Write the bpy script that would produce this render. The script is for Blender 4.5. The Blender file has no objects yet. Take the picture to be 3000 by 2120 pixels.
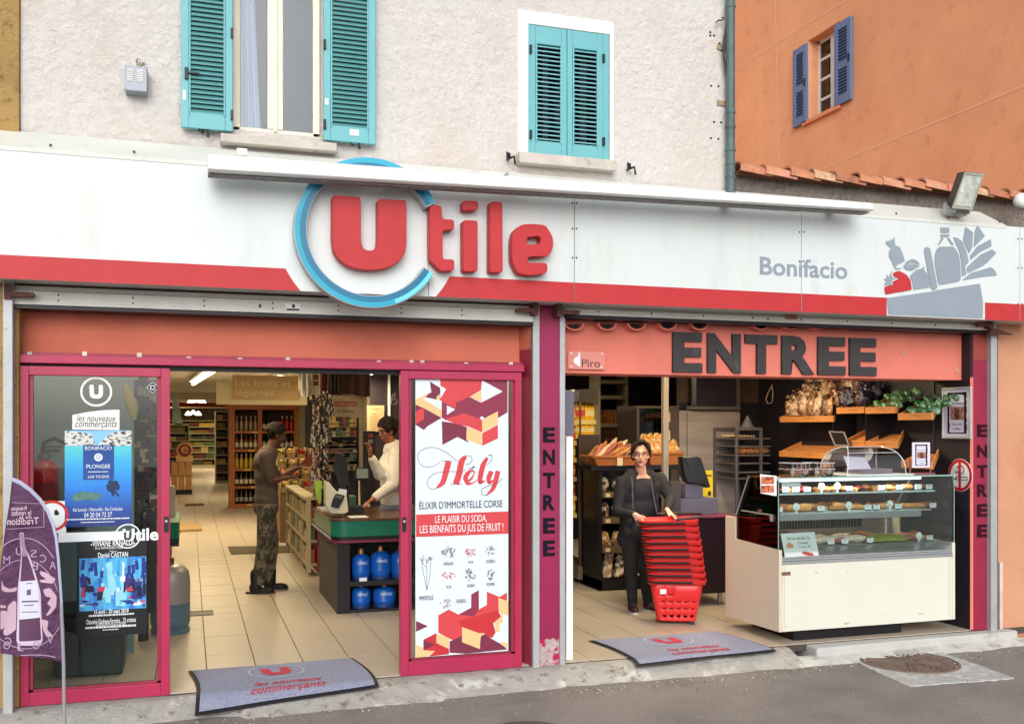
import bpy,bmesh,math,random
from mathutils import Vector,Matrix,noise
R=math.radians
rnd=random.Random(11)
sc=bpy.context.scene
COL=sc.collection
# camera, light
FPX,CXP,HOR=2900.0,1500.0,1250.0
YAW=R(18.1)
CAM=Vector((0,-6.6,1.68))
FWD=Vector((math.sin(YAW),math.cos(YAW),0));RGT=Vector((math.cos(YAW),-math.sin(YAW),0))
cd=bpy.data.cameras.new('camera');cam=bpy.data.objects.new('camera',cd);COL.objects.link(cam)
cam.location=CAM;cam.rotation_euler=(R(90),0,-YAW)
cd.sensor_width=36;cd.lens=FPX/3000*36;cd.shift_y=190/3000;cd.clip_end=500;cd.clip_start=.05
sc.camera=cam
w=bpy.data.worlds.new('World');sc.world=w;w.use_nodes=True
nt=w.node_tree;nt.nodes.clear()
sky=nt.nodes.new('ShaderNodeTexSky');sky.sky_type='NISHITA';sky.sun_disc=False
sky.sun_elevation=R(28);sky.sun_rotation=R(195);sky.dust_density=4;sky.air_density=1.2
hs=nt.nodes.new('ShaderNodeHueSaturation');hs.inputs['Saturation'].default_value=.12
bg=nt.nodes.new('ShaderNodeBackground');bg.inputs['Strength'].default_value=.15
wo=nt.nodes.new('ShaderNodeOutputWorld')
nt.links.new(sky.outputs[0],hs.inputs['Color']);nt.links.new(hs.outputs[0],bg.inputs[0]);nt.links.new(bg.outputs[0],wo.inputs[0])
sl=bpy.data.lights.new('sun','SUN');sl.energy=.6;sl.angle=R(70);sl.color=(1,.97,.93)
sun=bpy.data.objects.new('sun',sl);COL.objects.link(sun);sun.location=(0,-20,20)
sun.rotation_euler=(R(62),0,R(-15))
sc.view_settings.view_transform='Standard';sc.view_settings.look='None'
sc.view_settings.exposure=0.14;sc.view_settings.gamma=1;sc.view_settings.use_curve_mapping=False
sc.cycles.max_bounces=7;sc.cycles.transparent_max_bounces=16;sc.cycles.diffuse_bounces=4
sc.cycles.caustics_reflective=False;sc.cycles.caustics_refractive=False
sc.cycles.use_denoising=True
sc.cycles.sample_clamp_indirect=6
# photo -> place
def ray(px,py):
 return FWD+RGT*((px-CXP)/FPX)+Vector((0,0,(HOR-py)/FPX))
def W3(px,py,Y=0.):
 d=ray(px,py);return CAM+d*((Y-CAM.y)/d.y)
def W(px,py,Y=0.):
 p=W3(px,py,Y);return(p.x,p.z)
def G(px,py,z=0.):
 d=ray(px,py);return CAM+d*((z-CAM.z)/d.z)
def WX(px,py,X):
 d=ray(px,py);return CAM+d*((X-CAM.x)/d.x)
def T(pts,ox,oy,s):
 return[(ox+a/s,oy+b/s)for a,b in pts]
def WP(pts,Y):
 return[W(a,b,Y)for a,b in pts]
def rect(l,t,r,b,Y):
 x0,z1=W(l,t,Y);x1,z0=W(r,b,Y);return x0,x1,z0,z1
 # materials
MC={}
def M(name,col=(.5,.5,.5),rough=.6,var=.1,vs=4.,bump=0.,bs=60.,metal=0.,spec=.4,col2=None,thr=(.55,.65),vs2=3.,col3=None,thr3=(.6,.66),vs3=20.,coat=0.,emit=0.,stretch=None,bd=.01,alpha=None,sheen=0.):
 if name in MC:return MC[name]
 m=bpy.data.materials.new(name);m.use_nodes=True;MC[name]=m
 n=m.node_tree.nodes;L=m.node_tree.links;b=n['Principled BSDF']
 tc=n.new('ShaderNodeTexCoord');src=tc.outputs['Object']
 if stretch:
  mp=n.new('ShaderNodeMapping');mp.inputs['Scale'].default_value=stretch;L.new(src,mp.inputs[0]);src=mp.outputs[0]
 def noi(s,d=5.,r=.6):
  t=n.new('ShaderNodeTexNoise');t.inputs['Scale'].default_value=s;t.inputs['Detail'].default_value=d
  t.inputs['Roughness'].default_value=r;L.new(src,t.inputs['Vector']);return t
 def mix(f,a,c):
  x=n.new('ShaderNodeMix');x.data_type='RGBA';L.new(f,x.inputs[0])
  for k,v in((6,a),(7,c)):
   if isinstance(v,tuple):x.inputs[k].default_value=(*v,1)
   else:L.new(v,x.inputs[k])
  return x.outputs[2]
 def ramp(o,lo,hi):
  x=n.new('ShaderNodeMapRange');x.inputs[1].default_value=lo;x.inputs[2].default_value=hi;L.new(o,x.inputs[0]);return x.outputs[0]
 c=tuple(col)
 if var:
  c=mix(ramp(noi(vs).outputs[0],.3,.7),tuple(min(1,v*(1-var))for v in col),tuple(min(1,v*(1+var))for v in col))
 if col2:c=mix(ramp(noi(vs2,8,.65).outputs[0],*thr),c,tuple(col2))
 if col3:c=mix(ramp(noi(vs3,4,.7).outputs[0],*thr3),c,tuple(col3))
 if isinstance(c,tuple):b.inputs['Base Color'].default_value=(*c,1)
 else:L.new(c,b.inputs['Base Color'])
 b.inputs['Roughness'].default_value=rough;b.inputs['Metallic'].default_value=metal
 b.inputs['Specular IOR Level'].default_value=spec;b.inputs['Coat Weight'].default_value=coat
 b.inputs['Sheen Weight'].default_value=sheen
 if alpha is not None:b.inputs['Alpha'].default_value=alpha
 if emit:
  b.inputs['Emission Strength'].default_value=emit;b.inputs['Emission Color'].default_value=(*col,1)
 if bump:
  bn=n.new('ShaderNodeBump');bn.inputs['Strength'].default_value=bump;bn.inputs['Distance'].default_value=bd
  L.new(noi(bs,6,.65).outputs[0],bn.inputs['Height']);L.new(bn.outputs[0],b.inputs['Normal'])
 return m
def glass(name,tint=(.93,.96,.95),fac=1.0,rough=.01):
 if name in MC:return MC[name]
 m=bpy.data.materials.new(name);m.use_nodes=True;MC[name]=m
 n=m.node_tree.nodes;L=m.node_tree.links;n.clear()
 o=n.new('ShaderNodeOutputMaterial');mx=n.new('ShaderNodeMixShader');t=n.new('ShaderNodeBsdfTransparent')
 g=n.new('ShaderNodeBsdfGlossy');f=n.new('ShaderNodeFresnel');mu=n.new('ShaderNodeMath');mu.operation='MULTIPLY'
 f.inputs[0].default_value=1.45;mu.inputs[1].default_value=fac;t.inputs[0].default_value=(*tint,1);g.inputs['Roughness'].default_value=rough
 L.new(f.outputs[0],mu.inputs[0]);L.new(mu.outputs[0],mx.inputs[0]);L.new(t.outputs[0],mx.inputs[1]);L.new(g.outputs[0],mx.inputs[2]);L.new(mx.outputs[0],o.inputs[0])
 return m
def lin(r,g,b):
 return tuple(((v/255)/12.92 if v/255<=.04045 else((v/255+.055)/1.055)**2.4)for v in(r,g,b))
def flat(name,r,g,b,rough=.55,var=.04,**k):
 return M(name,lin(r,g,b),rough,var,**k)
 # objects
ORG={}
def thing(name,label,cat,loc=(0,0,0),rotz=0.,group=None,rot=None):
 o=bpy.data.objects.new(name,None);COL.objects.link(o);o.location=loc
 o.rotation_euler=rot if rot else(0,0,rotz);o.empty_display_size=.1
 o['label']=label;o['category']=cat
 if group:o['group']=group
 ORG[o.name]=Vector(loc)
 return o
def root_org(p):
 while p is not None:
  if p.name in ORG:return ORG[p.name]
  p=p.parent
 return Vector((0,0,0))
def fin(o,parent=None,kind=None,label=None,cat=None,group=None):
 COL.objects.link(o)
 if parent is not None:o.parent=parent
 if kind:o['kind']=kind
 if label:o['label']=label
 if cat:o['category']=cat
 if group:o['group']=group
 return o
def dup(root,loc=None,rotz=None,label=None,group=None,rot=None):
 r=root.copy();COL.objects.link(r)
 if loc is not None:r.location=loc
 if rotz is not None:r.rotation_euler=(0,0,rotz)
 if rot is not None:r.rotation_euler=rot
 if label:r['label']=label
 if group:r['group']=group
 for ch in list(root.children):
  c=ch.copy();COL.objects.link(c);c.parent=r
  for g in list(ch.children):
   d=g.copy();COL.objects.link(d);d.parent=c
 return r
class MB:
 def __init__(s):s.v=[];s.f=[];s.m=[];s.mi=0
 def add(s,vs,fs):
  o=len(s.v);s.v+=[tuple(p)for p in vs]
  for f in fs:s.f.append(tuple(i+o for i in f));s.m.append(s.mi)
  return s
 def hexa(s,p):
  return s.add(p,[(3,2,1,0),(4,5,6,7),(0,1,5,4),(1,2,6,5),(2,3,7,6),(3,0,4,7)])
 def box(s,x0,x1,y0,y1,z0,z1):
  return s.hexa([(x0,y0,z0),(x1,y0,z0),(x1,y1,z0),(x0,y1,z0),(x0,y0,z1),(x1,y0,z1),(x1,y1,z1),(x0,y1,z1)])
 def prism(s,poly,y0,y1):
  n=len(poly);a=sum(poly[i][0]*poly[(i+1)%n][1]-poly[(i+1)%n][0]*poly[i][1]for i in range(n))
  if a<0:poly=poly[::-1]
  return s.add([(x,y0,z)for x,z in poly]+[(x,y1,z)for x,z in poly],[tuple(range(n)),tuple(range(2*n-1,n-1,-1))]+[(i+n,(i+1)%n+n,(i+1)%n,i)for i in range(n)])
 def prismx(s,poly,x0,x1):
  n=len(poly);a=sum(poly[i][0]*poly[(i+1)%n][1]-poly[(i+1)%n][0]*poly[i][1]for i in range(n))
  if a>0:poly=poly[::-1]
  return s.add([(x0,y,z)for y,z in poly]+[(x1,y,z)for y,z in poly],[tuple(range(n)),tuple(range(2*n-1,n-1,-1))]+[(i+n,(i+1)%n+n,(i+1)%n,i)for i in range(n)])
 def prismz(s,poly,z0,z1):
  n=len(poly);a=sum(poly[i][0]*poly[(i+1)%n][1]-poly[(i+1)%n][0]*poly[i][1]for i in range(n))
  if a>0:poly=poly[::-1]
  return s.add([(x,y,z0)for x,y in poly]+[(x,y,z1)for x,y in poly],[tuple(range(n)),tuple(range(2*n-1,n-1,-1))]+[(i+n,(i+1)%n+n,(i+1)%n,i)for i in range(n)])
 def tube(s,pts,r,n=8,caps=True,rr=None):
  P=[Vector(p)for p in pts];k=len(P)
  rad=rr if rr else[r]*k
  t0=(P[1]-P[0]).normalized();up=Vector((0,0,1))if abs(t0 .z)<.9 else Vector((1,0,0))
  a=t0 .cross(up).normalized();vs=[]
  for i in range(k):
   t=((P[min(i+1,k-1)]-P[i]).normalized()+(P[i]-P[max(i-1,0)]).normalized())
   t=t.normalized()if t.length>1e-6 else t0
   a=(a-t*a.dot(t)).normalized();b=t.cross(a)
   for j in range(n):
    g=2*math.pi*j/n;vs.append(P[i]+(a*math.cos(g)+b*math.sin(g))*rad[i])
  fs=[(i*n+j,i*n+(j+1)%n,(i+1)*n+(j+1)%n,(i+1)*n+j)for i in range(k-1)for j in range(n)]
  if caps:fs+=[tuple(range(n-1,-1,-1)),tuple(range((k-1)*n,k*n))]
  return s.add(vs,fs)
 def cyl(s,p0,p1,r,r1=None,n=14):
  return s.tube([p0,p1],r,n,rr=[r,r if r1 is None else r1])
 def lathe(s,prof,c=(0,0,0),n=24,axis='z'):
  vs=[];k=len(prof)
  for r,h in prof:
   for j in range(n):
    g=2*math.pi*j/n;x,y=r*math.cos(g),r*math.sin(g)
    vs.append((c[0]+x,c[1]+y,c[2]+h)if axis=='z' else(c[0]+x,c[1]-h,c[2]+y))
  fs=[(i*n+j,i*n+(j+1)%n,(i+1)*n+(j+1)%n,(i+1)*n+j)for i in range(k-1)for j in range(n)]
  fs+=[tuple(range(n-1,-1,-1)),tuple(range((k-1)*n,k*n))]
  return s.add(vs,fs)
 def ell(s,c,r,nu=14,nv=9,rot=None,nz=0.,seed=0):
  vs=[];Rm=rot.to_matrix()if rot is not None else None
  for i in range(nv+1):
   ph=math.pi*i/nv
   for j in range(nu):
    g=2*math.pi*j/nu
    d=Vector((math.sin(ph)*math.cos(g),math.sin(ph)*math.sin(g),math.cos(ph)))
    k=1+(nz*noise.noise(d*2.3+Vector((seed*7.1,seed*3.3,0)))if nz else 0)
    p=Vector((d.x*r[0],d.y*r[1],d.z*r[2]))*k
    if Rm:p=Rm@p
    vs.append(Vector(c)+p)
  fs=[(i*nu+j,(i+1)*nu+j,(i+1)*nu+(j+1)%nu,i*nu+(j+1)%nu)for i in range(nv)for j in range(nu)]
  return s.add(vs,fs)
 def grid(s,nx,ny,fn):
  vs=[fn(i/nx,j/ny)for j in range(ny+1)for i in range(nx+1)]
  return s.add(vs,[(j*(nx+1)+i,j*(nx+1)+i+1,(j+1)*(nx+1)+i+1,(j+1)*(nx+1)+i)for j in range(ny)for i in range(nx)])
 def mesh(s,name,mat,org=Vector((0,0,0)),smooth=False):
  me=bpy.data.meshes.new(name)
  me.from_pydata([(x-org[0],y-org[1],z-org[2])for x,y,z in s.v],[],s.f)
  for m in(mat if isinstance(mat,(list,tuple))else[mat]):me.materials.append(m)
  me.polygons.foreach_set('material_index',s.m)
  if smooth:
   me.polygons.foreach_set('use_smooth',[True]*len(s.f));me.set_sharp_from_angle(angle=R(40))
  me.update();return me
 def build(s,name,mat,parent=None,smooth=False,bevel=0.,kind=None,label=None,cat=None,group=None,loc=None,solid=0.):
  org=root_org(parent)if parent is not None else Vector(loc or(0,0,0))
  o=bpy.data.objects.new(name,s.mesh(name,mat,org,smooth))
  if parent is None and loc is not None:o.location=loc;ORG[o.name]=org
  if solid:
   md=o.modifiers.new('solid','SOLIDIFY');md.thickness=solid
  if bevel:
   md=o.modifiers.new('bevel','BEVEL');md.width=bevel;md.segments=2;md.limit_method='ANGLE';md.angle_limit=R(50)
  return fin(o,parent,kind,label,cat,group)
def curve_mesh(cu):
 o=bpy.data.objects.new('tmp',cu);me=bpy.data.meshes.new_from_object(o);bpy.data.objects.remove(o);return me
def shape(name,outs,Y,th,mat,parent,bevel=0.,smooth=False,**k):
 """filled outlines (x,z), holes allowed, front face at Y, thickness th going back"""
 cu=bpy.data.curves.new(name,'CURVE');cu.dimensions='2D';cu.fill_mode='BOTH';cu.extrude=max(th/2-bevel,.0003);cu.bevel_depth=bevel;cu.bevel_resolution=1
 if bevel:cu.offset=-bevel
 for pts in outs:
  s=cu.splines.new('POLY');s.points.add(len(pts)-1);s.use_cyclic_u=True
  for i,p in enumerate(pts):s.points[i].co=(p[0],p[1],0,1)
 me=curve_mesh(cu);me.name=name;org=root_org(parent)if parent is not None else Vector((0,0,0))
 for v in me.vertices:
  x,y,z=v.co;v.co=(x-org.x,Y+th/2-z-org.y,y-org.z)
 me.materials.clear();me.materials.append(mat)
 o=bpy.data.objects.new(name,me)
 return fin(o,parent,**k)
def text(name,body,x0,x1,z0,z1,Y,th,mat,parent,bold=0.,shear=0.,mirror=False,fit=True,fn=None,align='L',**k):
 """flat lettering fitted to a box on the plane y=Y (front face)"""
 cu=bpy.data.curves.new(name,'FONT');cu.body=body;cu.size=1;cu.shear=shear;cu.extrude=.01;cu.resolution_u=3;cu.offset=bold
 me=curve_mesh(cu);me.name=name
 xs=[v.co.x for v in me.vertices];ys=[v.co.y for v in me.vertices]
 if not xs:return None
 a0,a1,b0,b1=min(xs),max(xs),min(ys),max(ys);kz=(z1-z0)/(b1-b0);kx=(x1-x0)/(a1-a0)
 if not fit:kx=kz;x1=x0+(a1-a0)*kx
 org=root_org(parent)if parent is not None else Vector((0,0,0))
 for v in me.vertices:
  x=(v.co.x-a0)*kx;x=(x1-x)if mirror else(x0+x)
  p=Vector((x,Y+(0 if v.co.z>0 else th),z0+(v.co.y-b0)*kz))
  if fn:p=Vector(fn(p))
  v.co=p-org
 me.materials.clear();me.materials.append(mat)
 if mirror:me.flip_normals()
 o=bpy.data.objects.new(name,me)
 return fin(o,parent,**k)
def rpoly(pts,r=.02,n=5):
 """polygon with rounded corners; pts (x,z[,r])"""
 out=[];N=len(pts)
 for i in range(N):
  p=Vector(pts[i][:2]);a=Vector(pts[i-1][:2]);b=Vector(pts[(i+1)%N][:2])
  rr=pts[i][2]if len(pts[i])>2 else r
  da,db=(a-p),(b-p);la,lb=da.length,db.length
  rr=min(rr,la*.49,lb*.49)
  if rr<1e-5:out.append(tuple(p));continue
  s,e=p+da/la*rr,p+db/lb*rr
  for k in range(n+1):
   t=k/n;q=s*(1-t)**2+p*2*t*(1-t)+e*t*t;out.append(tuple(q))
 return out
def circ(cx,cz,r,n=40,a0=0.,a1=360.,rz=None):
 return[(cx+r*math.cos(R(a0+(a1-a0)*i/n)),cz+(rz or r)*math.sin(R(a0+(a1-a0)*i/n)))for i in range(n if a1-a0==360 else n+1)]
def arcband(cx,cz,r0,r1,a0,a1,n=60):
 return circ(cx,cz,r1,n,a0,a1)+circ(cx,cz,r0,n,a0,a1)[::-1]
def line2(pts,wd):
 """thin ribbon outline along pts"""
 P=[Vector(p)for p in pts];l=[];r=[]
 for i,p in enumerate(P):
  t=(P[min(i+1,len(P)-1)]-P[max(i-1,0)]).normalized();n=Vector((-t.y,t.x))*wd/2
  l.append(tuple(p+n));r.append(tuple(p-n))
 return l+r[::-1]
def spl(pts,n=8):
 out=[];P=[Vector(p)for p in pts];k=len(P)
 for i in range(k-1):
  a,b,c,d=P[max(i-1,0)],P[i],P[i+1],P[min(i+2,k-1)]
  for j in range(n):
   t=j/n;out.append(tuple(.5*((2*b)+(c-a)*t+(2*a-5*b+4*c-d)*t*t+(3*b-a-3*c+d)*t**3)))
 out.append(tuple(P[-1]));return out
ORDN=['first','second','third','fourth','fifth','sixth','seventh','eighth','ninth','tenth','eleventh','twelfth','thirteenth','fourteenth','fifteenth','sixteenth','seventeenth','eighteenth','nineteenth','twentieth']
# shared materials
WHITE_S=M('sign_white',(.65,.70,.704),.35,.03,vs=1.2,col2=(.53,.59,.64),thr=(.54,.80),vs2=3.2,bump=.03,bs=40,col3=(.60,.61,.53),thr3=(.55,.85),vs3=3,stretch=(1.6,1,.45))
RED_S=M('sign_red',(.49,.036,.042),.45,.07,vs=6,spec=.25,bump=.02)
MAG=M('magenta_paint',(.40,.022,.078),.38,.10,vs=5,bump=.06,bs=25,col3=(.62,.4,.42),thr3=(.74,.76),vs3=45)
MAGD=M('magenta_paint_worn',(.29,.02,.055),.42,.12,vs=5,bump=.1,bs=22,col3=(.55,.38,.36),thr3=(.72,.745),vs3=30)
STUCCO=M('stucco_white',(.69,.655,.63),.9,.06,vs=14,bump=.95,bs=17,bd=.036,col2=(.62,.50,.42),thr=(.50,.80),vs2=.8,col3=(.54,.51,.485),thr3=(.60,.76),vs3=24)
TERRA=M('terracotta_render',(.56,.15,.095),.85,.10,vs=2.5,bump=.25,bs=30,bd=.01,col2=(.46,.12,.075),thr=(.6,.85),vs2=2)
SALMON=M('salmon_render',(.72,.20,.15),.8,.07,vs=3,bump=.2,bs=35,bd=.008,col2=(.42,.10,.08),thr=(.62,.85),vs2=1.7)
ALU=M('worn_aluminium',(.52,.53,.53),.45,.14,vs=8,metal=.35,col2=(.3,.29,.28),thr=(.58,.7),vs2=9,bump=.08,bs=40)
ALUW=M('painted_shutter_metal',(.62,.62,.58),.5,.07,vs=6,col2=(.36,.34,.3),thr=(.68,.8),vs2=20,bump=.05)
BLACK=flat('black_paint',22,20,26,.45,.15)
DARKP=M('aubergine_wall',lin(38,30,38),.6,.12,vs=3)
RUST=M('rusty_iron',lin(96,62,56),.8,.3,vs=30,bump=.3)
GLS=glass('clear_glass')
WHT=flat('white_plastic',225,228,226,.4)
PAPER=flat('white_paper',232,236,238,.6)
STEEL=M('stainless_steel',(.42,.40,.40),.33,.12,vs=2.5,metal=.8,stretch=(1,1,8))
INK=flat('dark_ink',30,28,34,.6)
# ground
asph=M('asphalt',(.30,.275,.262),.95,.18,vs=75,bump=1.,bs=110,bd=.012,col2=(.205,.19,.18),thr=(.45,.7),vs2=1.3,col3=(.40,.38,.35),thr3=(.62,.68),vs3=85)
mb=MB();SZ=-.10
mb.grid(40,30,lambda u,v:(-60+120*u,-40+40.6*v,SZ));
mb.build('street',asph,kind='structure')
conc=M('apron_concrete',(.40,.385,.36),.92,.16,vs=7,bump=.9,bs=45,bd=.014,col2=(.62,.62,.60),thr=(.57,.66),vs2=3.5,col3=(.20,.155,.12),thr3=(.56,.68),vs3=10)
def ragged(x,k=1.):return .05*k*noise.noise(Vector((x*3.1,1.3,0)))+.02*noise.noise(Vector((x*13,4,0)))
mb=MB()
def apron(u,v):
 x=-2.2+6.55*u;back=.02;front=-.30+ragged(x)-(.06 if 0.3<x<1.6 else 0)
 y=back+(front-back)*v
 z=-.006 if v<.35 else -.006-.106*((v-.35)/.65)**1.3
 return(x,y,z+.005*noise.noise(Vector((x*6,y*9,0))))
mb.grid(160,10,apron)
mb.build('kerb',conc,kind='structure',smooth=True)
mb=MB();x0=G(2610,1897,0).x;
xs0,xs1=4.55,6.52
mb.prismz([(xs0,-.16),(xs1,-.12),(xs1,.6),(xs0+.0,.6)],SZ-.02,-.004)
mb.build('step',M('step_concrete',(.5,.5,.48),.85,.1,vs=5,bump=.4,bs=50,col2=(.3,.33,.28),thr=(.55,.75),vs2=5),kind='structure',bevel=.012)
mb=MB()
mb.grid(60,4,lambda u,v:(4.2+2.75*u,-.12-(.24+ragged(4.2+2.75*u)-.12*u)*v,-.062-.045*v**1.2-(.0 if u<.97 else .03)))
mb.build('pavement',M('lime_concrete',(.58,.58,.55),.9,.12,vs=6,bump=.6,bs=50,col2=(.38,.36,.32),thr=(.5,.62),vs2=7),kind='structure',smooth=True)
mb=MB()
random.seed(3)
for i in range(520):
 a=rnd.random();x=6.95+1.1*rnd.random();y=-.02-.38*rnd.random()**1.6;z=SZ+.005+.10*max(0,1+y/.4)*rnd.random()
 s=.008+.02*rnd.random();d=Vector((rnd.uniform(-1,1),rnd.uniform(-1,1),rnd.uniform(-.3,.6))).normalized()*s;e=d.cross(Vector((rnd.random(),rnd.random(),1))).normalized()*s*.35
 p=Vector((x,y,z));mb.add([p-d,p+e,p+d,p-e],[(0,1,2,3)])
mb.grid(20,6,lambda u,v:(6.92+1.3*u,.0-.40*v,SZ+.002+.09*(1-v)**1.5*(.7+.5*noise.noise(Vector((u*7,v*3,2))))))
mb.build('soil_litter',M('soil',(.11,.085,.06),.95,.5,vs=30,bump=.8,bs=60),kind='stuff')
m=MB();gm=[M('grit_'+n_,c_,.9,.3)for n_,c_ in(('pale',(.55,.53,.5)),('brown',(.2,.14,.1)),('dark',(.07,.065,.06)))]
for i in range(1500):
 x=rnd.uniform(-2.2,7.3);y=-.33-abs(rnd.gauss(0,.09))if i%3 else rnd.uniform(-2.6,-.3);s=rnd.uniform(.0025,.008)*(1 if i%3 else .8);a_=rnd.random()*3;m.mi=rnd.choice((0,1,1,2));ca,sa=math.cos(a_)*s,math.sin(a_)*s;z=SZ
 m.add([(x-ca,y-sa,z),(x+sa,y-ca,z),(x+ca,y+sa,z),(x-sa,y+ca,z),(x,y,z+s*.8)],[(0,1,4),(1,2,4),(2,3,4),(3,0,4)])
m.build('grit',gm,kind='stuff')
mt=thing('manhole','round rusty brown cast iron manhole cover set in a pale concrete square on the street','manhole cover',tuple(G(2668,1945,SZ)))
q=[G(a,b,SZ)for a,b in T([(-540,290),(960,262),(2150,690),(600,800)],2540,1850,4.99)]
q[0]=G(2436,1906,SZ)
cm=M('manhole_concrete',(.47,.48,.47),.9,.1,vs=6,bump=.7,bs=60,col2=(.66,.67,.66),thr=(.5,.62),vs2=9,col3=(.24,.22,.21),thr3=(.58,.66),vs3=24)
mb=MB()
def edge(a,b,n=16,amp=.012):return[a.lerp(b,i/n)+Vector((rnd.uniform(-amp,amp),rnd.uniform(-amp,amp),0))for i in range(n)]
loop=edge(q[0],q[1])+edge(q[1],q[2])+edge(q[2],q[3])+edge(q[3],q[0])
mb.prismz([(p.x,p.y)for p in loop],SZ-.02,SZ+.008);mb.build('concrete_frame',cm,mt)
mc=G(2664,1941,SZ);mr=.355
IRON=M('rusty_cast_iron',(.2,.145,.115),.7,.25,vs=20,bump=.4,bs=60,metal=.25)
mb=MB();mb.lathe([(.001,.010),(mr-.035,.010),(mr-.03,.004),(mr-.02,.004),(mr-.018,.016),(mr,.016),(mr+.004,.006)],(mc.x,mc.y,SZ),56)
mb.build('cover',IRON,mt,smooth=True)
mb=MB()
for a in range(0,360,45):
 d=Vector((math.cos(R(a+12)),math.sin(R(a+12)),0));n2=Vector((-d.y,d.x,0))*.008
 for o in(-.018,.018):
  c0=Vector((mc.x,mc.y,SZ))+n2/.008*o;p0,p1=c0+d*.06,c0+d*(mr-.05)
  mb.hexa([p0-n2,p1-n2,p1+n2,p0+n2]+[v+Vector((0,0,.017))for v in(p0-n2,p1-n2,p1+n2,p0+n2)])
mb.build('rib',IRON,mt)
mb=MB()
for rr_ in[.09,.14,.19,.24,.29,.33]:
 n_=int(rr_*60)
 for k in range(n_):
  a=2*math.pi*k/n_+rr_;c0=Vector((mc.x+rr_*math.cos(a),mc.y+rr_*math.sin(a),SZ))
  s=.012;mb.box(c0 .x-s,c0 .x+s,c0 .y-s*.6,c0 .y+s*.6,c0 .z+.008,c0 .z+.017)
o=mb.build('raised_stud',IRON,mt);o['kind']='stuff'
mb=MB();c0=G(1550,2150,SZ);mb.lathe([(.001,.004),(.25,.004),(.255,0)],(c0 .x,c0 .y,SZ+.001),40)
mb.build('drain_cover',M('dark_lid',(.09,.09,.09),.6,.2,vs=20,bump=.2),smooth=True,label='dark round lid cut off by the bottom edge of the picture',cat='drain cover',loc=(c0 .x,c0 .y,SZ))
# floor with separate tiles
GROUT=M('grout',(.07,.06,.05),.9,.2)
floor_mb=MB();floor_mb.box(-3.2,8.2,-.02,44,-.05,-.004)
tile_m=M('cream_tile',(.50,.43,.34),.42,.05,vs=1.2,col2=(.40,.34,.27),thr=(.55,.8),vs2=2.5,spec=.5)
floor=floor_mb.build('floor',GROUT,kind='structure')
tb=MB();tb.box(.0035,.3265,.0,.331,-.004,.0035);tme=tb.mesh('tile',tile_m)
TILE0=-1.86;nt_=0
far=MB()
for i in range(-2,31):
 for j in range(0,128):
  x=TILE0+.33*i;y=.335*j
  if x>(6.25 if y<3 else 7.7)or y>30 and x>2.9:continue
  p=Vector((x+.16,y+.16,0))-CAM;dd=p.dot(FWD);u=p.dot(RGT)/dd
  px=1500+2900*u
  vis=(y<5.5 and 300<px<1215)or(y<2.8 and 1640<px<2260)
  if x>4.4 and y<.8:vis=False
  if vis:
   o=bpy.data.objects.new('tile',tme);COL.objects.link(o);o.parent=floor;o.location=(x,y,rnd.uniform(-.0006,.0006));nt_+=1
  else:
   far.box(x+.0025,x+.3275,y,y+.3275,-.004,.0035)
o=far.build('tile',tile_m,floor,kind='stuff')
print('tiles',nt_)
gt=thing('floor_grate','small slotted metal grate let into the tiles beside the gas cylinder','grate',tuple(G(590,1797,.0)))
mb=MB();c0=G(590,1797,0)
for k in range(9):mb.box(c0 .x-.10+k*.023,c0 .x-.10+k*.023+.012,c0 .y-.1,c0 .y+.1,.004,.009)
mb.box(c0 .x-.11,c0 .x+.1,c0 .y-.11,c0 .y-.1,.004,.010);mb.box(c0 .x-.11,c0 .x+.1,c0 .y+.1,c0 .y+.11,.004,.010)
mb.build('grille',M('dark_steel',(.1,.09,.08),.5,.2,metal=.5),gt)
mb=MB();mb.box(c0 .x-.115,c0 .x+.105,c0 .y-.115,c0 .y+.115,.0036,.0042);mb.build('pit',BLACK,gt)
# interior shell
INW=M('cream_wall',(.48,.43,.34),.8,.06)
def wallbox(name,x0,x1,y0,y1,z0,z1,mat,parent=None,**k):
 return MB().box(x0,x1,y0,y1,z0,z1).build(name,mat,parent,**k)
CZ=2.55
it=thing('shop_interior','inside shell of the shop with pale ceiling and dark partitions behind the open front','interior',(0,0,0))
wallbox('ceiling',-3.2,8.2,.45,44,CZ,CZ+.1,M('ceiling_paint',(.6,.55,.45),.8,.04),it)
wallbox('wall',-3.3,-3.2,.4,44,0,CZ,INW,it)
wallbox('wall',-3.2,3.6,44,44.1,0,CZ,INW,it)
wallbox('wall',2.95,3.02,9.5,44,0,CZ,INW,it)
for yy,zz in((20,.18),(27,.26)):
 wallbox('beam',-3.2,2.95,yy,yy+.2,CZ-zz,CZ-.002,M('beam_cream',(.55,.46,.3),.7,.05),it)
wallbox('beam',-3.2,2.95,23,23.15,CZ-.3,CZ-.18,M('beam_red',lin(160,60,30),.6,.08),it)
PT=M('grey_partition',(.20,.31,.345),.7,.05,vs=1.5)
px0=W(60,1200,1.25)[0];px1=W(392,1200,1.25)[0]
wallbox('partition',px0-.6,px1,1.25,1.32,0,CZ,PT,it)
wallbox('partition',-1.5,-1.44,.35,1.25,0,2.5,PT,it)
wallbox('dark_wall',*sorted((W(1086,1200,6.0)[0],2.95)),6.0,6.08,0,CZ,DARKP,it)
xd=2.62
wallbox('dark_wall',xd,xd+.10,.45,2.6,0,CZ,DARKP,it)
wallbox('dark_wall',2.85,2.94,3.4,6.0,0,CZ,DARKP,it)
XS=W(2843,1500,.0)[0];YB=3.2
SIDEW=M('side_panel_black',lin(36,31,40),.5,.12,vs=3,spec=.35)
wallbox('side_wall',XS,XS+.1,.006,YB,-.004,CZ,SIDEW,it)
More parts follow.
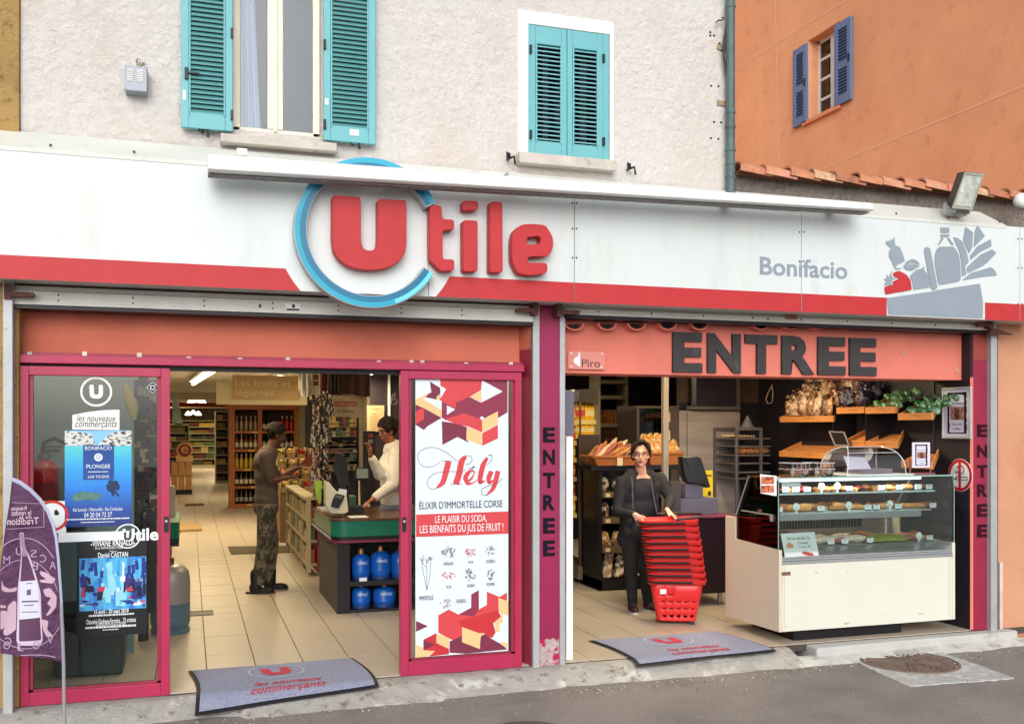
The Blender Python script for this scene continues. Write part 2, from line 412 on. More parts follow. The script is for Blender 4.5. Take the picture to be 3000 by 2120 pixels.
for k in range(4):
 yy=(.42,1.05,1.62,2.35)[k]
 wallbox('shelf_rail',XS-.012,XS,yy-.008,yy+.008,.9,CZ-.1,M('rail_dark',(.05,.045,.055),.4,.1,metal=.4),it)
xbw=W(1992,1500,YB)[0]
wallbox('bakery_wall',xbw,XS+.1,YB,YB+.08,0,1.95,SIDEW,it)
wallbox('brown_wall',xbw,XS+.1,YB,YB+.08,1.95,CZ,M('brown_panel',lin(80,62,52),.6,.1),it)
wallbox('dark_wall',3.1,8,7.2,7.26,0,CZ,DARKP,it)
wallbox('dark_wall',8,8.06,YB+.08,7.2,0,CZ,DARKP,it)
MB().box(*[W(1137,1200,5.98)[0],W(1143,1200,5.98)[0]],5.965,5.998,.9,CZ-.02).build('conduit',WHT,it)
def floor_sheet(name,px,mat,label,cat,h=.008):
 P=[G(a,b,0)for a,b in px];c=sum(P,Vector())/4
 MB().prismz([(p.x,p.y)for p in P],.0045,.0045+h).build(name,mat,label=label,cat=cat,loc=(c.x,c.y,0))
floor_sheet('floor_mat',[(667,1602),(860,1600),(870,1618),(677,1625)],M('olive_mat',(.10,.085,.05),.95,.2,bump=.4),'thin dark olive floor mat under the feet of the man in camouflage trousers','mat')
floor_sheet('wooden_board',[(525,1538),(585,1536),(592,1556),(520,1560)],M('pale_board',(.42,.28,.12),.6,.15,vs=6,stretch=(1,8,1)),'pale wooden board lying on the tiles near the far checkout','board',.04)
floor_sheet('wooden_strip',[(545,1479),(596,1477),(598,1480),(541,1482)],M('brown_board',(.16,.09,.05),.6,.15),'thin dark strip across the aisle floor deep in the shop','floor strip',.03)
def tube_light(name,p0,p1,label,power,wd=.16,glow=True):
 a,b=Vector(p0),Vector(p1);c=(a+b)/2;L_=(b-a).length;ang=math.atan2((b-a).y,(b-a).x)
 t=thing(name,label,'ceiling light',tuple(c),ang)
 m1=MB();m1 .box(-L_/2,L_/2,-wd/2,wd/2,.03,.07)
 o=bpy.data.objects.new('housing',m1 .mesh('housing',WHT));fin(o,t)
 m2=MB();m2 .tube([(-L_/2+.02,0,0),(L_/2-.02,0,0)],.03,10)
 tm=bpy.data.materials.get('lit_tube')or M('lit_tube',(1,.86,.6),.5,0,emit=10)
 o=bpy.data.objects.new('tube',m2 .mesh('tube',tm));fin(o,t)
 ld=bpy.data.lights.new('tube_glow','AREA');ld.shape='RECTANGLE';ld.size=L_;ld.size_y=wd;ld.energy=power;ld.color=(1,.78,.46)
 lo=bpy.data.objects.new('tube_glow',ld);COL.objects.link(lo);lo.parent=t;lo.location=(0,0,-.04)
 return t
a=W3(558,1127,0);
def at_z(px,py,z):return G(px,py,z)
tube_light('fluorescent_tube',at_z(566,1124,2.45),at_z(628,1084,2.45),'lit fluorescent tube on the ceiling left of the fruit and vegetable sign',75)
tube_light('fluorescent_tube',at_z(1032,1100,2.33),at_z(1092,1090,2.33),'lit fluorescent tube above the checkout at the top of the opening',34)
for i,(x,y,e)in enumerate([(.3,3.2,38),(-1.2,8.5,24),(1.4,9.5,34),(1.3,17,48),(-.8,25,80),(1.2,33,90),(-1.5,34,70)]):
 tube_light('fluorescent_tube',(x,y,2.47),(x,y+1.6,2.47),['lit tube over the entrance of the left hall, hidden behind the lintel','lit tube left of the middle aisle of the shop','lit tube over the produce display','lit tube in front of the wooden wine cabinet','lit tube deep in the shop over the left aisle','lit tube near the far shelves at the end of the shop','lit tube over the far left corner of the shop'][i],e)
tube_light('fluorescent_tube',(3.7,5.2,2.45),(3.7,6.4,2.45),'lit tube above the tall jar shelf in the bakery side',30)
tube_light('fluorescent_tube',(4.9,.9,2.45),(4.9,2.1,2.45),'lit tube over the bakery counter behind the salmon lintel',34)
tube_light('fluorescent_tube',(3.6,.6,2.45),(3.6,1.8,2.45),'lit tube placed before the woman to light her front, hidden by the salmon lintel',26)  # unseen tube, placed ahead of the woman to light her front
tube_light('fluorescent_tube',(1.75,1.6,2.47),(1.75,2.8,2.47),'unseen tube added over the checkout to light front faces, hidden by the terracotta lintel',20)  # added fill lamp, out of view, for the front faces around the checkout
tube_light('fluorescent_tube',(-1.0,.5,2.47),(-.2,.5,2.47),'unseen tube added above the left sliding door to light the grey partition',2.5)  # added fill lamp, out of view, brightens the partition behind the door glass
lm=M('lamp_white',(1,.9,.6),.5,0,emit=5)
for(pxx,pyy,sc_)in((576,1176,1),(566,1211,1.05)):
 p=W3(pxx,pyy,24 if sc_==1 else 30)
 t=thing('hanging_lamp','bright clustered spot lamp hanging under the %s beam deep in the shop'%('red' if sc_==1 else 'farthest'),'hanging lamp',tuple(p))
 m1=MB()
 for k in(-1,0,1):m1 .lathe([(.03,.08),(.11,-.04),(.1,-.06)],(p.x+k*.17,p.y,p.z+(.04 if k==0 else 0)),10)
 m1 .build('lamp_head',lm,t,smooth=True)
 MB().cyl((p.x,p.y,p.z+.08),(p.x,p.y,CZ),.012).build('rod',BLACK,t)
 # white house above the shop
FY=-.30
XL=W(60,200,0)[0];XR=W(2136,300,0)[0]
zf=W(1200,700,0)[1]
hs_=thing('town_house','old white stucco house above the shop sign with turquoise shuttered windows','building',(XL,.0,0))
w1=rect(684,-60,942,402,0);w2=rect(1520,30,1798,472,0)
w1=(w1[0],w1[1],w1[2],w1[3]+.4)
Z0,Z1=2.62,6.6
mb=MB()
def wall_with_holes(mb,x0,x1,z0,z1,y0,y1,holes):
 xs=sorted({x0,x1,*[h[0]for h in holes],*[h[1]for h in holes]});zs=sorted({z0,z1,*[h[2]for h in holes],*[h[3]for h in holes]})
 for i in range(len(xs)-1):
  run=None
  for j in range(len(zs)-1):
   cx_,cz_=(xs[i]+xs[i+1])/2,(zs[j]+zs[j+1])/2
   hole=any(h[0]<cx_<h[1]and h[2]<cz_<h[3]for h in holes)
   if not hole:
    if run is None:run=zs[j]
   if hole and run is not None:mb.box(xs[i],xs[i+1],y0,y1,run,zs[j]);run=None
  if run is not None:mb.box(xs[i],xs[i+1],y0,y1,run,zs[-1])
wall_with_holes(mb,XL,XR,Z0,Z1,.0,.35,[w1,w2]);mb.build('wall',STUCCO,hs_)
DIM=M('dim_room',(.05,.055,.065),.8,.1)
CREAMF=flat('window_cream',232,226,208,.45)
wn=MB();x0,x1,z0,z1=w1;fw=.045
wn.box(x0,x0+fw,.10,.15,z0,z1);wn.box(x1-fw,x1,.10,.15,z0,z1);wn.box(x0,x1,.10,.15,z0,z0+.05);wn.box(x0,x1,.1,.15,z1-.05,z1)
xm=W(806,200,.1)[0]
wn.box(xm-.05,xm+.05,.09,.15,z0+.05,z1-.05);wn.box(xm-.012,xm+.012,.075,.09,z0+.03,z1)
wf=wn.build('window',CREAMF,hs_,bevel=.004)
for a,b in((x0+fw,xm-.05),(xm+.05,x1-fw)):
 MB().box(a,b,.12,.126,z0+.05,z1-.05).build('pane',glass('window_glass',(.86,.9,.94),1.8),wf)
cu_=MB()
def curt(u,v):
 x=x0+fw+.01+(.07+.06*v)*u;return(x,.2+.018*math.sin(u*19)+.004*math.sin(v*5),z1-(z1-z0-.06)*v)
cu_.grid(30,8,curt);cu_.build('curtain',flat('white_curtain',200,210,225,.9),wf,smooth=True)
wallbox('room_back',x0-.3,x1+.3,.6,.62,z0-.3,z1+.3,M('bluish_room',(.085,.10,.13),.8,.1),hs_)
STONE=M('sill_stone',(.55,.50,.45),.85,.12,vs=8,bump=.4,bs=40,col2=(.33,.3,.26),thr=(.6,.7),vs2=10)
sx=rect(646,391,987,440,-.10);MB().box(sx[0],sx[1],-.10,.12,sx[3]-.05,sx[3]+.005).build('window_sill',STONE,hs_,bevel=.006)
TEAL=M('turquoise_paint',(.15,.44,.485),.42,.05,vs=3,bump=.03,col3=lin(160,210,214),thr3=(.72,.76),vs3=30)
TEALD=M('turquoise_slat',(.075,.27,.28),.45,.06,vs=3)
def shutter(x0,x1,z0,z1,y,parent,nsl,botrail=.13,toprail=.1,st=.07,tilt=1,mat=TEAL,smat=TEALD,th=.035,op=None):
 m=MB();m.box(x0,x0+st,y,y+th,z0,z1);m.box(x1-st,x1,y,y+th,z0,z1)
 m.box(x0+st,x1-st,y,y+th,z0,z0+botrail);m.box(x0+st,x1-st,y,y+th,z1-toprail,z1)
 for a,b in((x0+st,x0+st+.012),(x1-st-.012,x1-st)):m.box(a,b,y-.006,y+.002,z0+botrail-.012,z1-toprail+.012)
 s=m.build('shutter',mat,parent,bevel=.004)
 a,b=z0+botrail,z1-toprail;p=(b-a)/nsl;me=None
 sm=MB();xa,xb=x0+st+.001,x1-st-.001
 org=root_org(parent);lo_,hi_=op or(-.46,.30)
 for k in range(nsl):
  zz=a+p*(k+.5)
  if me is None:
   sm.hexa([(xa,y+.004,p*lo_),(xb,y+.004,p*lo_),(xb,y+th-.004,p*hi_),(xa,y+th-.004,p*hi_),(xa,y+.004,p*lo_+.009),(xb,y+.004,p*lo_+.009),(xb,y+th-.004,p*hi_+.009),(xa,y+th-.004,p*hi_+.009)])
   me=sm.mesh('slat',[smat],Vector((org.x,org.y,org.z)))
   for v in me.vertices:v.co.z+=org.z
  o=bpy.data.objects.new('slat',me);COL.objects.link(o);o.parent=s;o.location=(0,0,zz-org.z)
 return s
HW=BLACK
def hinge(s,x,z,y):MB().box(x-.008,x+.008,y-.02,y+.0,z-.03,z+.03).build('hinge',HW,s)
s1=rect(531,-120,682,386,-.07);s1=(s1[0],s1[1],s1[2],s1[3])
zt=s1[3]
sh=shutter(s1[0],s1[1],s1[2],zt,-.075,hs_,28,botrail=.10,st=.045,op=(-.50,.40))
for z in(s1[2]+.10,s1[2]+.62,s1[2]+.98):hinge(sh,s1[1]-.005,z,-.075)
lx=W(545,235,-.1)[0];MB().box(lx-.008,lx+.012,-.095,-.075,s1[2]+.3,s1[2]+.37).box(lx,lx+.08,-.093,-.08,s1[2]+.335,s1[2]+.345).build('latch',HW,sh)
MB().box(s1[0]+.008,s1[0]+.028,-.080,-.0752,s1[2]+.17,s1[2]+.23).build('label_sticker',PAPER,sh)
s2=rect(948,-110,1100,424,-.07)
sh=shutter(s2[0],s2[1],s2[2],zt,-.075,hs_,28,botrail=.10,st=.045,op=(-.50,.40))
for z in(s2[2]+.10,s2[2]+.62,s2[2]+.98):hinge(sh,s2[0]+.005,z,-.075)
for z in(s2[2]+.23,s2[2]+.045):MB().box(s2[0]+(.008 if z>s2[2]+.1 else .17),s2[0]+(.03 if z>s2[2]+.1 else .23),-.080,-.0752,z,z+.04).build('label_sticker',PAPER,sh)
x0,x1,z0,z1=w2
b2=rect(1518,28,1798,470,-.006)
mb=MB();wb=.075
mb.box(b2[0],b2[0]+wb,-.008,.03,b2[2],b2[3]);mb.box(b2[1]-.03,b2[1],-.008,.03,b2[2],b2[3]);mb.box(b2[0]+wb,b2[1]-.03,-.008,.03,b2[3]-.09,b2[3])
mb.build('window_border',flat('border_white',240,240,232,.8,bump=.1),hs_,bevel=.003)
fr=rect(1536,46,1784,478,.0)
mb=MB();mb.box(fr[0],fr[0]+.045,-.002,.06,fr[2],fr[3]);mb.box(fr[1]-.045,fr[1],-.002,.06,fr[2],fr[3]);mb.box(fr[0],fr[1],-.004,.06,fr[3]-.05,fr[3])
wf=mb.build('window',TEAL,hs_,bevel=.003)
MB().box(x0,x1,.2,.206,z0,z1).build('pane',glass('window_glass'),wf)
for a,b in((x0+.02,x0+.07),(x0+.235,x0+.275),(x1-.2,x1-.15)):MB().box(a,b,.15,.19,z0,z1).build('glazing_bar',flat('bar_grey',110,130,128,.6),wf)
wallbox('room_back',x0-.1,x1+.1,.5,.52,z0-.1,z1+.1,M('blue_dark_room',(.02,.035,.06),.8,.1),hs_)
xm=(fr[0]+fr[1])/2
for a,b in((fr[0]+.045,xm-.002),(xm+.002,fr[1]-.045)):
 sh=shutter(a,b,fr[2]+.005,fr[3]-.055,.0,hs_,22,botrail=.11,toprail=.13,st=.04,th=.04,op=(-.16,.14),smat=M('turquoise_slat_light',(.16,.42,.46),.45,.06))
 for z in(.15,.75,1.35):
  if fr[2]+z<fr[3]-.1:hinge(sh,(a if a<xm-.1 else b),fr[2]+z,.004)
MB().box(xm-.14,xm-.08,-.009,-.0045,fr[3]-.03,fr[3]-.008).build('label_sticker',PAPER,hs_)
sx=rect(1522,466,1808,500,-.09);MB().box(sx[0],sx[1],-.09,.14,fr[2]-.075,fr[2]).build('window_sill',STONE,hs_,bevel=.006)
def stay(px,py,lab=None):
 p=W3(px,py,-.03);m=MB()
 m.tube([(p.x,.0,p.z),(p.x,-.05,p.z),(p.x-.004,-.06,p.z+.035)],.008,6);m.tube([(p.x,-.05,p.z),(p.x+.03,-.065,p.z+.01),(p.x+.035,-.07,p.z-.045)],.009,6)
 m.tube([(p.x-.02,-.06,p.z+.04),(p.x-.018,-.06,p.z-.01)],.008,6)
 m.build('shutter_stay',HW,hs_)
for a,b in((593,385),(1035,420),(1490,466),(1842,496)):stay(a,b)
mb=MB()
for a,b in((2081,95),(2081,105),(2092,105),(2084,252),(2105,253),(2092,358),(2113,359),(2083,405),(2105,407),(2108,128),(2114,150)):
 p=W3(a,b,-.002);mb.lathe([(.001,0),(.009,0),(.009,-.004)],(p.x,-.002,p.z),8,axis='y')
mb.build('drill_hole',BLACK,hs_)
mb=MB()
for a,b in((2117,141),(2117,304)):
 q=rect(a-17,b-9,a+15,b+9,-.001);mb.box(q[0],q[1],-.012,.01,q[2],q[3])
mb.build('bare_stone',M('bare_stone',(.36,.27,.17),.9,.3,vs=30,bump=.6),hs_)
vb=rect(366,190,431,270,-.10)
t=thing('vent_box','small grey louvred metal box on the stucco wall left of the turquoise window','vent box',(vb[0],0,vb[2]))
GREYM=flat('grey_box_metal',150,156,166,.45,metal=.2)
MB().box(vb[0],vb[1],-.10,0,vb[2],vb[3]).build('housing',GREYM,t,bevel=.004)
for c in(.25,.68):
 m=MB()
 for k in range(7):m.box(vb[0]+(vb[1]-vb[0])*c-.018,vb[0]+(vb[1]-vb[0])*c+.018,-.106,-.1,vb[3]-.03-k*.011,vb[3]-.024-k*.011)
 m.build('louvre',WHT,t)
m=MB()
for k in range(60):
 p=Vector((vb[1]-.04+rnd.uniform(-.03,.03),-.05+rnd.uniform(-.03,.03),vb[3]+rnd.random()*.05));d=Vector((rnd.uniform(-1,1),rnd.uniform(-1,1),rnd.random()))*.012
 m.add([p,p+d,p+d.cross(Vector((.3,1,.2)))*.6],[(0,1,2)])
m.build('moss_tuft',M('moss',(.12,.13,.04),.9,.3),label='tiny tuft of moss growing on top of the grey vent box',cat='plant',loc=(vb[1],0,vb[3]))
oh=thing('ochre_house','rough ochre rendered house cut off by the left edge of the picture','building',(XL-4,0,0))
MB().box(XL-5,XL-.004,-.03,.4,0,6.6).build('wall',M('ochre_render',lin(178,146,92),.95,.12,vs=3,bump=.9,bs=55,bd=.02,col2=lin(140,110,66),thr=(.52,.68),vs2=14),oh)
dx=W(2144,300,-.08)[0];t=thing('drainpipe','weathered green grey drainpipe at the right corner of the white house','drainpipe',(dx,-.06,3))
PIPE=M('pipe_grey',lin(84,104,104),.5,.12,vs=6,col2=lin(58,74,76),thr=(.5,.7),vs2=4)
zb=W(2138,555,-.06)[1]
MB().cyl((dx,-.06,zb-.3),(dx,-.06,6.2),.034,n=18).build('pipe',PIPE,t,smooth=True)
for py in(20,330,372,440,480,518):
 z=W(2138,py,-.06)[1];MB().lathe([(.037,-.012),(.041,0),(.037,.012)],(dx,-.06,z),18).build('collar',PIPE,t,smooth=True)
pts=[W3(a,b,-.05)for a,b in((2133,36),(2128,80),(2121,120),(2120,165),(2127,210),(2134,260),(2135,330))]
MB().tube(pts,.008,6).build('cable',BLACK,None,True,label='thin black cable hanging beside the green grey drainpipe',cat='cable')
pts=[W3(a,b,-.05)for a,b in((2098,67),(2104,60),(2114,60),(2121,57),(2120,52),(2114,53))]
MB().tube(pts,.006,6).build('wire_hook',RUST,None,True,label='bent rusty wire hook sticking out of the wall left of the drainpipe',cat='hook')
# orange house behind, wall at right angles
XO=8.6
og=thing('orange_house','big orange rendered house side behind the tiled wall at top right','building',(XO,1,0))
ORA=M('orange_render',(.90,.43,.225),.9,.06,vs=1.1,bump=.3,bs=25,col2=(.76,.32,.165),thr=(.42,.75),vs2=.45,col3=(.72,.31,.16),thr3=(.55,.8),vs3=4)
ya=WX(2150,300,XO).y
pA,pB=WX(2368,200,XO),WX(2455,200,XO)
zt_,zb_=WX(2368,125,XO).z,WX(2385,345,XO).z
pr=[WX(*p,XO)for p in((2368,120),(2446,78),(2460,312),(2385,345))]
y_a,y_b=pr[0].y,pr[2].y;z_a,z_b=pr[3].z,pr[0].z
mb=MB()
Yn,Yf=-1.0,ya+3;th=.35
for(q0,q1,r0,r1)in((Yn,y_b,2.2,11),(y_a,Yf,2.2,11),(y_b,y_a,2.2,z_a),(y_b,y_a,z_b,11)):
 mb.box(XO,XO+th,q0,q1,r0,r1)
mb.build('wall',ORA,og)
MB().box(4.5,XO,ya+3,ya+3.2,2.2,11).build('rear_wall',ORA,og)
m=MB();xw=XO+.16;fw=.05
m.box(xw,xw+.05,y_b,y_b+fw,z_a,z_b);m.box(xw,xw+.05,y_a-fw,y_a,z_a,z_b);m.box(xw,xw+.05,y_b,y_a,z_a,z_a+fw);m.box(xw,xw+.05,y_b,y_a,z_b-fw,z_b)
ymid=y_b+(y_a-y_b)*.5;m.box(xw-.01,xw+.05,ymid-.05,ymid+.05,z_a,z_b)
for k in range(1,4):zz=z_a+(z_b-z_a)*k/4;m.box(xw+.005,xw+.04,y_b,y_a,zz-.02,zz+.02)
wf=m.build('window',flat('frame_white',235,232,225,.5),og,bevel=.004)
MB().box(xw+.02,xw+.025,y_b,y_a,z_a,z_b).build('pane',glass('window_glass'),wf)
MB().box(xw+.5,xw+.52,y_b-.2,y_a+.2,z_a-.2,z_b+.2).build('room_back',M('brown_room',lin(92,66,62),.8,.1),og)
MB().box(XO-.05,XO+.16,y_b-.05,y_a+.1,z_a-.06,z_a).build('window_sill',M('orange_sill',lin(226,150,108),.8,.05),og,bevel=.005)
BLUE=M('blue_grey_paint',lin(98,124,166),.5,.06,vs=4)
def bshut(ya_,yb_,z0,z1):
 y0,y1=min(ya_,yb_),max(ya_,yb_);m=MB();xf=XO-.05;st=.08
 m.box(xf,xf+.04,y0,y0+st,z0,z1);m.box(xf,xf+.04,y1-st,y1,z0,z1)
 zm=z0+(z1-z0)*.47
 for a,b in((z0,z0+.12),(z1-.1,z1),(zm-.05,zm+.05)):m.box(xf,xf+.04,y0+st,y1-st,a,b)
 m.box(xf+.03,xf+.036,y0+st,y1-st,z0+.1,z1-.1)
 s=m.build('shutter',BLUE,og,bevel=.004);q=MB()
 for a,b in((z0+.12,zm-.05),(zm+.05,z1-.1)):
  n_=int((b-a)/.045)
  for k in range(n_):
   z=a+(b-a)*(k+.5)/n_
   q.hexa([(xf+.0,y0+st,z-.018),(xf+.0,y1-st,z-.018),(xf+.028,y1-st,z+.01),(xf+.028,y0+st,z+.01),(xf,y0+st,z-.01),(xf,y1-st,z-.01),(xf+.028,y1-st,z+.018),(xf+.028,y0+st,z+.018)])
 q.build('slat',flat('blue_slat',84,106,146,.5),s,kind='stuff')
 MB().box(xf-.012,xf,y0+.02,y0+.05,zm,zm+.1).build('latch',HW,s)
p=[WX(*q,XO-.04)for q in((2324,150),(2363,128),(2366,357),(2327,374))]
bshut(p[0].y,p[1].y,(p[2].z+p[3].z)/2,(p[0].z+p[1].z)/2)
p=[WX(*q,XO-.04)for q in((2445,76),(2493,47),(2497,290),(2449,311))]
bshut(p[0].y,p[1].y,(p[2].z+p[3].z)/2,(p[0].z+p[1].z)/2)
JN=M('pale_joint',(.95,.56,.34),.9,.05)
m=MB()
for a,b in(((2410,495),(2700,376)),((2700,376),(3010,248)),((2160,200),(2480,0)),((2272,0),(2283,480))):
 P0,P1=WX(*a,XO),WX(*b,XO);n2=Vector((0,0,.009))if abs(P1 .y-P0 .y)>.3 else Vector((0,.012,0))
 m.add([P0-n2+Vector((-.004,0,0)),P1-n2+Vector((-.004,0,0)),P1+n2+Vector((-.004,0,0)),P0+n2+Vector((-.004,0,0))],[(0,1,2,3)])
m.build('joint_line',JN,og)
# tiled garden-like wall above the right half
YT=.25
pw=thing('tiled_wall','rough grey rendered parapet topped with terracotta roof tiles behind the sign','wall',(XR,YT,0))
pa=W(2157,500,YT);pb=W(3010,575,YT)
zt1=W(2400,528,YT)[1]
GR=M('rough_render',(.33,.28,.24),.95,.2,vs=20,bump=1.,bs=60,bd=.03,col2=(.2,.17,.15),thr=(.5,.65),vs2=25)
MB().box(pa[0],pb[0]+2,YT,YT+.3,2.5,zt1).build('wall_face',GR,pw)
TILEM=[M('roof_tile_%s'%n_,lin(*c),.85,.18,vs=9,bump=.3,bs=50,col2=lin(*c2),thr=(.55,.7),vs2=8)for n_,c,c2 in(('orange',(196,132,100),(150,100,78)),('pale',(206,166,132),(150,112,90)),('brown',(172,112,86),(116,80,66)),('rose',(200,140,112),(186,156,132)))]
xt=pa[0]-.03;k=0
while xt<pb[0]+.6:
 wd=.215+rnd.uniform(-.012,.012)
 t=MB();n_=9;tilt=rnd.uniform(-.012,.012)
 r0,r1=.105,.09
 def tp(u,v,r,lift=0):
  a=math.pi*u;return(xt-.02+(wd+.07)*v+.035*math.sin(a),YT-.015+r*math.cos(a)*-1.25,zt1-.035+r*.95*math.sin(a)-.022*v+tilt+.012)
 o_=[tp(i/n_,0,r0)for i in range(n_+1)];i_=[tp(i/n_,0,r0-.016)for i in range(n_+1)]
 o2=[tp(i/n_,1,r1)for i in range(n_+1)];i2=[tp(i/n_,1,r1-.016)for i in range(n_+1)]
 vs=o_+i_+o2+i2;q=n_+1;fs=[]
 for i in range(n_):
  fs+=[(i,i+1,q+i+1,q+i),(i,2*q+i,2*q+i+1,i+1),(q+i,q+i+1,3*q+i+1,3*q+i)]
 t.add(vs,fs);t.build('roof_tile',TILEM[[0,3,0,1,2,0,3][k%7]],pw,smooth=True)
 xt+=wd;k+=1
MB().box(pa[0],pb[0]+2,YT-.05,YT+.4,zt1-.03,zt1+.012).build('mortar_bed',M('mortar',lin(170,120,96),.95,.2,bump=.5),pw)
m=MB();m.grid(2,2,lambda u,v:(pa[0]+(pb[0]+2-pa[0])*u,YT+.4+5.2*v,zt1+.10+.1*v));m.build('roof_slope',TILEM[2],pw)
# sign
fs_=thing('shop_sign','long white and red fascia sign with red letters and a grey shopping bag drawing','sign',(0,FY,2.4))
cuts=[-60,1255,1683,2348,2988,3080]
topz=lambda px:None
zT=sum(W(a,b,FY)[1]for a,b in((4,421),(1500,560),(2930,656)))/3
zR=sum(W(a,b,FY)[1]for a,b in((4,746),(860,788),(1683,829),(2348,862),(2990,888)))/5
zB=sum(W(a,b,FY)[1]for a,b in((4,815),(919,853),(1683,896),(2348,914),(2990,934)))/5
print('sign z',zT,zR,zB)
xsL=W(-60,600,FY)[0]
for i in range(5):
 a,b=W(cuts[i],700,FY)[0],W(cuts[i+1],700,FY)[0]
 MB().box(a+.0025,b-.0025,FY,FY+.012,zB,zT).build('panel',WHITE_S,fs_,bevel=.0015)
xe=W(3080,700,FY)[0]
xcap=W(2948,650,FY)[0]
MB().prismx([(FY-.004,zT-.02),(FY-.004,zT+.004),(-.02,zT+.17),(-.02,zT+.15),(FY+.012,zT-.02)],xsL,xcap).build('top_flashing',M('flashing',(.66,.68,.64),.5,.07,vs=3,col2=(.42,.43,.38),thr=(.6,.8),vs2=5),fs_)
MB().box(xsL,xe,FY+.013,-.0,zB+.01,zB+.02).build('soffit',ALUW,fs_)
MB().box(xsL,xe,FY+.014,FY+.05,zB+.02,zT-.03).build('backing',ALU,fs_)
CX,CZ_=W(1083,681,FY)[0],W(1083,681,FY)[1]
def band(xa,xb,cut_left=None):
 pts=[]
 RR=.585
 if cut_left is False:
  pts=[(xa,zB+.001),(xa,zR)]
  za,zb2=zR,zB+.001
  for i in range(9):
   z=za+(zb2-za)*i/8;pts.append((CX-math.sqrt(max(RR**2-(z-CZ_)**2,0)),z))
 elif cut_left is True:
  pts=[]
  for i in range(9):
   z=zB+.001+(zR-zB)*i/8;pts.append((CX+math.sqrt(max(RR**2-(z-CZ_)**2,0)),z))
  pts+=[(xb,zR),(xb,zB+.001)]
 else:pts=[(xa,zB+.001),(xa,zR),(xb,zR),(xb,zB+.001)]
 shape('red_band',[pts],FY-.003,.0025,RED_S,fs_)
xbag0,xbag1=W(2601,900,FY)[0],W(2882,900,FY)[0]
band(xsL,0,False);
band(0,W(1682,800,FY)[0],True);band(W(1684,800,FY)[0],W(2347,800,FY)[0]);band(W(2349,800,FY)[0],xbag0-.012);band(xbag1+.012,W(2987,900,FY)[0]);band(W(2989,900,FY)[0],xe)
RC=flat('ring_cyan',30,160,190,.3,.05);RC2=flat('ring_cyan_light',110,214,236,.3,.05);RB=flat('ring_blue',18,112,150,.3,.05);RG=flat('ring_side',175,182,186,.5)
r_o=.475
RY=FY-.10
cxr,czr=W(1086,681,RY)
shape('ring_body',[arcband(cxr,czr,r_o-.078,r_o,27,330)],RY,.095,RG,fs_,bevel=.002)
shape('ring_face',[arcband(cxr,czr,r_o-.036,r_o-.005,28,329)],RY-.002,.002,RC,fs_)
shape('ring_face',[arcband(cxr,czr,r_o-.073,r_o-.0365,28,329)],RY-.002,.002,RB,fs_)
shape('ring_face',[arcband(cxr,czr,r_o-.034,r_o-.008,290,329)],RY-.0035,.0012,RC2,fs_)
LY=FY-.085
k_=2.5511
def L_(pts):return T(pts,800,460,k_)
U=L_([(443,284),(655,305),(657,650),(675,690),(735,699),(775,690),(778,640),(805,312),(998,322)])
def letter(outs):shape('letter',[rpoly(WP(L_([p[:2]for p in o]),LY),r=.02)if not isinstance(o,tuple)else o[0]for o in outs],LY,.083,RED_S,fs_,bevel=.004)
letter([[(443,284),(655,298),(657,560),(659,640),(675,685),(715,699),(750,696),(776,670),(782,610),(782,312),(998,322),(998,560),(998,650),(985,720),(950,775),(890,815),(820,838),(730,846),(640,838),(560,815),(495,770),(455,710),(441,630),(441,560)]])
letter([[(1172,356),(1262,366),(1264,462),(1355,468),(1355,545),(1268,545),(1268,762),(1355,764),(1355,848),(1250,852),(1172,770),(1170,560)]])
letter([[(1418,325),(1534,328),(1534,394),(1418,400)]]);letter([[(1420,470),(1530,474),(1530,856),(1422,856)]])
letter([[(1622,332),(1714,334),(1718,862),(1620,864)]])
e_out=L_([(1795,560),(1850,505),(1930,498),(2040,508),(2095,600),(2095,680),(2060,742),(1905,745),(1905,790),(2054,790),(2052,868),(1930,886),(1830,872),(1786,780),(1784,640)])
e_in=L_([(1900,600),(1985,590),(2003,610),(1998,650),(1900,652)])
shape('letter',[rpoly(WP(e_out,LY),.03),rpoly(WP(e_in,LY),.008)],LY,.083,RED_S,fs_,bevel=.004)
GRY=flat('sign_grey',140,152,164,.45)
x0,z1=W(2226,751,FY);x1,z0=W(2482,816,FY);z0b=W(2226,804,FY)[1]
text('town_name','Bonifacio',x0,x1,z0b-.002,z1,FY-.003,.0025,GRY,fs_,bold=.018)
s_=4.7739
def dr(pts,mat=GRY,r=.012):shape('drawing',[rpoly(WP(T(pts,2520,620,s_),FY),r,3)],FY-.006,.003,mat,fs_)
dr([(372,1208),(985,1118),(1090,1095),(1668,1005),(1712,1270),(1708,1490),(390,1435)],r=.004)
dr([(330,1060),(385,1030),(470,1035),(440,985),(540,935),(450,895),(460,850),(540,828),(640,880),(700,960),(715,1095),(345,1160)],RED_S)
dr([(318,940),(362,945),(365,875),(392,920),(445,820),(430,890),(450,925),(520,925),(440,960),(425,1010),(465,1030),(385,1015),(318,1040),(362,975)],r=.002)
dr([(350,440),(365,405),(385,430),(395,400),(415,425),(432,375),(445,410),(472,355),(485,470),(550,500),(585,580),(620,690),(520,740),(480,790),(570,790),(560,805),(485,812),(440,700),(398,630),(400,545),(430,515)],r=.005)
dr([(590,790),(640,700),(720,660),(790,685),(835,745),(770,715),(690,720),(620,780)])
dr([(610,790),(680,740),(770,730),(830,765),(770,790),(720,825),(640,815)])
dr([(690,900),(780,810),(860,795),(885,765),(895,780),(885,815),(935,870),(965,1060),(735,1092),(730,990)])
dr([(890,560),(890,510),(925,495),(970,510),(990,600),(1080,1085),(985,1100)],r=.03)
dr([(1085,490),(1310,490),(1375,600),(1395,740),(1402,970),(1090,1028),(1035,700),(1040,590)],r=.03)
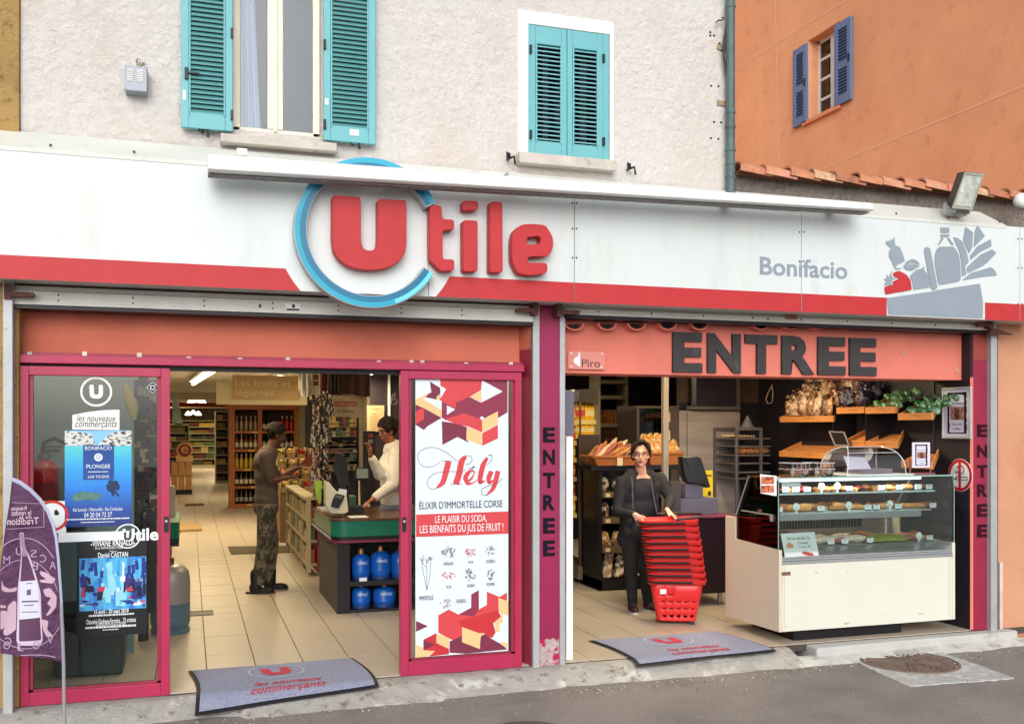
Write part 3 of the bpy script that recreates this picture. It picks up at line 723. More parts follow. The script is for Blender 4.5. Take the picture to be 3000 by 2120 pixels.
dr([(1118,225),(1238,225),(1240,295),(1118,295)],r=.006);dr([(1120,318),(1240,318),(1240,355),(1120,355)],r=.004)
dr([(1135,365),(1165,375),(1105,460),(1078,470)],r=.002);dr([(1210,370),(1235,370),(1310,465),(1270,460)],r=.002)
dr([(1295,355),(1360,370),(1425,420),(1480,560),(1515,700),(1460,770),(1485,870),(1420,910),(1410,700),(1385,560)])
dr([(1465,215),(1572,290),(1560,500),(1518,585),(1435,400)],r=.004);dr([(1635,190),(1740,345),(1640,440),(1585,500),(1600,270)],r=.004)
dr([(1820,385),(1830,485),(1680,560),(1540,675),(1530,620),(1640,480)],r=.004);dr([(1840,528),(1898,580),(1760,720),(1690,770),(1500,860),(1490,775),(1680,600)],r=.006)
dr([(1425,960),(1540,860),(1820,775),(1870,810),(1910,890),(1700,910)],r=.01)
mb=MB()
for a in(1683,2348,2988):
 for py in(595,670,755,860):
  for o in(-6,6):
   p=W3(a+o,py+(0 if a<2000 else 10 if a<2900 else 30),FY);mb.lathe([(.001,.003),(.006,.002),(.007,0)],(p.x,FY-.0005,p.z),8,axis='y')
for px_ in(150,394,620,2618,2771,2920):
 p=W3(px_,0,FY+.05);mb.lathe([(.001,.003),(.008,.002),(.009,0)],(p.x,FY+.02,zT+.035),8,axis='y')
mb.build('screw',flat('screw_dark',60,62,66,.5,metal=.5),fs_)
# awning cassette
AY=-.58
aw=thing('awning_cassette','long closed white awning cassette running above the sign','awning',(1.5,AY,3.3))
P0,P1=W3(610,441,AY),W3(2561,588,AY);B0,B1=W3(610,500,AY),W3(2561,616,AY)
def prof(pt,pb_):
 h=pt.z-pb_.z;q=lambda y,f:(AY+y,pb_.z+h*f)
 return[q(.06,0),q(.025,.0),q(.006,.05),q(.0,.12),q(.004,.25),q(.018,.5),q(.034,.75),q(.05,.93),q(.07,1.0),q(.11,1.01),q(.19,.9),q(.2,.4),q(.15,.02)]
a_,b_=prof(P0,B0),prof(P1,B1);n_=len(a_)
m=MB();m.add([(P0 .x,y,z)for y,z in a_]+[(P1 .x,y,z)for y,z in b_],[(i,i+n_,(i+1)%n_+n_,(i+1)%n_)for i in range(n_)]+[tuple(range(n_)),tuple(range(2*n_-1,n_-1,-1))])
m.build('housing',M('awning_white',(.80,.84,.83),.35,.03,vs=2,col3=(.5,.52,.5),thr3=(.68,.76),vs3=60),aw,smooth=True)
m=MB();m.add([(P0 .x,AY+.05,B0 .z-.006),(P1 .x,AY+.05,B1 .z-.006),(P1 .x,AY+.14,B1 .z-.004),(P0 .x,AY+.14,B0 .z-.004)],[(0,1,2,3)]);m.build('dark_seam',M('seam_dark',(.25,.25,.24),.9,.5,vs=40),aw,solid=.004)  # mottled dark strip along the underside of the cassette
for px_,py_ in((705,455),(1480,520),(2118,590),(2425,608)):
 p=W3(px_,py_,-.3);MB().box(p.x-.03,p.x+.03,AY+.12,-.0 if px_<1000 else FY+.01,p.z-.04,p.z+.0+(.0)).build('bracket',ALU if px_>1000 else WHT,aw)
 # ground floor front
sf=thing('shop_facade','shop front at street level with magenta pillars, terracotta lintels and dark end pier','shop front',(0,0,0))
zs=W(1200,899,-.06)[1]
def P4(pts,Y):return[W(a,b,Y)for a,b in pts]
zl0=(W(59,1044,.10)[1]+W(1518,1066,.10)[1])/2
xA,xB=W(50,1000,.12)[0],W(1521,1000,.12)[0]
MB().box(xA-.2,xB+.001,.12,.42,zl0,2.75).build('lintel',TERRA,sf)
xj0,xj1=xB,W(1552,1300,.0)[0]
zj=W(1530,1024,.05)[1]
MB().prismz([(xj0,.13),(xj0+.004,.13),(xj1,-.02),(xj1,.42),(xj0,.42)],zj,2.6).build('jamb',TERRA,sf)
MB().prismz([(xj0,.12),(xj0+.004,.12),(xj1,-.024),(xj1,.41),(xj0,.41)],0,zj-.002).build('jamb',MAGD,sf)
xw0,xw1=W(38,1300,.0)[0],W(57,1300,.0)[0]
MB().prismz([(xw0,-.03),(xw1,.10),(xw1,.42),(xw0,.42)],-.08,2.6).build('jamb',M('peeling_wood',(.36,.30,.26),.9,.3,vs=12,bump=.8,bs=30,col2=(.10,.07,.06),thr=(.5,.56),vs2=12,stretch=(1,1,.4)),sf)
MB().box(XL-1,W(9,1300,0)[0],-.02,.42,-.1,2.7).build('wall',TERRA,sf)
RAIL=M('rail_grey',(.42,.43,.45),.5,.10,vs=7,metal=.25,col2=(.3,.26,.24),thr=(.64,.72),vs2=18,bump=.12,bs=40)
def rail(l,r,base,Y0=-.05,Y1=.05,top=2.62,nm='shutter_rail'):
 a,b=W(l,1400,Y0)[0],W(r,1400,Y0)[0]
 m=MB();m.box(a,b,Y0,Y1,base,top);q=m.build(nm,RAIL,sf,bevel=.003)
 return q
rail(8,37,-.09,-.12,.02);r2=rail(1562,1581,-.03);r3=rail(1641,1656,-.03);r4=rail(2904,2922,-.06)
a,b=W(1580.5,1400,-.03)[0],W(1641.5,1400,-.03)[0]
PIL=M('pillar_magenta',(.29,.013,.075),.45,.08,vs=3,bump=.08,bs=20,col3=(.55,.45,.46),thr3=(.74,.76),vs3=40)
zc=W(1600,1870,-.03)[1]
MB().box(a,b,-.03,.42,zc,2.62).build('pillar',PIL,sf,bevel=.004)
MB().box(a+.001,b-.001,-.029,.42,-.04,zc).build('pillar_foot',M('flaking_plaster',(.45,.36,.36),.9,.2,vs=20,bump=.8,bs=40,col2=lin(180,22,80),thr=(.47,.52),vs2=14),sf)
MB().box(a-.05,b+.06,-.05,.40,-.11,-.03).build('pillar_base',conc,sf)
pcx=(a+b)/2
LB=M('letter_black',(.008,.006,.014),.7,.1,spec=.15)
SP=thing('entrance_lettering','black vertical lettering reading ENTREE on the magenta pillar between the openings','lettering',(pcx,-.03,1.2))
for i,ch in enumerate('ENTREE'):
 py=[1251,1316,1384,1449,1517,1583][i];q=rect(1591,py,1626,py+44.5,-.034);text('letter',ch,q[0],q[1],q[2],q[3],-.034,.003,LB,SP,bold=.04)
xC,xD=W(1645,1000,.1)[0],W(2851,1000,.1)[0]
zl1=(W(1653,1101,.10)[1]+W(2849,1106,.10)[1])/2
print('lintels',zl0,zl1)
lt=MB().box(xC,xD,.10,.42,zl1,2.62).build('lintel',SALMON,sf)
for px_ in(1677,1773,1859,1950,2043,2222,2310,2388,2470,2633,2709,2781):
 c=W(px_,955,.06);zt2=W(px_,948,.06)[1]
 m=MB();n_=8;o_=[];i_=[]
 for y in(.02,.11):
  for rr_,L in((.070,o_),(.058,i_)):L.append([(c[0]+rr_*math.cos(math.pi*k/n_)*1.1,y,zt2-rr_*.75*math.sin(math.pi*k/n_))for k in range(n_+1)])
 vs=o_[0]+i_[0]+o_[1]+i_[1];q=n_+1;f=[]
 for k in range(n_):f+=[(k,k+1,q+k+1,q+k),(k,2*q+k,2*q+k+1,k+1),(q+k,q+k+1,3*q+k+1,3*q+k)]
 m.add(vs,f);m.build('tile_end',SALMON,sf,smooth=True)
 MB().prism([(c[0]+.058*math.cos(math.pi*k/n_)*1.1,zt2-.0435*math.sin(math.pi*k/n_))for k in range(n_+1)],.096,.099).build('tile_hollow',M('hollow_dark',(.05,.035,.04),.9,.2),sf)
for a_,b_ in((2646,1034),(2805,1083)):
 p=W3(a_,b_,.098);MB().lathe([(.001,.004),(.03,.004),(.034,0)],(p.x,.098,p.z),14,axis='y').build('filler_patch',M('patch',lin(214,140,122),.9,.15),sf)
EN=thing('entrance_sign','large dark grey raised letters reading ENTREE on the salmon lintel','sign',(W(2270,1090,.08)[0],.08,zl1))
DG=M('letter_dark_grey',lin(62,58,60),.75,.12,vs=6,bump=.15,bs=80,col2=lin(96,92,92),thr=(.6,.75),vs2=8)
zt3=(W(1975,977,.07)[1]+W(2570,986,.07)[1])/2;zb3=(W(1975,1092,.07)[1]+W(2570,1097,.07)[1])/2
for ch,l,r in zip('ENTREE',(1973,2075,2186,2293,2399,2492),(2059,2172,2279,2388,2479,2570)):
 text('letter',ch,W(l,1040,.07)[0],W(r,1040,.07)[0],zb3,zt3,.075,.026,DG,EN,bold=.045)
xe0,xe1=W(2851,1500,.0)[0],W(2900,1500,.0)[0]
zcol=W(2870,1057,.0)[1]
MB().box(XS,xe0,.0,.005,-.004,zl1+.02).build('jamb',SALMON,sf)
MB().box(xe0,xe1,-.002,.44,-.03,zcol).build('pillar',MAGD,sf,bevel=.004)
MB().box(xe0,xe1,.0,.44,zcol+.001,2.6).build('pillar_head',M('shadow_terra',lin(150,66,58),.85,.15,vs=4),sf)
SQ=thing('entrance_lettering','black vertical lettering reading ENTREE on the dark red pillar at the right end','lettering',((xe0+xe1)/2,0,1.2))
for i,ch in enumerate('ENTREE'):
 py=[1243,1303,1362,1418,1476,1536][i];q=rect(2863,py,2893,py+36,-.006);text('letter',ch,q[0],q[1],q[2],q[3],-.006,.003,M('letter_maroon_black',(.03,.004,.012),.7,.1,spec=.15),SQ,bold=.04)
xr=W(2924,1400,-.0)[0]
PEACH=M('peach_render',(.60,.30,.18),.9,.06,vs=2,bump=.6,bs=28,bd=.015,col2=lin(188,108,78),thr=(.5,.8),vs2=1.2)
MB().box(xr,xr+3,.0,.45,-.2,2.62).build('wall',PEACH,sf)
MB().box(xr,xr+3,.0,.45,2.62,3.05).build('wall',M('brown_red_board',lin(96,52,44),.7,.1),sf)
MB().box(xr,xr+.03,-.02,.0,-.05,.55).build('plaster_edge',M('flake_white',(.6,.52,.46),.9,.2),sf)
m=MB();m.tube([(W(2925,960,-.2)[0],-.1,W(2925,965,-.2)[1]),(W(2925,960,-.2)[0]+.22,-.12,W(2925,975,-.2)[1])],.03,6,rr=[.035,.005]);m.build('broken_tile',RUST,sf)
# roller shutters rolled up
def roller(name,xa,xb,ztop,zslat,zbot,label,knob):
 t=thing(name,label,'roller shutter',((xa+xb)/2,-.06,zbot))
 MB().box(xa,xb,-.055,.09,zslat+.004,ztop).build('box_cover',ALUW,t)
 MB().box(xa,xb,-.075,.02,zbot,zslat).build('bottom_slat',ALUW,t,bevel=.004)
 MB().box(xa,xb,-.07,.10,zbot-.022,zbot-.004).build('rubber_edge',BLACK,t)
 m=MB()
 x=xa+.25
 while x<xb-.1:
  for z in(zbot+.03,zslat-.02):m.lathe([(.001,.003),(.005,.003),(.006,0)],(x,-.075,z),8,axis='y')
  x+=.42
 m.build('rivet',BLACK,t)
 MB().box(knob-.006,knob+.006,-.080,-.075,zbot+.03,zslat-.03).build('keyhole',BLACK,t)
 return t
z_sl_t=(W(61,842,-.06)[1]+W(1544,916,-.06)[1])/2;z_sl_b=(W(52,884,-.06)[1]+W(1544,950,-.06)[1])/2
zbx=zB-.004
t=roller('roller_shutter',W(38,900,-.06)[0],W(1561,900,-.06)[0],zbx+.0,z_sl_t,z_sl_b,'rolled up pale metal shutter over the left opening with a small square sticker',W(761,900,-.06)[0])
q=rect(837,888,880,912,-.079);MB().box(q[0],q[1],-.0785,-.075,q[2],q[3]).build('sticker',PAPER,t);MB().box(q[0]+.005,q[1]-.005,-.0795,-.0785,q[2]+.004,q[2]+.016).build('sticker_print',INK,t);MB().box(q[0]+.04,q[1]-.035,-.0795,-.0785,q[2]+.022,q[3]-.006).build('sticker_print',INK,t)
zr_t=(W(1660,898,-.06)[1]+W(2880,937,-.06)[1])/2;zr_b=(W(1660,928,-.06)[1]+W(2880,962,-.06)[1])/2
print('roller',z_sl_t,z_sl_b,zr_t,zr_b,zB)
t=roller('roller_shutter',W(1655,930,-.06)[0],W(2898,930,-.06)[0],zr_t+.02,min(zr_t,zB-.01),zr_b,'rolled up stained metal shutter over the right opening with a brown sticker',W(2246,925,-.06)[0])
q=rect(2302,920,2336,936,-.079);MB().box(q[0],q[1],-.0785,-.075,q[2],q[3]).build('sticker',flat('brown_sticker',150,104,80,.6),t)
for px_,py_,d,lab in((22,853,1,'rusty iron bracket at the top of the left guide rail'),(1570,904,-1,'rusty iron bracket left of the magenta pillar'),(1641,907,1,'rusty iron bracket right of the magenta pillar'),(2905,945,-1,'rusty iron bracket at the top of the right guide rail')):
 p=W3(px_,py_,-.14);m=MB()
 m.box(p.x-.02,p.x+.02,-.14,-.05,p.z-.045,p.z+.045);m.box(*sorted((p.x,p.x+d*.13)),-.15,-.12,p.z-.03,p.z+.0)
 m.cyl((p.x+d*.13,-.16,p.z-.015),(p.x+d*.13,-.11,p.z-.015),.015,n=10)
 m.build('shutter_bracket',RUST,bevel=.003,label=lab,cat='bracket',loc=(p.x,-.1,p.z))
 # magenta sliding doors
DY=.02
zt0,zt1_=(W(59,1044,DY)[1]+W(1518,1064,DY)[1])/2,(W(59,1069,DY)[1]+W(1518,1084,DY)[1])/2
dr_=thing('door_track','magenta overhead track box running above the sliding doors','door track',(xA,DY,zt1_))
m=MB();m.box(xA,xB,DY-.02,.118,zt1_,zt0);m.build('track',MAG,dr_,bevel=.004)
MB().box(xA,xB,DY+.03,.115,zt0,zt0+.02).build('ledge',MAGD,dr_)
MB().box(xA,xB,DY+.06,.118,zt1_-.03,zt1_-.002).build('dark_gap',BLACK,dr_)
for px_ in(85,247,408,553,704,845,1112,1208,1240,1368,1500):
 p=W3(px_,1038+.012*px_,DY);MB().box(p.x-.015,p.x+.015,DY+.02,DY+.04,zt0+.0,zt0+rnd.choice((.012,.03,.02))).build('track_clip',flat('clip_cream',200,196,180,.6,.2),dr_,bevel=.004)
def door(out,inn,label,hx=None,hpy=1535):
 o_=rect(*out,DY-.03);i_=rect(*inn,DY-.03)
 t=thing('sliding_door',label,'sliding door',((o_[0]+o_[1])/2,DY,o_[2]))
 a,b=DY-.03,DY+.03;mat=MAG
 m=MB();m.box(o_[0],i_[0],a,b,o_[2],o_[3]);m.box(i_[1],o_[1],a,b,o_[2],o_[3])
 m.box(i_[0],i_[1],a,b,o_[2],i_[2]);m.box(i_[0],i_[1],a,b,i_[3],o_[3])
 fr_=m.build('frame',mat,t,bevel=.003)
 m=MB();e=.022
 m.box(i_[0],i_[0]+e,a+.02,b-.005,i_[2],i_[3]);m.box(i_[1]-e,i_[1],a+.02,b-.005,i_[2],i_[3]);m.box(i_[0],i_[1],a+.02,b-.005,i_[2],i_[2]+e*.6)
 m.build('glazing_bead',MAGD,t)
 MB().box(i_[0]+.005,i_[1]-.005,DY-.003,DY+.003,i_[2]+.005,i_[3]-.001).build('glass',GLS,t)
 if hx:p=W3(hx,hpy,a);MB().prism(rpoly([(p.x-.014,p.z-.05),(p.x+.014,p.z-.05),(p.x+.014,p.z+.05),(p.x-.014,p.z+.05)],.012),a-.008,a).build('flush_handle',BLACK,t);MB().lathe([(.001,.006),(.008,.005),(.009,0)],(p.x,a-.008,p.z+.02),10,axis='y').build('lock',ALU,t)
 return t,o_,i_
d1,o1,i1=door((58,1071,498,2040),(84,1098,471,2000),'magenta framed glass sliding door on the left covered with stickers and posters',487)
d2,o2,i2=door((1174,1085,1529,1954),(1198,1109,1509,1914),'magenta framed glass sliding door on the right filled by a tall poster',1184)
# stickers and posters on the left door (front face of glass)
GY=DY-.0045
def st(name,outs,mat,parent,dz=0,th=.0008):return shape(name,outs,GY-dz,th,mat,parent)
logo=thing('logo_sticker','round white logo sticker with a white letter at the top of the left door','sticker',(W(282,1200,GY)[0],GY,1.8))
c=W(282,1147,GY);rz=(W(282,1104,GY)[1]-W(282,1191,GY)[1])/2
st('ring',[circ(c[0],c[1],rz),circ(c[0],c[1],rz*.86)],WHT,logo)
def Upoly(cx,cz,w,h,t=.36):
 o=[(cx-w,cz+h),(cx-w*t,cz+h),(cx-w*t,cz-h*.25,w*.25),(cx-w*.1,cz-h*.45,.1*w),(cx+w*.1,cz-h*.45,.1*w),(cx+w*t,cz-h*.25,w*.25),(cx+w*t,cz+h),(cx+w,cz+h),(cx+w,cz-h*.35),(cx+w*.75,cz-h*.9),(cx,cz-h),(cx-w*.75,cz-h*.9),(cx-w,cz-h*.35)]
 return rpoly(o,r=w*.25)
st('letter',[Upoly(c[0],c[1],rz*.42,rz*.47)],WHT,logo)
slog=thing('slogan_sticker','white sticker with black handwritten slogan under the round logo on the left door','sticker',(W(280,1260,GY)[0],GY,1.6))
pts=WP(T([(498,450),(620,425),(760,408),(898,404),(898,578),(498,572)],40,1060,2.898),GY);st('paper',[pts],WHT,slog)
def px_text(body,l,t,r,b,Y,mat,parent,name='lettering',**k):
 q=rect(l,t,r,b,Y);return text(name,body,q[0],q[1],q[2],q[3],Y,.0006,mat,parent,**k)
def q1(l,t,r,b):return 40+l/2.898,1060+t/2.898,40+r/2.898,1060+b/2.898
px_text('les nouveaux',*q1(535,448,870,505),GY-.001,INK,slog,shear=.35)
px_text('commerçants',*q1(522,505,878,566),GY-.001,INK,slog,shear=.35)
dia=thing('diamond_sticker','small black diamond shaped sticker in the top right corner of the left door','sticker',(W(447,1132,GY)[0],GY,1.8))
cx_,cz_=W(447,1135,GY);r_=.036
st('paper',[[(cx_-r_,cz_),(cx_,cz_+r_),(cx_+r_,cz_),(cx_,cz_-r_)]],WHT,dia);r_=.032
st('print',[[(cx_-r_,cz_),(cx_,cz_+r_),(cx_+r_,cz_),(cx_,cz_-r_)]],INK,dia,.001);st('print',[arcband(cx_,cz_,.010,.015,0,359)],WHT,dia,.002)
dp=thing('diving_poster','blue underwater poster with a diver and the words BONIFACIO PLONGEE on the left door','poster',(W(290,1400,GY)[0],GY,1.2))
Q=rect(*q1(434,582,1001,1385),GY)
dm=bpy.data.materials.new('sea_print');dm.use_nodes=True;n=dm.node_tree.nodes;l=dm.node_tree.links
tc=n.new('ShaderNodeTexCoord');sx_=n.new('ShaderNodeSeparateXYZ');l.new(tc.outputs['Generated'],sx_.inputs[0])
nz=n.new('ShaderNodeTexNoise');nz.inputs['Scale'].default_value=3;nz.inputs['Detail'].default_value=5;l.new(tc.outputs['Generated'],nz.inputs[0])
ad=n.new('ShaderNodeMath');ad.operation='MULTIPLY_ADD';ad.inputs[1].default_value=.12;l.new(nz.outputs[0],ad.inputs[0]);l.new(sx_.outputs[2],ad.inputs[2])
cr=n.new('ShaderNodeValToRGB');l.new(ad.outputs[0],cr.inputs[0]);e=cr.color_ramp.elements
e[0].position=.05;e[0].color=(*lin(14,42,110),1);e[1].position=1.0;e[1].color=(*lin(90,190,200),1)
for p_,c_ in((.25,(20,74,160)),(.45,(20,120,215)),(.7,(30,160,220)),(.86,(70,190,205))):x=e.new(p_);x.color=(*lin(*c_),1)
l.new(cr.outputs[0],n['Principled BSDF'].inputs['Base Color']);n['Principled BSDF'].inputs['Roughness'].default_value=.35
MB().box(Q[0],Q[1],GY-.0008,GY,Q[2],Q[3]).build('paper',dm,dp)
zw=Q[3]-(Q[3]-Q[2])*.15
st('print',[[(Q[0],Q[3]),(Q[1],Q[3]),(Q[1],zw),(Q[0],zw)]],flat('print_sky',130,190,235),dp,.001)
CL=M('print_cliff',(.62,.63,.62),.5,.1,vs2=32,vs=30,col2=(.03,.03,.03),thr=(.52,.56),stretch=(1,1,1.8))
xm_=(Q[0]+Q[1])/2;zh=Q[3]-zw
st('print',[[(Q[0],zw-.004),(Q[0],Q[3]-.002),(Q[0]+.05,Q[3]-.004),(Q[0]+.1,Q[3]-.012),(xm_-.04,Q[3]-.02),(xm_-.02,zw+.012),(xm_-.015,zw-.004)]],CL,dp,.002)
st('print',[[(Q[1],zw-.006),(Q[1],Q[3]-.004),(Q[1]-.06,Q[3]-.003),(xm_+.06,Q[3]-.02),(xm_+.015,zw+.018),(xm_-.01,zw-.006)]],CL,dp,.002)
q=rect(*q1(590,706,852,996),GY);DBL=flat('print_navy',26,72,146);st('print',[[(q[0],q[2]),(q[1],q[2]),(q[1],q[3]),(q[0],q[3])]],DBL,dp,.003)
PW=flat('print_white',230,236,240)
px_text('BONIFACIO',*q1(606,716,833,745),GY-.004,PW,dp);px_text('PLONGEE',*q1(618,870,820,900),GY-.004,PW,dp)
px_text('LIVE TO DIVE',*q1(632,963,810,983),GY-.004,PW,dp)
cx_,cz_=W(*q1(720,808,0,0)[:2],GY);st('print',[circ(cx_,cz_,.024)],PW,dp,.004)
sp_=[(cx_+.0022*(k/5)*math.cos(k/2.6),cz_+.0022*(k/5)*math.sin(k/2.6))for k in range(6,40)]
st('print',[line2(sp_,.0025)],DBL,dp,.005)
q=rect(*q1(632,929,803,932),GY);st('print',[[(q[0],q[2]),(q[1],q[2]),(q[1],q[3]),(q[0],q[3])]],PW,dp,.004)
dv=T([(800,1010),(825,998),(850,1010),(880,1005),(905,1060),(890,1090),(860,1085),(905,1140),(890,1142),(850,1110),(855,1140),(835,1135),(825,1105),(790,1085),(785,1040),(805,1035)],40,1060,2.898)
st('print',[rpoly(WP(dv,GY),.004,3)],flat('print_diver',22,44,84),dp,.002);
fs2=T([(480,1150),(520,1110),(600,1095),(700,1110),(760,1125),(700,1180),(620,1165),(540,1185)],40,1060,2.898)
st('print',[rpoly(WP(fs2,GY),.02,4)],M('print_reef',lin(80,122,116),.5,.3,vs=20),dp,.002)
px_text('Iles Lavezzi - Merouville - Iles Cerbicales',*q1(505,1238,925,1258),GY-.002,PW,dp);px_text('04 20 04 73 27',*q1(598,1278,835,1312),GY-.002,PW,dp)
for a_,b_,c_,d_ in((450,1328,985,1334),(570,1355,860,1360)):
 q=rect(*q1(a_,b_,c_,d_),GY);k=q[0];m=MB()
 while k<q[1]:w_=rnd.uniform(.004,.014);m.box(k,min(k+w_,q[1]),GY-.002,GY-.0014,q[2]+(q[3]-q[2])*.3,q[3]-(q[3]-q[2])*.2);k+=w_+.003
 m.build('small_print',PW,dp)
nd=thing('no_dogs_sign','white notice with a red ring, half hidden behind the purple flag','sign',(W(165,1500,GY)[0],GY,1.2))
q=rect(*q1(250,1182,445,1448),GY);st('paper',[[(q[0],q[2]),(q[1],q[2]),(q[1],q[3]),(q[0],q[3])]],PW,nd)
cx_,cz_=W(*q1(325,1305,0,0)[:2],GY);st('print',[circ(cx_,cz_,.095,36),circ(cx_,cz_,.078,36)],flat('print_red',196,52,46),nd,.001)
st('print',[WP([q1(a,b,0,0)[:2]for a,b in((345,1265),(362,1248),(388,1280),(380,1298),(352,1300),(345,1290))],GY)],INK,nd,.001)
us=thing('shop_strip_sticker','white strip sticker carrying the shop name Utile in a circle across the left door','sticker',(W(300,1570,GY)[0],GY,.9))
pts=WP([q1(a,b,0,0)[:2]for a,b in((380,1450),(985,1432),(985,1506),(380,1530))],GY);st('strip',[pts],PW,us,.004)
cx_,cz_=W(*q1(968,1476,0,0)[:2],GY);st('ring',[circ(cx_,cz_,.077),circ(cx_,cz_,.069)],PW,us,.006)
px_text('Utile',*q1(925,1415,1230,1512),GY-.006,PW,us,bold=.03)
st('print',[Upoly(cx_+.0,cz_,.022,.026)],flat('print_grey_dark',60,70,80),us,.0065)
gp=thing('exhibition_poster','black exhibition poster with a bright blue abstract painting low on the left door','poster',(W(325,1720,GY)[0],GY,.6))
def q2(l,t,r,b):return l/2.1923,1380+t/2.1923,r/2.1923,1380+b/2.1923
Q=rect(*q2(492,440,942,1040),GY);st('paper',[[(Q[0],Q[2]),(Q[1],Q[2]),(Q[1],Q[3]),(Q[0],Q[3])]],flat('print_black',20,22,30,.35),gp)
px_text('-VIVIANE RANALDI-',*q2(583,445,868,474),GY-.002,PW,gp,bold=.02);px_text('35 ans ANNIVERSAIRE ATELIER',*q2(610,484,790,495),GY-.002,PW,gp)
px_text('Expose',*q2(705,506,750,518),GY-.002,PW,gp);px_text('Daniel CASTAN',*q2(630,522,822,548),GY-.002,PW,gp,bold=.015)
px_text('15 avril - 30 sept 2018',*q2(605,890,826,912),GY-.002,PW,gp,bold=.02)
px_text('Ossceini-Gauhaga-Ferreira... 25 artistes',*q2(555,952,872,974),GY-.002,PW,gp,bold=.01)
px_text('Sculpteurs Arman-Cerdani',*q2(615,974,808,990),GY-.002,PW,gp)
for a_,b_,c_,d_ in((570,918,860,924),(548,994,875,1000),(660,1012,760,1018)):
 q=rect(*q2(a_,b_,c_,d_),GY);k=q[0];m=MB()
 while k<q[1]:w_=rnd.uniform(.004,.014);m.box(k,min(k+w_,q[1]),GY-.002,GY-.0014,q[2]+(q[3]-q[2])*.3,q[3]-(q[3]-q[2])*.2);k+=w_+.003
 m.build('small_print',PW,gp)
Q=rect(*q2(509,560,938,876),GY);w_,h_=Q[1]-Q[0],Q[3]-Q[2]
st('painting',[[(Q[0],Q[2]),(Q[1],Q[2]),(Q[1],Q[3]),(Q[0],Q[3])]],M('paint_blue',lin(34,104,200),.4,.5,vs=9,col2=lin(90,190,240),thr=(.4,.62),vs2=7,stretch=(2.5,1,.7)),gp,.001)
PC=[flat('dab_'+str(i),*c_,.4,.2)for i,c_ in enumerate(((150,220,240),(80,180,232),(18,28,66),(30,50,140),(200,60,90),(220,230,240),(66,40,120),(14,18,40)))]
pm=[MB()for _ in PC]
for k in range(150):
 u,v=rnd.random(),rnd.random()
 if abs(u-.5)<.17:c_=rnd.choice((0,0,1,1,5));ww,hh=.01+.02*rnd.random(),.05+.08*rnd.random()
 elif v>.6:c_=rnd.choice((1,3,1,3));ww,hh=.02,.04+.05*rnd.random()
 elif v>.2:c_=rnd.choice((2,3,7,6,2,4));ww,hh=.01+.03*rnd.random(),.02+.05*rnd.random()
 else:c_=rnd.choice((3,3,1,4,5,6));ww,hh=.05*rnd.random()+.01,.008+.01*rnd.random()
 x,z=Q[0]+u*(w_-ww),Q[2]+v*(h_-hh);a_=rnd.uniform(-.4,.4)*ww;x=min(max(x,Q[0]+abs(a_)),Q[1]-ww-abs(a_))
 yy=GY-.0022-.00001*k
 pm[c_].add([(x,yy,z),(x+ww,yy,z),(x+ww+a_,yy,z+hh),(x+a_,yy,z+hh)],[(0,1,2,3)])
for i,p_ in enumerate(pm):p_.build('brush_stroke',PC[i],gp,kind='stuff')
# tall drink poster on the right door
hp=thing('drink_poster','tall white drink poster with red geometric shapes and red script on the right door','poster',(W(1350,1900,GY)[0],GY,.1))
Q=rect(1217,1110,1489,1917,GY);zq=[W(a,b,GY)[1]for a,b in((1217,1926),(1491,1904))]
MB().box(Q[0],Q[1],GY-.0008,GY,sum(zq)/2,Q[3]).build('paper',flat('poster_white',214,226,236,.45),hp);HZ0=sum(zq)/2+.001
CM={'m':flat('print_maroon',118,40,66),'r':flat('print_coral',204,66,72),'R':flat('print_scarlet',190,44,52),'b':flat('print_beige',222,190,136),'p':flat('print_plum',136,46,74),'k':flat('print_line',96,70,100),'w':flat('poster_white',214,226,236,.45)}
kk=0
def hpol(c_,pts,ox,oy,s):
 global kk;kk+=1
 P_=[(min(max(x,Q[0]+.0005),Q[1]-.0005),min(max(z,HZ0),Q[3]-.0005))for x,z in WP(T(pts,ox,oy,s),GY)]
 st('print',[P_],CM[c_],hp,.001+kk*.00006,.0005)
A=(1000,700,2.296)
hpol('m',[(595,958),(665,1000),(665,1085),(550,1060),(605,1030)],*A)
hpol('p',[(945,940),(1118,940),(1118,1165),(1050,1205),(770,1145),(765,1060),(860,1060),(940,1100),(1085,1025)],*A)
hpol('r',[(665,940),(945,940),(940,1015),(860,1062),(770,1100),(770,1145),(660,1080),(705,1010),(665,985)],*A)
hpol('p',[(675,1090),(770,1140),(940,1180),(1050,1200),(940,1215),(830,1170),(700,1215),(675,1200)],*A)
hpol('b',[(862,1060),(942,1018),(946,1100)],*A);hpol('b',[(497,1078),(600,1028),(550,1075),(675,1150),(675,1202),(560,1140),(497,1112)],*A);hpol('b',[(640,1062),(662,1040),(662,1085),(640,1078)],*A)
hpol('m',[(497,1112),(560,1140),(674,1202),(580,1258),(555,1284),(497,1248)],*A);hpol('r',[(497,1160),(555,1130),(555,1212),(497,1245)],*A)
hpol('m',[(675,1225),(780,1240),(845,1265),(840,1345),(860,1370),(780,1330),(680,1384)],*A)
hpol('r',[(690,1212),(830,1170),(946,1215),(946,1300),(860,1262),(780,1245)],*A)
hpol('b',[(946,1214),(1053,1157),(1053,1245),(946,1300)],*A);hpol('b',[(843,1260),(946,1302),(946,1390),(840,1345)],*A);hpol('r',[(948,1304),(1053,1248),(1053,1340),(948,1390)],*A)
hpol('w',[(930,1205),(945,1188),(962,1205),(945,1216)],*A);hpol('w',[(710,1118),(765,1145),(710,1182)],*A)
B_=(1200,1580,4.272)
hpol('m',[(80,1015),(228,1080),(80,1150)],*B_)
hpol('p',[(770,685),(866,628),(866,860),(900,1100),(600,1000),(600,940),(770,850)],*B_)
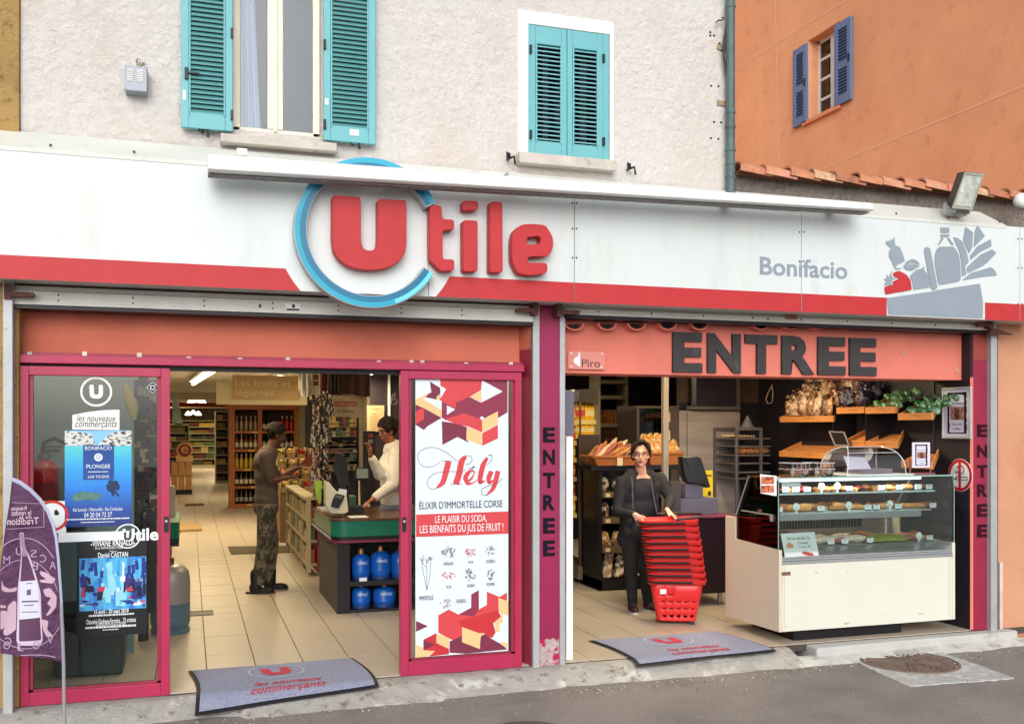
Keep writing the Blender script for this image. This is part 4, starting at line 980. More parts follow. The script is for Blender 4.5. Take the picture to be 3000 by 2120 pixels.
hpol('r',[(358,945),(490,872),(610,935),(800,960),(880,862),(966,815),(966,648),(1125,715),(1218,660),(1218,770),(1110,730),(1115,905),(1145,960),(1040,1040),(1075,1160),(1000,1220),(940,1180),(860,1165),(655,1090),(655,1280),(500,1240),(358,1160)],*B_)
hpol('R',[(600,1020),(1100,880),(1145,960),(1045,1040),(1075,1160),(1030,1230),(940,1180),(860,1165),(655,1090)],*B_)
hpol('b',[(1110,725),(1235,770),(1250,780),(1250,945),(1165,930),(1165,1040),(1125,1035),(1125,1150),(1075,1150),(1070,1050),(1040,1040),(1145,970),(1145,910),(1115,900)],*B_)
hpol('m',[(500,1270),(655,1200),(655,1280),(875,1365),(890,1200),(945,1180),(1030,1240),(1140,1300),(1225,1370),(700,1425),(500,1410)],*B_)
hpol('R',[(172,1250),(335,1165),(335,1290),(492,1365),(492,1430),(240,1460),(320,1390),(172,1380)],*B_)
hpol('m',[(172,1250),(320,1310),(180,1380),(172,1380)],*B_)
hpol('b',[(655,1090),(860,1168),(940,1165),(880,1220),(880,1365),(655,1280)],*B_);hpol('b',[(335,1170),(496,1228),(492,1365),(335,1290)],*B_);hpol('b',[(80,1310),(172,1350),(172,1380),(320,1390),(220,1460),(80,1478)],*B_)
hpol('b',[(1145,1270),(1222,1290),(1222,1355),(1145,1310)],*B_);hpol('w',[(1172,940),(1250,950),(1250,1380),(1225,1380),(1222,1290),(1130,1265),(1130,1040),(1172,1040)],*B_)
E_=(1180,1300,4.772)
def stk(c_,pts,ws):
 global kk;kk+=1
 P_=[Vector(p)for p in spl(WP(T(pts,*E_),GY),6)];n_=len(P_);l_,r_=[],[]
 for i,p in enumerate(P_):
  t_=(P_[min(i+1,n_-1)]-P_[max(i-1,0)]).normalized();nn=Vector((-t_.y,t_.x));f=i/(n_-1)*(len(ws)-1);j=min(int(f),len(ws)-2);wd=(ws[j]+(ws[j+1]-ws[j])*(f-j))/4.772/455
  l_.append(tuple(p+nn*wd/2));r_.append(tuple(p-nn*wd/2))
 m=MB();y=GY-.001-kk*.00006
 m.add([(x,y,z)for x,z in l_]+[(x,y,z)for x,z in r_],[(i,i+1,n_+i+1,n_+i)for i in range(n_-1)]);m.build('print',CM[c_],hp)
stk('r',[(640,240),(600,400),(555,540),(470,612)],[92,92,80,20]);stk('k',[(540,238),(690,234)],[8,8])
stk('r',[(880,172),(820,250),(790,400),(740,560)],[50,96,96,96]);stk('k',[(665,560),(822,560)],[8,8])
stk('k',[(880,165),(940,165),(968,215),(940,270),(880,280)],[8]*5);stk('k',[(765,245),(640,140),(500,65),(370,48),(250,95),(205,180),(250,285),(350,322),(450,300),(515,255)],[7]*10)
stk('k',[(880,365),(790,385),(640,385),(500,395),(400,440),(345,520),(360,600),(420,628),(480,615)],[7]*9)
stk('r',[(1000,400),(960,480),(900,520),(872,480),(900,420),(960,370),(1010,400)],[10,30,40,70,70,30,20]);stk('r',[(875,470),(900,545),(960,550),(1040,500)],[70,56,24,8])
stk('k',[(915,345),(960,340),(1000,315)],[6,16,34])
stk('r',[(1180,190),(1120,300),(1080,470),(1085,535),(1150,510)],[40,80,80,60,10]);stk('k',[(1170,300),(1240,220),(1240,160),(1200,158)],[6,8,8,20])
stk('r',[(1240,380),(1200,470),(1210,540),(1270,500)],[70,76,50,10]);stk('r',[(1330,375),(1300,500),(1260,620),(1170,712)],[76,80,66,14]);stk('k',[(1180,715),(1110,700),(1110,630),(1180,590),(1330,540),(1390,480)],[8]*6)
px_text('ÉLIXIR D’IMMORTELLE CORSE',1180+232/4.772,1300+785/4.772,1180+1395/4.772,1300+880/4.772,GY-.006,flat('print_charcoal',58,54,62),hp)
hpol('r',[(185,985),(1478,940),(1478,1250),(185,1298)],*E_)
bz=GY-.008
px_text('LE PLAISIR DU SODA,',1180+452/4.772,1300+1005/4.772,1180+1175/4.772,1300+1095/4.772,bz,PW,hp)
px_text('LES BIENFAITS DU JUS DE FRUIT !',1180+238/4.772,1300+1140/4.772,1180+1405/4.772,1300+1240/4.772,bz,PW,hp)
def hw(s,l,t,r,b):px_text(s,1200+l/4.272,1580+t/4.272,1200+r/4.272,1580+b/4.272,bz,CM['k'],hp)
hw('GRENADE',425,282,548,315);hw('GOJI',735,265,795,300);hw('ROOIBOS',958,250,1070,288);hw('ACAI',458,570,520,605);hw('RAISIN',722,555,812,590);hw('POMME',965,540,1065,576);hw('IMMORTELLE',120,705,298,750);hw('GINSENG',585,745,705,785)
for cx0,cy0,rx,ry,c_,n_ in((485,155,85,70,'m',34),(755,160,68,62,'r',26),(1010,140,55,65,'p',18),(485,450,85,42,'r',22),(760,435,68,80,'k',30),(1015,435,48,62,'k',24),(450,790,70,60,'p',16),(205,250,80,50,'m',16)):
 m=MB()
 for i in range(n_):
  a_=rnd.uniform(0,6.28);rr_=math.sqrt(rnd.random());u,v=cx0+rx*rr_*math.cos(a_),cy0+ry*rr_*math.sin(a_)
  x,z=W(1200+u/4.272,1580+v/4.272,GY);pp=circ(x,z,.0065,8);qq=circ(x,z,.0042,8)
  y=GY-.002;m.add([(a,y,b)for a,b in pp]+[(a,y,b)for a,b in qq],[(i,(i+1)%8,8+(i+1)%8,8+i)for i in range(8)])
 m.build('print',CM[c_],hp)
for s_ in([(150,260),(170,400),(215,630)],[(210,250),(215,420),(215,630)],[(265,260),(250,470),(215,630)],[(205,330),(180,330)]):
 st('print',[line2(spl(WP([(1200+a/4.272,1580+b/4.272)for a,b in s_],GY)),.003)],CM['k'],hp,.002)
 # plaque, framed poster, no smoking sign
pl=thing('name_plaque','clear acrylic plaque reading Piro with a white bird fixed on the salmon lintel','plaque',(W(1717,1060,.09)[0],.08,2.1))
q=rect(1664,1028,1772,1083,.085);MB().box(q[0],q[1],.080,.084,q[2],q[3]).build('plate',M('acrylic_pink',lin(214,134,122),.15,.03,spec=.6),pl,bevel=.001)
A=(1000,700,2.296)
shape('bird',[rpoly(WP(T([(1560,815),(1575,795),(1590,790),(1600,760),(1606,762),(1608,855),(1600,858),(1585,845),(1570,838)],*A),.078),.004,3)],.0785,.001,PW,pl)
px_text('Piro',1000+1618/2.296,700+808/2.296,1000+1740/2.296,700+862/2.296,.0785,flat('print_brown',92,44,48),pl,shear=.0)
for a_,b_ in((1546,770),(1752,772),(1545,858),(1750,860)):
 p=W(1000+a_/2.296,700+b_/2.296,.078);MB().lathe([(.001,.005),(.007,.004),(.008,0)],(p[0],.08,p[1]),10,axis='y').build('screw_cap',WHT,pl,smooth=True)
def coffee_poster(name,l,t,r,b,Y,label,fr_,big=True):
 q=rect(l,t,r,b,Y);t_=thing(name,label,'framed poster' if big else 'table sign',((q[0]+q[1])/2,Y,q[2]));w_,h_=q[1]-q[0],q[3]-q[2]
 if big:
  m=MB();e=fr_;m.box(q[0],q[0]+e,Y-.02,Y,q[2],q[3]);m.box(q[1]-e,q[1],Y-.02,Y,q[2],q[3]);m.box(q[0]+e,q[1]-e,Y-.02,Y,q[2],q[2]+e);m.box(q[0]+e,q[1]-e,Y-.02,Y,q[3]-e,q[3]);m.build('frame',M('silver_frame',(.6,.61,.64),.35,.03,metal=.5),t_,bevel=.003)
 MB().box(q[0]+fr_,q[1]-fr_,Y-.008,Y-.002,q[2]+fr_,q[3]-fr_).build('sheet',flat('paper_lilac',216,216,236,.5),t_)
 y=Y-.009;m=MB();fx,fz=w_*.17,h_*.1
 for a_,b_,c_,d_ in((q[0]+fx,q[1]-fx,q[3]-fz*1.5,q[3]-fz),(q[0]+fx,q[1]-fx,q[2]+fz,q[2]+fz*1.25),(q[0]+fx,q[0]+fx*1.4,q[2]+fz,q[3]-fz),(q[1]-fx*1.5,q[1]-fx,q[2]+fz,q[3]-fz)):
  for k in range(14):
   f=k/14;
   if b_-a_>d_-c_:m.box(a_+(b_-a_)*f,a_+(b_-a_)*(f+.075),y,y+.0008,c_+rnd.uniform(-1,1)*h_*.008,d_)
   else:m.box(a_,b_+rnd.uniform(-.5,.5)*w_*.03,y,y+.0008,c_+(d_-c_)*f,c_+(d_-c_)*(f+.075))
 m.build('border_print',INK,t_)
 ph=[(q[0]+w_*.28,q[2]+h_*.37),(q[0]+w_*.74,q[2]+h_*.62)]
 MB().box(ph[0][0],ph[1][0],y-.0008,y,ph[0][1],ph[1][1]).build('photo_print',M('coffee_print',lin(176,128,116),.5,.3,vs=40,col2=lin(90,50,44),thr=(.5,.6),vs2=30),t_)
 MB().prism([(ph[0][0]+w_*.17,ph[0][1]),(ph[0][0]+w_*.29,ph[0][1]),(ph[0][0]+w_*.32,ph[1][1]-h_*.04),(ph[0][0]+w_*.14,ph[1][1]-h_*.04)],y-.0016,y-.0008).build('photo_print',flat('cup_brown',86,52,44),t_)
 xx=(q[0]+q[1])/2
 for s_,a_,b_,wd in(('Café à emporter',.66,.71,.5),('Take away',.26,.30,.36),('Coffee',.17,.215,.26),('Ici',.80,.83,.07)):
  text('lettering',s_,xx-w_*wd/2,xx+w_*wd/2,q[2]+h_*a_,q[2]+h_*b_,y-.0008,.0008,INK,t_)
 return t_,q
pA_,pB_=WX(2762,1290,XS-.01),WX(2846,1285,XS-.01);zt9,zb9=WX(2762,1136,XS-.01).z,WX(2762,1284,XS-.01).z
fp,q=coffee_poster('framed_poster',2700,1132,2848,1284,.12,'silver framed take away coffee poster hanging on the black wall at the right end',.016)
kx=(pA_.y-pB_.y)/(q[1]-q[0]);kz=(zt9-zb9)/(q[3]-q[2]);fp.scale=(kx,1,kz);fp.rotation_euler=(0,0,R(-90));fp.location=(XS-.001,(pA_.y+pB_.y)/2,zb9)
ns=thing('no_smoking_sign','round red and white no smoking sign on the black wall beside the pastry counter','sign',(W(2815,1391,.12)[0],.12,W(2815,1391,.125)[1]))
c=W(2815,1391,.125);rr_=(W(2815,1343,.125)[1]-W(2815,1439,.125)[1])/2
MB().lathe([(.001,.004),(rr_,.004),(rr_,0)],(c[0],.13,c[1]),40,axis='y').build('disc',PW,ns)
RD=flat('sign_ring_red',190,36,48,.4)
shape('ring',[circ(c[0],c[1],rr_*.98),circ(c[0],c[1],rr_*.78)],.1245,.001,RD,ns)
k=rr_
def pr_(pts,y=.124):return shape('pictogram',[[(c[0]+a*k,c[1]+b*k)for a,b in pts]],y,.0008,INK,ns)
shape('pictogram',[[(c[0]+a*k,c[1]+b*k)for a,b in((-.5,-.3),(.62,-.3),(.62,-.08),(-.5,-.08))],[(c[0]+a*k,c[1]+b*k)for a,b in((-.28,-.26),(.58,-.26),(.58,-.12),(-.28,-.12))]],.124,.0008,INK,ns)
pr_([(-.5,-.3),(-.28,-.3),(-.28,-.08),(-.5,-.08)],.1232)
for s_ in([(-.4,.05),(-.3,.2),(-.05,.15),(.0,.35),(-.2,.5),(.1,.62)],[(-.1,.05),(.1,.1),(.3,.2),(.3,.45),(.05,.62)]):
 shape('pictogram',[line2(spl([(c[0]+a*k,c[1]+b*k)for a,b in s_]),.008)],.124,.0008,INK,ns)
shape('bar',[[(c[0]-.1*k,c[1]-.85*k),(c[0]+.1*k,c[1]-.85*k),(c[0]+.1*k,c[1]+.85*k),(c[0]-.1*k,c[1]+.85*k)]],.1225,.0008,RD,ns)
pc_=WX(2813,1391,XS);ns.rotation_euler=(0,0,R(-90));ns.location=(XS-.012,pc_.y,pc_.z);s_9=(WX(2813,1343,XS).z-WX(2813,1439,XS).z)/(2*rr_);ns.scale=(s_9,1,s_9)
q=rect(1656,1278,1676,1858,.08);MB().box(q[0],q[1],.06,.085,-.003,q[3]).build('white_board',flat('board_white',235,238,240,.5),label='narrow white board standing upright beside the right guide rail',cat='board',loc=(q[0],.08,0),bevel=.004)
q=rect(1656,1142,1682,1277,.09);MB().prism(rpoly([(q[0],q[2]),(q[1],q[2]),(q[1],q[3]),(q[0],q[3])],.04),.09,.11).build('grey_panel',flat('panel_grey_violet',104,102,118,.5),label='grey rounded panel edge above the narrow white board',cat='panel',loc=(q[0],.1,1.5))
# door mats draped over the kerb
MATM=M('mat_blue_grey',lin(150,155,180),.95,.05,vs=3,bump=.6,bs=350,bd=.004,col3=lin(104,110,140),thr3=(.5,.7),vs3=60)
RUB=flat('rubber_black',28,28,34,.7)
def doormat(cor,label,dzf):
 A_,B_=G(*cor[0],.006),G(*cor[1],.006);C_,D_=G(*cor[2],SZ+.012),G(*cor[3],SZ+.012)
 def fn(u,v,lift=0.,inset=0.):
  a=A_.lerp(B_,u);b=D_.lerp(C_,u);x=a.x+(b.x-a.x)*v;y=a.y+(b.y-a.y)*v
  s=min(1,max(0,(-.10-y)/.30));s=s*s*(3-2*s)
  z=.011+(SZ+.010-.011)*s+.0015*math.sin(u*9+v*4)
  x+=dzf*.03*math.sin(v*math.pi)
  return Vector((x,y,z+lift))
 c=(A_+C_)/2;t=thing('door_mat',label,'door mat',(c.x,c.y,-.05))
 MB().grid(30,24,lambda u,v:tuple(fn(u,v))).build('rubber_edge',RUB,t,smooth=True)
 MB().grid(30,24,lambda u,v:tuple(fn(.022+.956*u,.03+.94*v,.006))).build('pile',MATM,t,smooth=True)
 def pr(outs,mat,lift):
  cu=bpy.data.curves.new('p','CURVE');cu.dimensions='2D';cu.fill_mode='BOTH';cu.extrude=0
  for pts in outs:
   s=cu.splines.new('POLY');s.points.add(len(pts)-1);s.use_cyclic_u=True
   for i,p in enumerate(pts):s.points[i].co=(p[0],p[1],0,1)
  me=curve_mesh(cu);bm=bmesh.new();bm.from_mesh(me)
  for ax in(0,1):
   for k in range(1,24):
    bmesh.ops.bisect_plane(bm,geom=bm.verts[:]+bm.edges[:]+bm.faces[:],plane_co=(k/24 if ax==0 else 0,k/24 if ax else 0,0),plane_no=(1-ax,ax,0))
  bm.to_mesh(me);bm.free();org=root_org(t)
  for v in me.vertices:v.co=fn(v.co.x,1-v.co.y,lift)-org
  me.materials.clear();me.materials.append(mat);fin(bpy.data.objects.new('print',me),t)
 MW=M('mat_white',lin(176,186,204),.95,.05,bump=.4,bs=300);MR=M('mat_red',lin(196,66,84),.95,.05,bump=.4,bs=300)
 cx_,cz_=.475,.70
 pr([circ(cx_,cz_,.165,40,rz=.225),circ(cx_,cz_,.152,40,rz=.20)],MW,.009)
 up=[(cx_+a*.085,cz_+b*.12)for a,b in((-1,1),(-.35,1),(-.35,0),(-.2,-.3),(.2,-.3),(.35,0),(.35,1),(1,1),(1,-.3),(.6,-1),(-.6,-1),(-1,-.3))]
 pr([up],MR,.009)
 for s_,u0,u1,v0,v1 in(('les nouveaux',.31,.70,.27,.39),('commerçants',.29,.71,.08,.22)):
  cu=bpy.data.curves.new('t','FONT');cu.body=s_;cu.shear=.4;cu.offset=.012;cu.resolution_u=2;me=curve_mesh(cu)
  xs=[v.co.x for v in me.vertices];ys=[v.co.y for v in me.vertices];org=root_org(t)
  for v in me.vertices:
   v.co=fn(u0+(v.co.x-min(xs))/(max(xs)-min(xs))*(u1-u0),1-(v0+(v.co.y-min(ys))/(max(ys)-min(ys))*(v1-v0)),.0095)-org
  me.materials.clear();me.materials.append(MR);fin(bpy.data.objects.new('lettering',me),t)
doormat([(550,1966),(1032,1928),(1110,2045),(570,2106)],'blue grey doormat with a red letter logo in front of the left opening',1)
doormat([(1723,1877),(2098,1850),(2276,1941),(1868,1981)],'blue grey doormat with a red letter logo in front of the bakery opening',1)
# feather flag
FL=-.42
ft=thing('feather_flag','purple feather flag printed with a wine bottle, standing in front of the left door','flag',(G(188,2075,-.06).x,FL,-.06))
def q3(pts):return T(pts,0,1380,2.1923)
def wav(p,base=FL):
 x,y,z=p;return(x,y+.022*math.sin((x*7+z*2.2))+.010*math.sin(x*21-z*6),z)
out=WP(q3([(78,40),(130,60),(200,110),(262,175),(310,250),(345,340),(365,420),(378,560),(392,800),(400,1000),(405,1240),(300,1205),(150,1190),(0,1170),(-12,900),(0,620),(30,380),(60,200)]),FL)
def sheet(name,pts,mat,dy,holes=(),dens=26,parent=ft):
 cu=bpy.data.curves.new('p','CURVE');cu.dimensions='2D';cu.fill_mode='BOTH'
 for ps in[pts]+list(holes):
  s=cu.splines.new('POLY');s.points.add(len(ps)-1);s.use_cyclic_u=True
  for i,p in enumerate(ps):s.points[i].co=(p[0],p[1],0,1)
 me=curve_mesh(cu);bm=bmesh.new();bm.from_mesh(me);a0,a1=min(p[0]for p in pts),max(p[0]for p in pts)
 k=math.floor(a0/.03)*.03
 while k<a1:bmesh.ops.bisect_plane(bm,geom=bm.verts[:]+bm.edges[:]+bm.faces[:],plane_co=(k,0,0),plane_no=(1,0,0));k+=.03
 b0,b1=min(p[1]for p in pts),max(p[1]for p in pts);k=math.floor(b0/.06)*.06
 while k<b1:bmesh.ops.bisect_plane(bm,geom=bm.verts[:]+bm.edges[:]+bm.faces[:],plane_co=(0,k,0),plane_no=(0,1,0));k+=.06
 bm.to_mesh(me);bm.free();org=root_org(parent)
 for v in me.vertices:
  q_=wav((v.co.x,FL-dy,v.co.y));v.co=Vector(q_)-org
 me.polygons.foreach_set('use_smooth',[True]*len(me.polygons))
 me.materials.clear();me.materials.append(mat);return fin(bpy.data.objects.new(name,me),parent)
PUR=M('flag_purple',lin(90,54,88),.6,.2,vs=2.2,bump=.9,bs=6,bd=.07,col2=lin(72,40,72),thr=(.45,.7),vs2=2)
o=sheet('cloth',out,PUR,0);md=o.modifiers.new('s','SOLIDIFY');md.thickness=.002;md.offset=1
LIL=flat('flag_lilac',176,148,180,.6);LIG=flat('flag_pale',200,182,204,.6);GRY2=flat('flag_edge_grey',170,172,200,.5)
ed=WP(q3([(78,38),(130,56),(202,106),(266,172),(316,250),(352,340),(372,420),(386,560),(400,800),(408,1000),(413,1245),(398,1245),(392,1000),(384,800),(368,560),(354,430),(334,350),(298,262),(250,190),(190,128),(128,84),(78,64)]),FL)
sheet('pole_sleeve',ed,GRY2,.004)
def ft_(pts,mat=LIL,dy=.003,r=.01):sheet('print',rpoly(WP(q3(pts),FL),r,3),mat,dy)
ft_([(122,395),(150,393),(160,500),(185,545),(235,690),(260,780),(272,1090),(255,1120),(115,1120),(102,1090),(108,760),(122,640),(132,540)],LIG,.003)
ft_([(128,400),(146,400),(154,510),(178,560),(225,700),(248,790),(262,1085),(120,1095),(118,790),(130,660),(138,545)],flat('flag_bottle',84,44,78,.5),.0045)
ft_([(118,712),(238,700),(262,938),(120,956)],flat('flag_label',206,206,222,.6),.006,.002)
ft_([(124,408),(150,405),(158,505),(178,545),(140,548)],flat('flag_foil',150,128,156,.5),.0055,.003)
for a_,b_,c_,d_ in((168,765,196,800),(135,835,245,845),(150,862,215,868),(135,905,245,910),(165,722,205,727)):ft_([(a_,b_),(c_,b_-6),(c_,d_-6),(a_,d_)],flat('flag_ink',96,86,112,.6),.0072,.001)
def arc_(cx0,cy0,rx,ry,a0,a1,wd=4,n=26):
 P_=[(cx0+rx*math.cos(R(a0+(a1-a0)*i/n)),cy0-ry*math.sin(R(a0+(a1-a0)*i/n)))for i in range(n+1)]
 sheet('print',line2(WP(q3(P_),FL),wd/1000),LIL,.003)
arc_(150,870,235,300,20,160,4);arc_(150,760,250,330,38,150,5);arc_(160,900,240,240,200,335,4);arc_(200,1240,200,60,40,110,5)
PK=flat('flag_pinkish',196,164,184,.6)
ft_([(250,640),(300,650),(360,690),(340,720),(260,712),(250,700),(300,690),(262,670)],PK);ft_([(275,760),(320,745),(365,800),(360,870),(320,920),(290,930),(330,870),(300,850),(330,810),(290,800)],PK)
ft_([(8,700),(22,740),(60,760),(105,745),(100,775),(40,780),(8,765)],PK);ft_([(45,870),(80,835),(100,840),(98,1020),(60,1050),(30,1060),(15,1040),(40,960)],PK);ft_([(265,950),(310,960),(300,1020),(340,1060),(300,1070),(275,1020)],PK);ft_([(0,860),(32,865),(34,880),(0,878)],PK,r=.001);ft_([(0,895),(42,900),(46,950),(22,1010),(0,1020)],PK)
ROT='MUSCAT'
for ch,a_,b_ in(('M',20,560),('U',100,505),('S',192,520),('C',255,550),('A',320,590),('B',200,600),('V',300,1075),('O',210,1110),('J',110,1120),('C',28,1085),('O',20,1180-70)):
 q=W(*q3([(a_,b_+22)])[0],FL);text('lettering',ch,q[0],q[0]+.034,q[1]-.012,q[1]+.032,FL-.006,.0008,LIL,ft,mirror=True,fn=wav)
LT=flat('flag_text',206,176,196,.6)
for s_,l_,t_2,r_2,b_2 in(('Présente',72,225,172,250),('le rendez',72,250,200,282),('de la',120,285,205,303),('Tradition',45,300,248,340)):
 P_=q3([(l_,t_2),(r_2,b_2)]);q=rect(P_[0][0],P_[0][1],P_[1][0],P_[1][1],FL)
 text('lettering',s_,q[0],q[1],q[2],q[3],FL-.005,.0008,LT,ft,mirror=True,fn=wav,bold=.012)
for a_,b_ in(((75,200),(280,208)),((280,208),(282,358)),((40,372),(282,358))):sheet('print',line2(WP(q3([a_,b_]),FL),.003),LIL,.003)
pp=[W3(a,b,FL)for a,b in q3([(409,1245),(412,1380),(414,1518)])]
pole=[W3(a,b,FL+.012)for a,b in q3([(80,50),(200,116),(300,240),(350,360),(372,520),(388,760),(400,1000),(409,1240)])]
MB().tube([tuple(p)for p in pole]+[(pp[2].x,FL,-.05)],.009,8,rr=[.004,.005,.006,.007,.008,.009,.010,.010,.010]).build('pole',flat('pole_grey',150,150,158,.4),ft,smooth=True)
b0=Vector((pp[2].x,FL,-.06))
MB().box(b0 .x-.12,b0 .x+.12,FL-.10,FL+.12,-.085,-.072).build('base_plate',flat('base_pale',170,168,164,.6,.15),ft,bevel=.003)
MB().cyl((b0 .x,FL,-.075),(b0 .x,FL,-.03),.02,.013).build('socket',ALU,ft,smooth=True)
# floodlight and camera on top
fl=thing('floodlight','weathered black floodlight with a glass front standing on top of the sign','floodlight',tuple(W3(2810,612,FY+.08)))
def A3(pts,y0,y1):
 return pts
f0=[W3(a,b,FY-.12)for a,b in((2786,612),(2848,618),(2883,508),(2825,502))];f1=[W3(a,b,FY+.06)for a,b in((2772,598),(2835,606),(2865,512),(2804,506))]
m=MB();m.add([tuple(p)for p in f0+f1],[(0,1,2,3),(7,6,5,4),(0,4,5,1),(1,5,6,2),(2,6,7,3),(3,7,4,0)]);m.build('housing',M('lamp_black',(.05,.05,.055),.6,.3,vs=20,bump=.2),fl,bevel=.008)
c_=sum(f0,Vector())/4;gi=[c_+(p-c_)*.8+Vector((0,-.004,0))for p in f0]
m=MB();m.add([tuple(p)for p in gi],[(0,1,2,3)]);m.build('lens',M('dusty_lens',(.42,.44,.40),.25,.35,vs=14,col2=(.75,.75,.68),thr=(.55,.7),vs2=9,spec=.8),fl,solid=.004)
m=MB();r0=[c_+(p-c_)*.97+Vector((0,-.006,0))for p in f0];r1=[c_+(p-c_)*.82+Vector((0,-.006,0))for p in f0]
m.add([tuple(p)for p in r0+r1],[(i,(i+1)%4,4+(i+1)%4,4+i)for i in range(4)]);m.build('rim',flat('rim_grey',150,150,138,.5,.2),fl,solid=.006)
bb=W3(2812,612,FY);m=MB();m.box(bb.x-.07,bb.x-.055,FY-.04,FY+.1,bb.z-.04,bb.z+.06);m.box(bb.x+.055,bb.x+.07,FY-.04,FY+.1,bb.z-.04,bb.z+.06);m.box(bb.x-.07,bb.x+.07,FY-.0,FY+.06,bb.z-.05,bb.z-.035);m.build('bracket',ALU,fl)
sc_t=thing('security_camera','white dome camera cut off by the right edge of the picture below the roof tiles','camera',tuple(W3(2990,600,-.1)))
p=W3(2985,590,-.12);MB().ell((p.x+.02,p.y,p.z),(.06,.06,.06),20,12).build('dome_housing',WHT,sc_t,smooth=True);MB().cyl((p.x+.02,p.y,p.z+.02),(p.x+.2,p.y+.12,p.z+.03),.05,n=20).build('mount',WHT,sc_t,smooth=True)
# left hall: goods
def LN(s):return lin(*s)
SHELF=flat('shelf_metal',170,166,140,.5,.08)
WOOD=M('orange_wood',lin(160,92,44),.5,.18,vs=3,stretch=(6,6,1),bump=.05)
pal=[(120,84,40),(60,66,40),(170,150,90),(90,40,30),(40,46,40),(190,180,150),(120,120,60),(150,60,40),(70,90,60),(200,170,80)]
PAL=[flat('pack_%d'%i,*c,.5,.12)for i,c in enumerate(pal)]
def rack(name,label,x0,x1,y,z0,z1,n,depth=.5,seed=0,cat='shelf unit',fill=(.3,1.),mats=None,body=SHELF,pw=(.06,.14),ang=0.,back=BLACK):
 r=random.Random(seed);t=thing(name,label,cat,((x0+x1)/2,y,z0));mats=mats or PAL
 m=MB();
 for k in range(n+1):
  z=z0+.08+(z1-z0-.08)*k/n;m.box(x0,x1,y,y+depth,z-.03,z)
 m.box(x0-.03,x0,y,y+depth,z0,z1);m.box(x1,x1+.03,y,y+depth,z0,z1);m.box(x0,x1,y,y+depth,z0,z0+.05)
 m.build('frame',body,t,kind='stuff');MB().box(x0,x1,y+depth*.8,y+depth*.85,z0,z1).build('back_panel',back,t)
 g=MB();h=(z1-z0-.08)/n
 for k in range(n):
  z=z0+.081+h*k;x=x0+.02
  while x<x1-.05:
   mi=r.randrange(len(mats));w_=r.uniform(*pw);hh=h*r.uniform(.45,.82);cnt=r.randint(2,5)
   for _ in range(cnt):
    if x+w_>x1-.01:break
    g.mi=mi;g.box(x,x+w_*.92,y+.03,y+depth*.7,z,z+hh);x+=w_
   x+=r.uniform(.0,.03)
 g.build('goods',mats,t,kind='stuff');return t
YF=37.
def at(px,py,Y):return W(px,py,Y)
xa,xb=at(496,1300,YF)[0],at(640,1300,YF)[0]
rack('shelf_unit','long metal shelving full of packs across the far end of the aisle',xa,at(632,1300,YF)[0],YF,0,1.95,7,.5,1)
rack('shelf_unit','lower metal shelving at the far left corner of the left hall',at(470,1300,30)[0],at(552,1300,30)[0],30,0,1.75,6,.5,2)
rack('shelf_unit','end of a shelf row with dark packs left of the wooden wine cabinet',at(634,1300,24)[0],at(668,1300,24)[0],24,0,2.15,8,.8,3,pw=(.05,.1))
yq=G(560,1448,0).y
t=thing('carton_stack','stack of pale brown cartons beside the left aisle under a round promotion sign','cartons',tuple(G(545,1448,0)))
xa,xb=at(500,1400,yq)[0],at(563,1400,yq)[0];zc_=at(500,1352,yq)[1]
CB=M('carton',lin(176,130,84),.8,.15,vs=6);nI=3
for i in range(nI):
 for k in range(2):
  a_=xa+(xb-xa)*i/nI;MB().box(a_+.01,a_+(xb-xa)/nI-.01,yq,yq+.4,.12+(zc_-.12)*k/2,.12+(zc_-.12)*(k+1)/2-.015).build('carton',CB,t,bevel=.01)
MB().box(xa,xb,yq+.02,yq+.4,0,.11).build('plinth',BLACK,t)
rs=thing('promotion_sign','round dark red promotion sign standing on the brown cartons deep in the shop','sign',(at(541,1340,yq)[0],yq,zc_))
c=at(541,1318,yq);rr_=.19
MB().lathe([(.001,.01),(rr_,.01),(rr_,0)],(c[0],yq,c[1]),22,axis='y').build('disc',flat('promo_red',112,44,30,.5),rs)
shape('ring',[arcband(c[0],c[1],rr_*.86,rr_,0,359,24)],yq-.012,.004,flat('promo_cream',196,150,100,.5),rs)
text('lettering','e',c[0]-.08,c[0]+.08,c[1]-.07,c[1]+.09,yq-.016,.003,flat('promo_cream',196,150,100,.5),rs)
MB().box(c[0]-.2,c[0]+.2,yq-.01,yq+.1,zc_-.0,c[1]-rr_*.7).build('base',flat('promo_cream',196,150,100,.5),rs)
def bottle_mesh(name,h,r,mat_b,mat_l,mat_c,squat=False):
 m=MB();m.mi=0;m.lathe([(r*.9,0),(r,h*.03),(r,h*.55),(r*.8,h*.64),(r*.34,h*.74),(r*.30,h*.9)],n=12)
 m.mi=1;m.lathe([(r*1.02,h*.16),(r*1.02,h*.45)],n=12)
 m.mi=2;m.lathe([(r*.36,h*.86),(r*.38,h),(.001,h)],n=10)
 return m.mesh(name,[mat_b,mat_l,mat_c],smooth=True)
BG=M('bottle_dark',(.012,.016,.012),.12,.2,spec=.7);BAm=M('bottle_amber',(.18,.06,.02),.12,.3,spec=.7);BRs=M('bottle_rose',lin(196,96,80),.15,.2,spec=.7)
BYe=M('bottle_yellow',lin(196,170,60),.15,.2,spec=.7);BCl=M('bottle_pale',lin(150,130,110),.12,.2,spec=.7);BRd=flat('bottle_red',176,30,36,.3)
LW=flat('label_white',216,206,180,.6);LGd=flat('label_tan',178,150,100,.6);CPd=flat('cap_dark',40,22,24,.4);CPg=flat('cap_grey',190,184,170,.4);LGr=flat('label_greenish',150,160,140,.6)
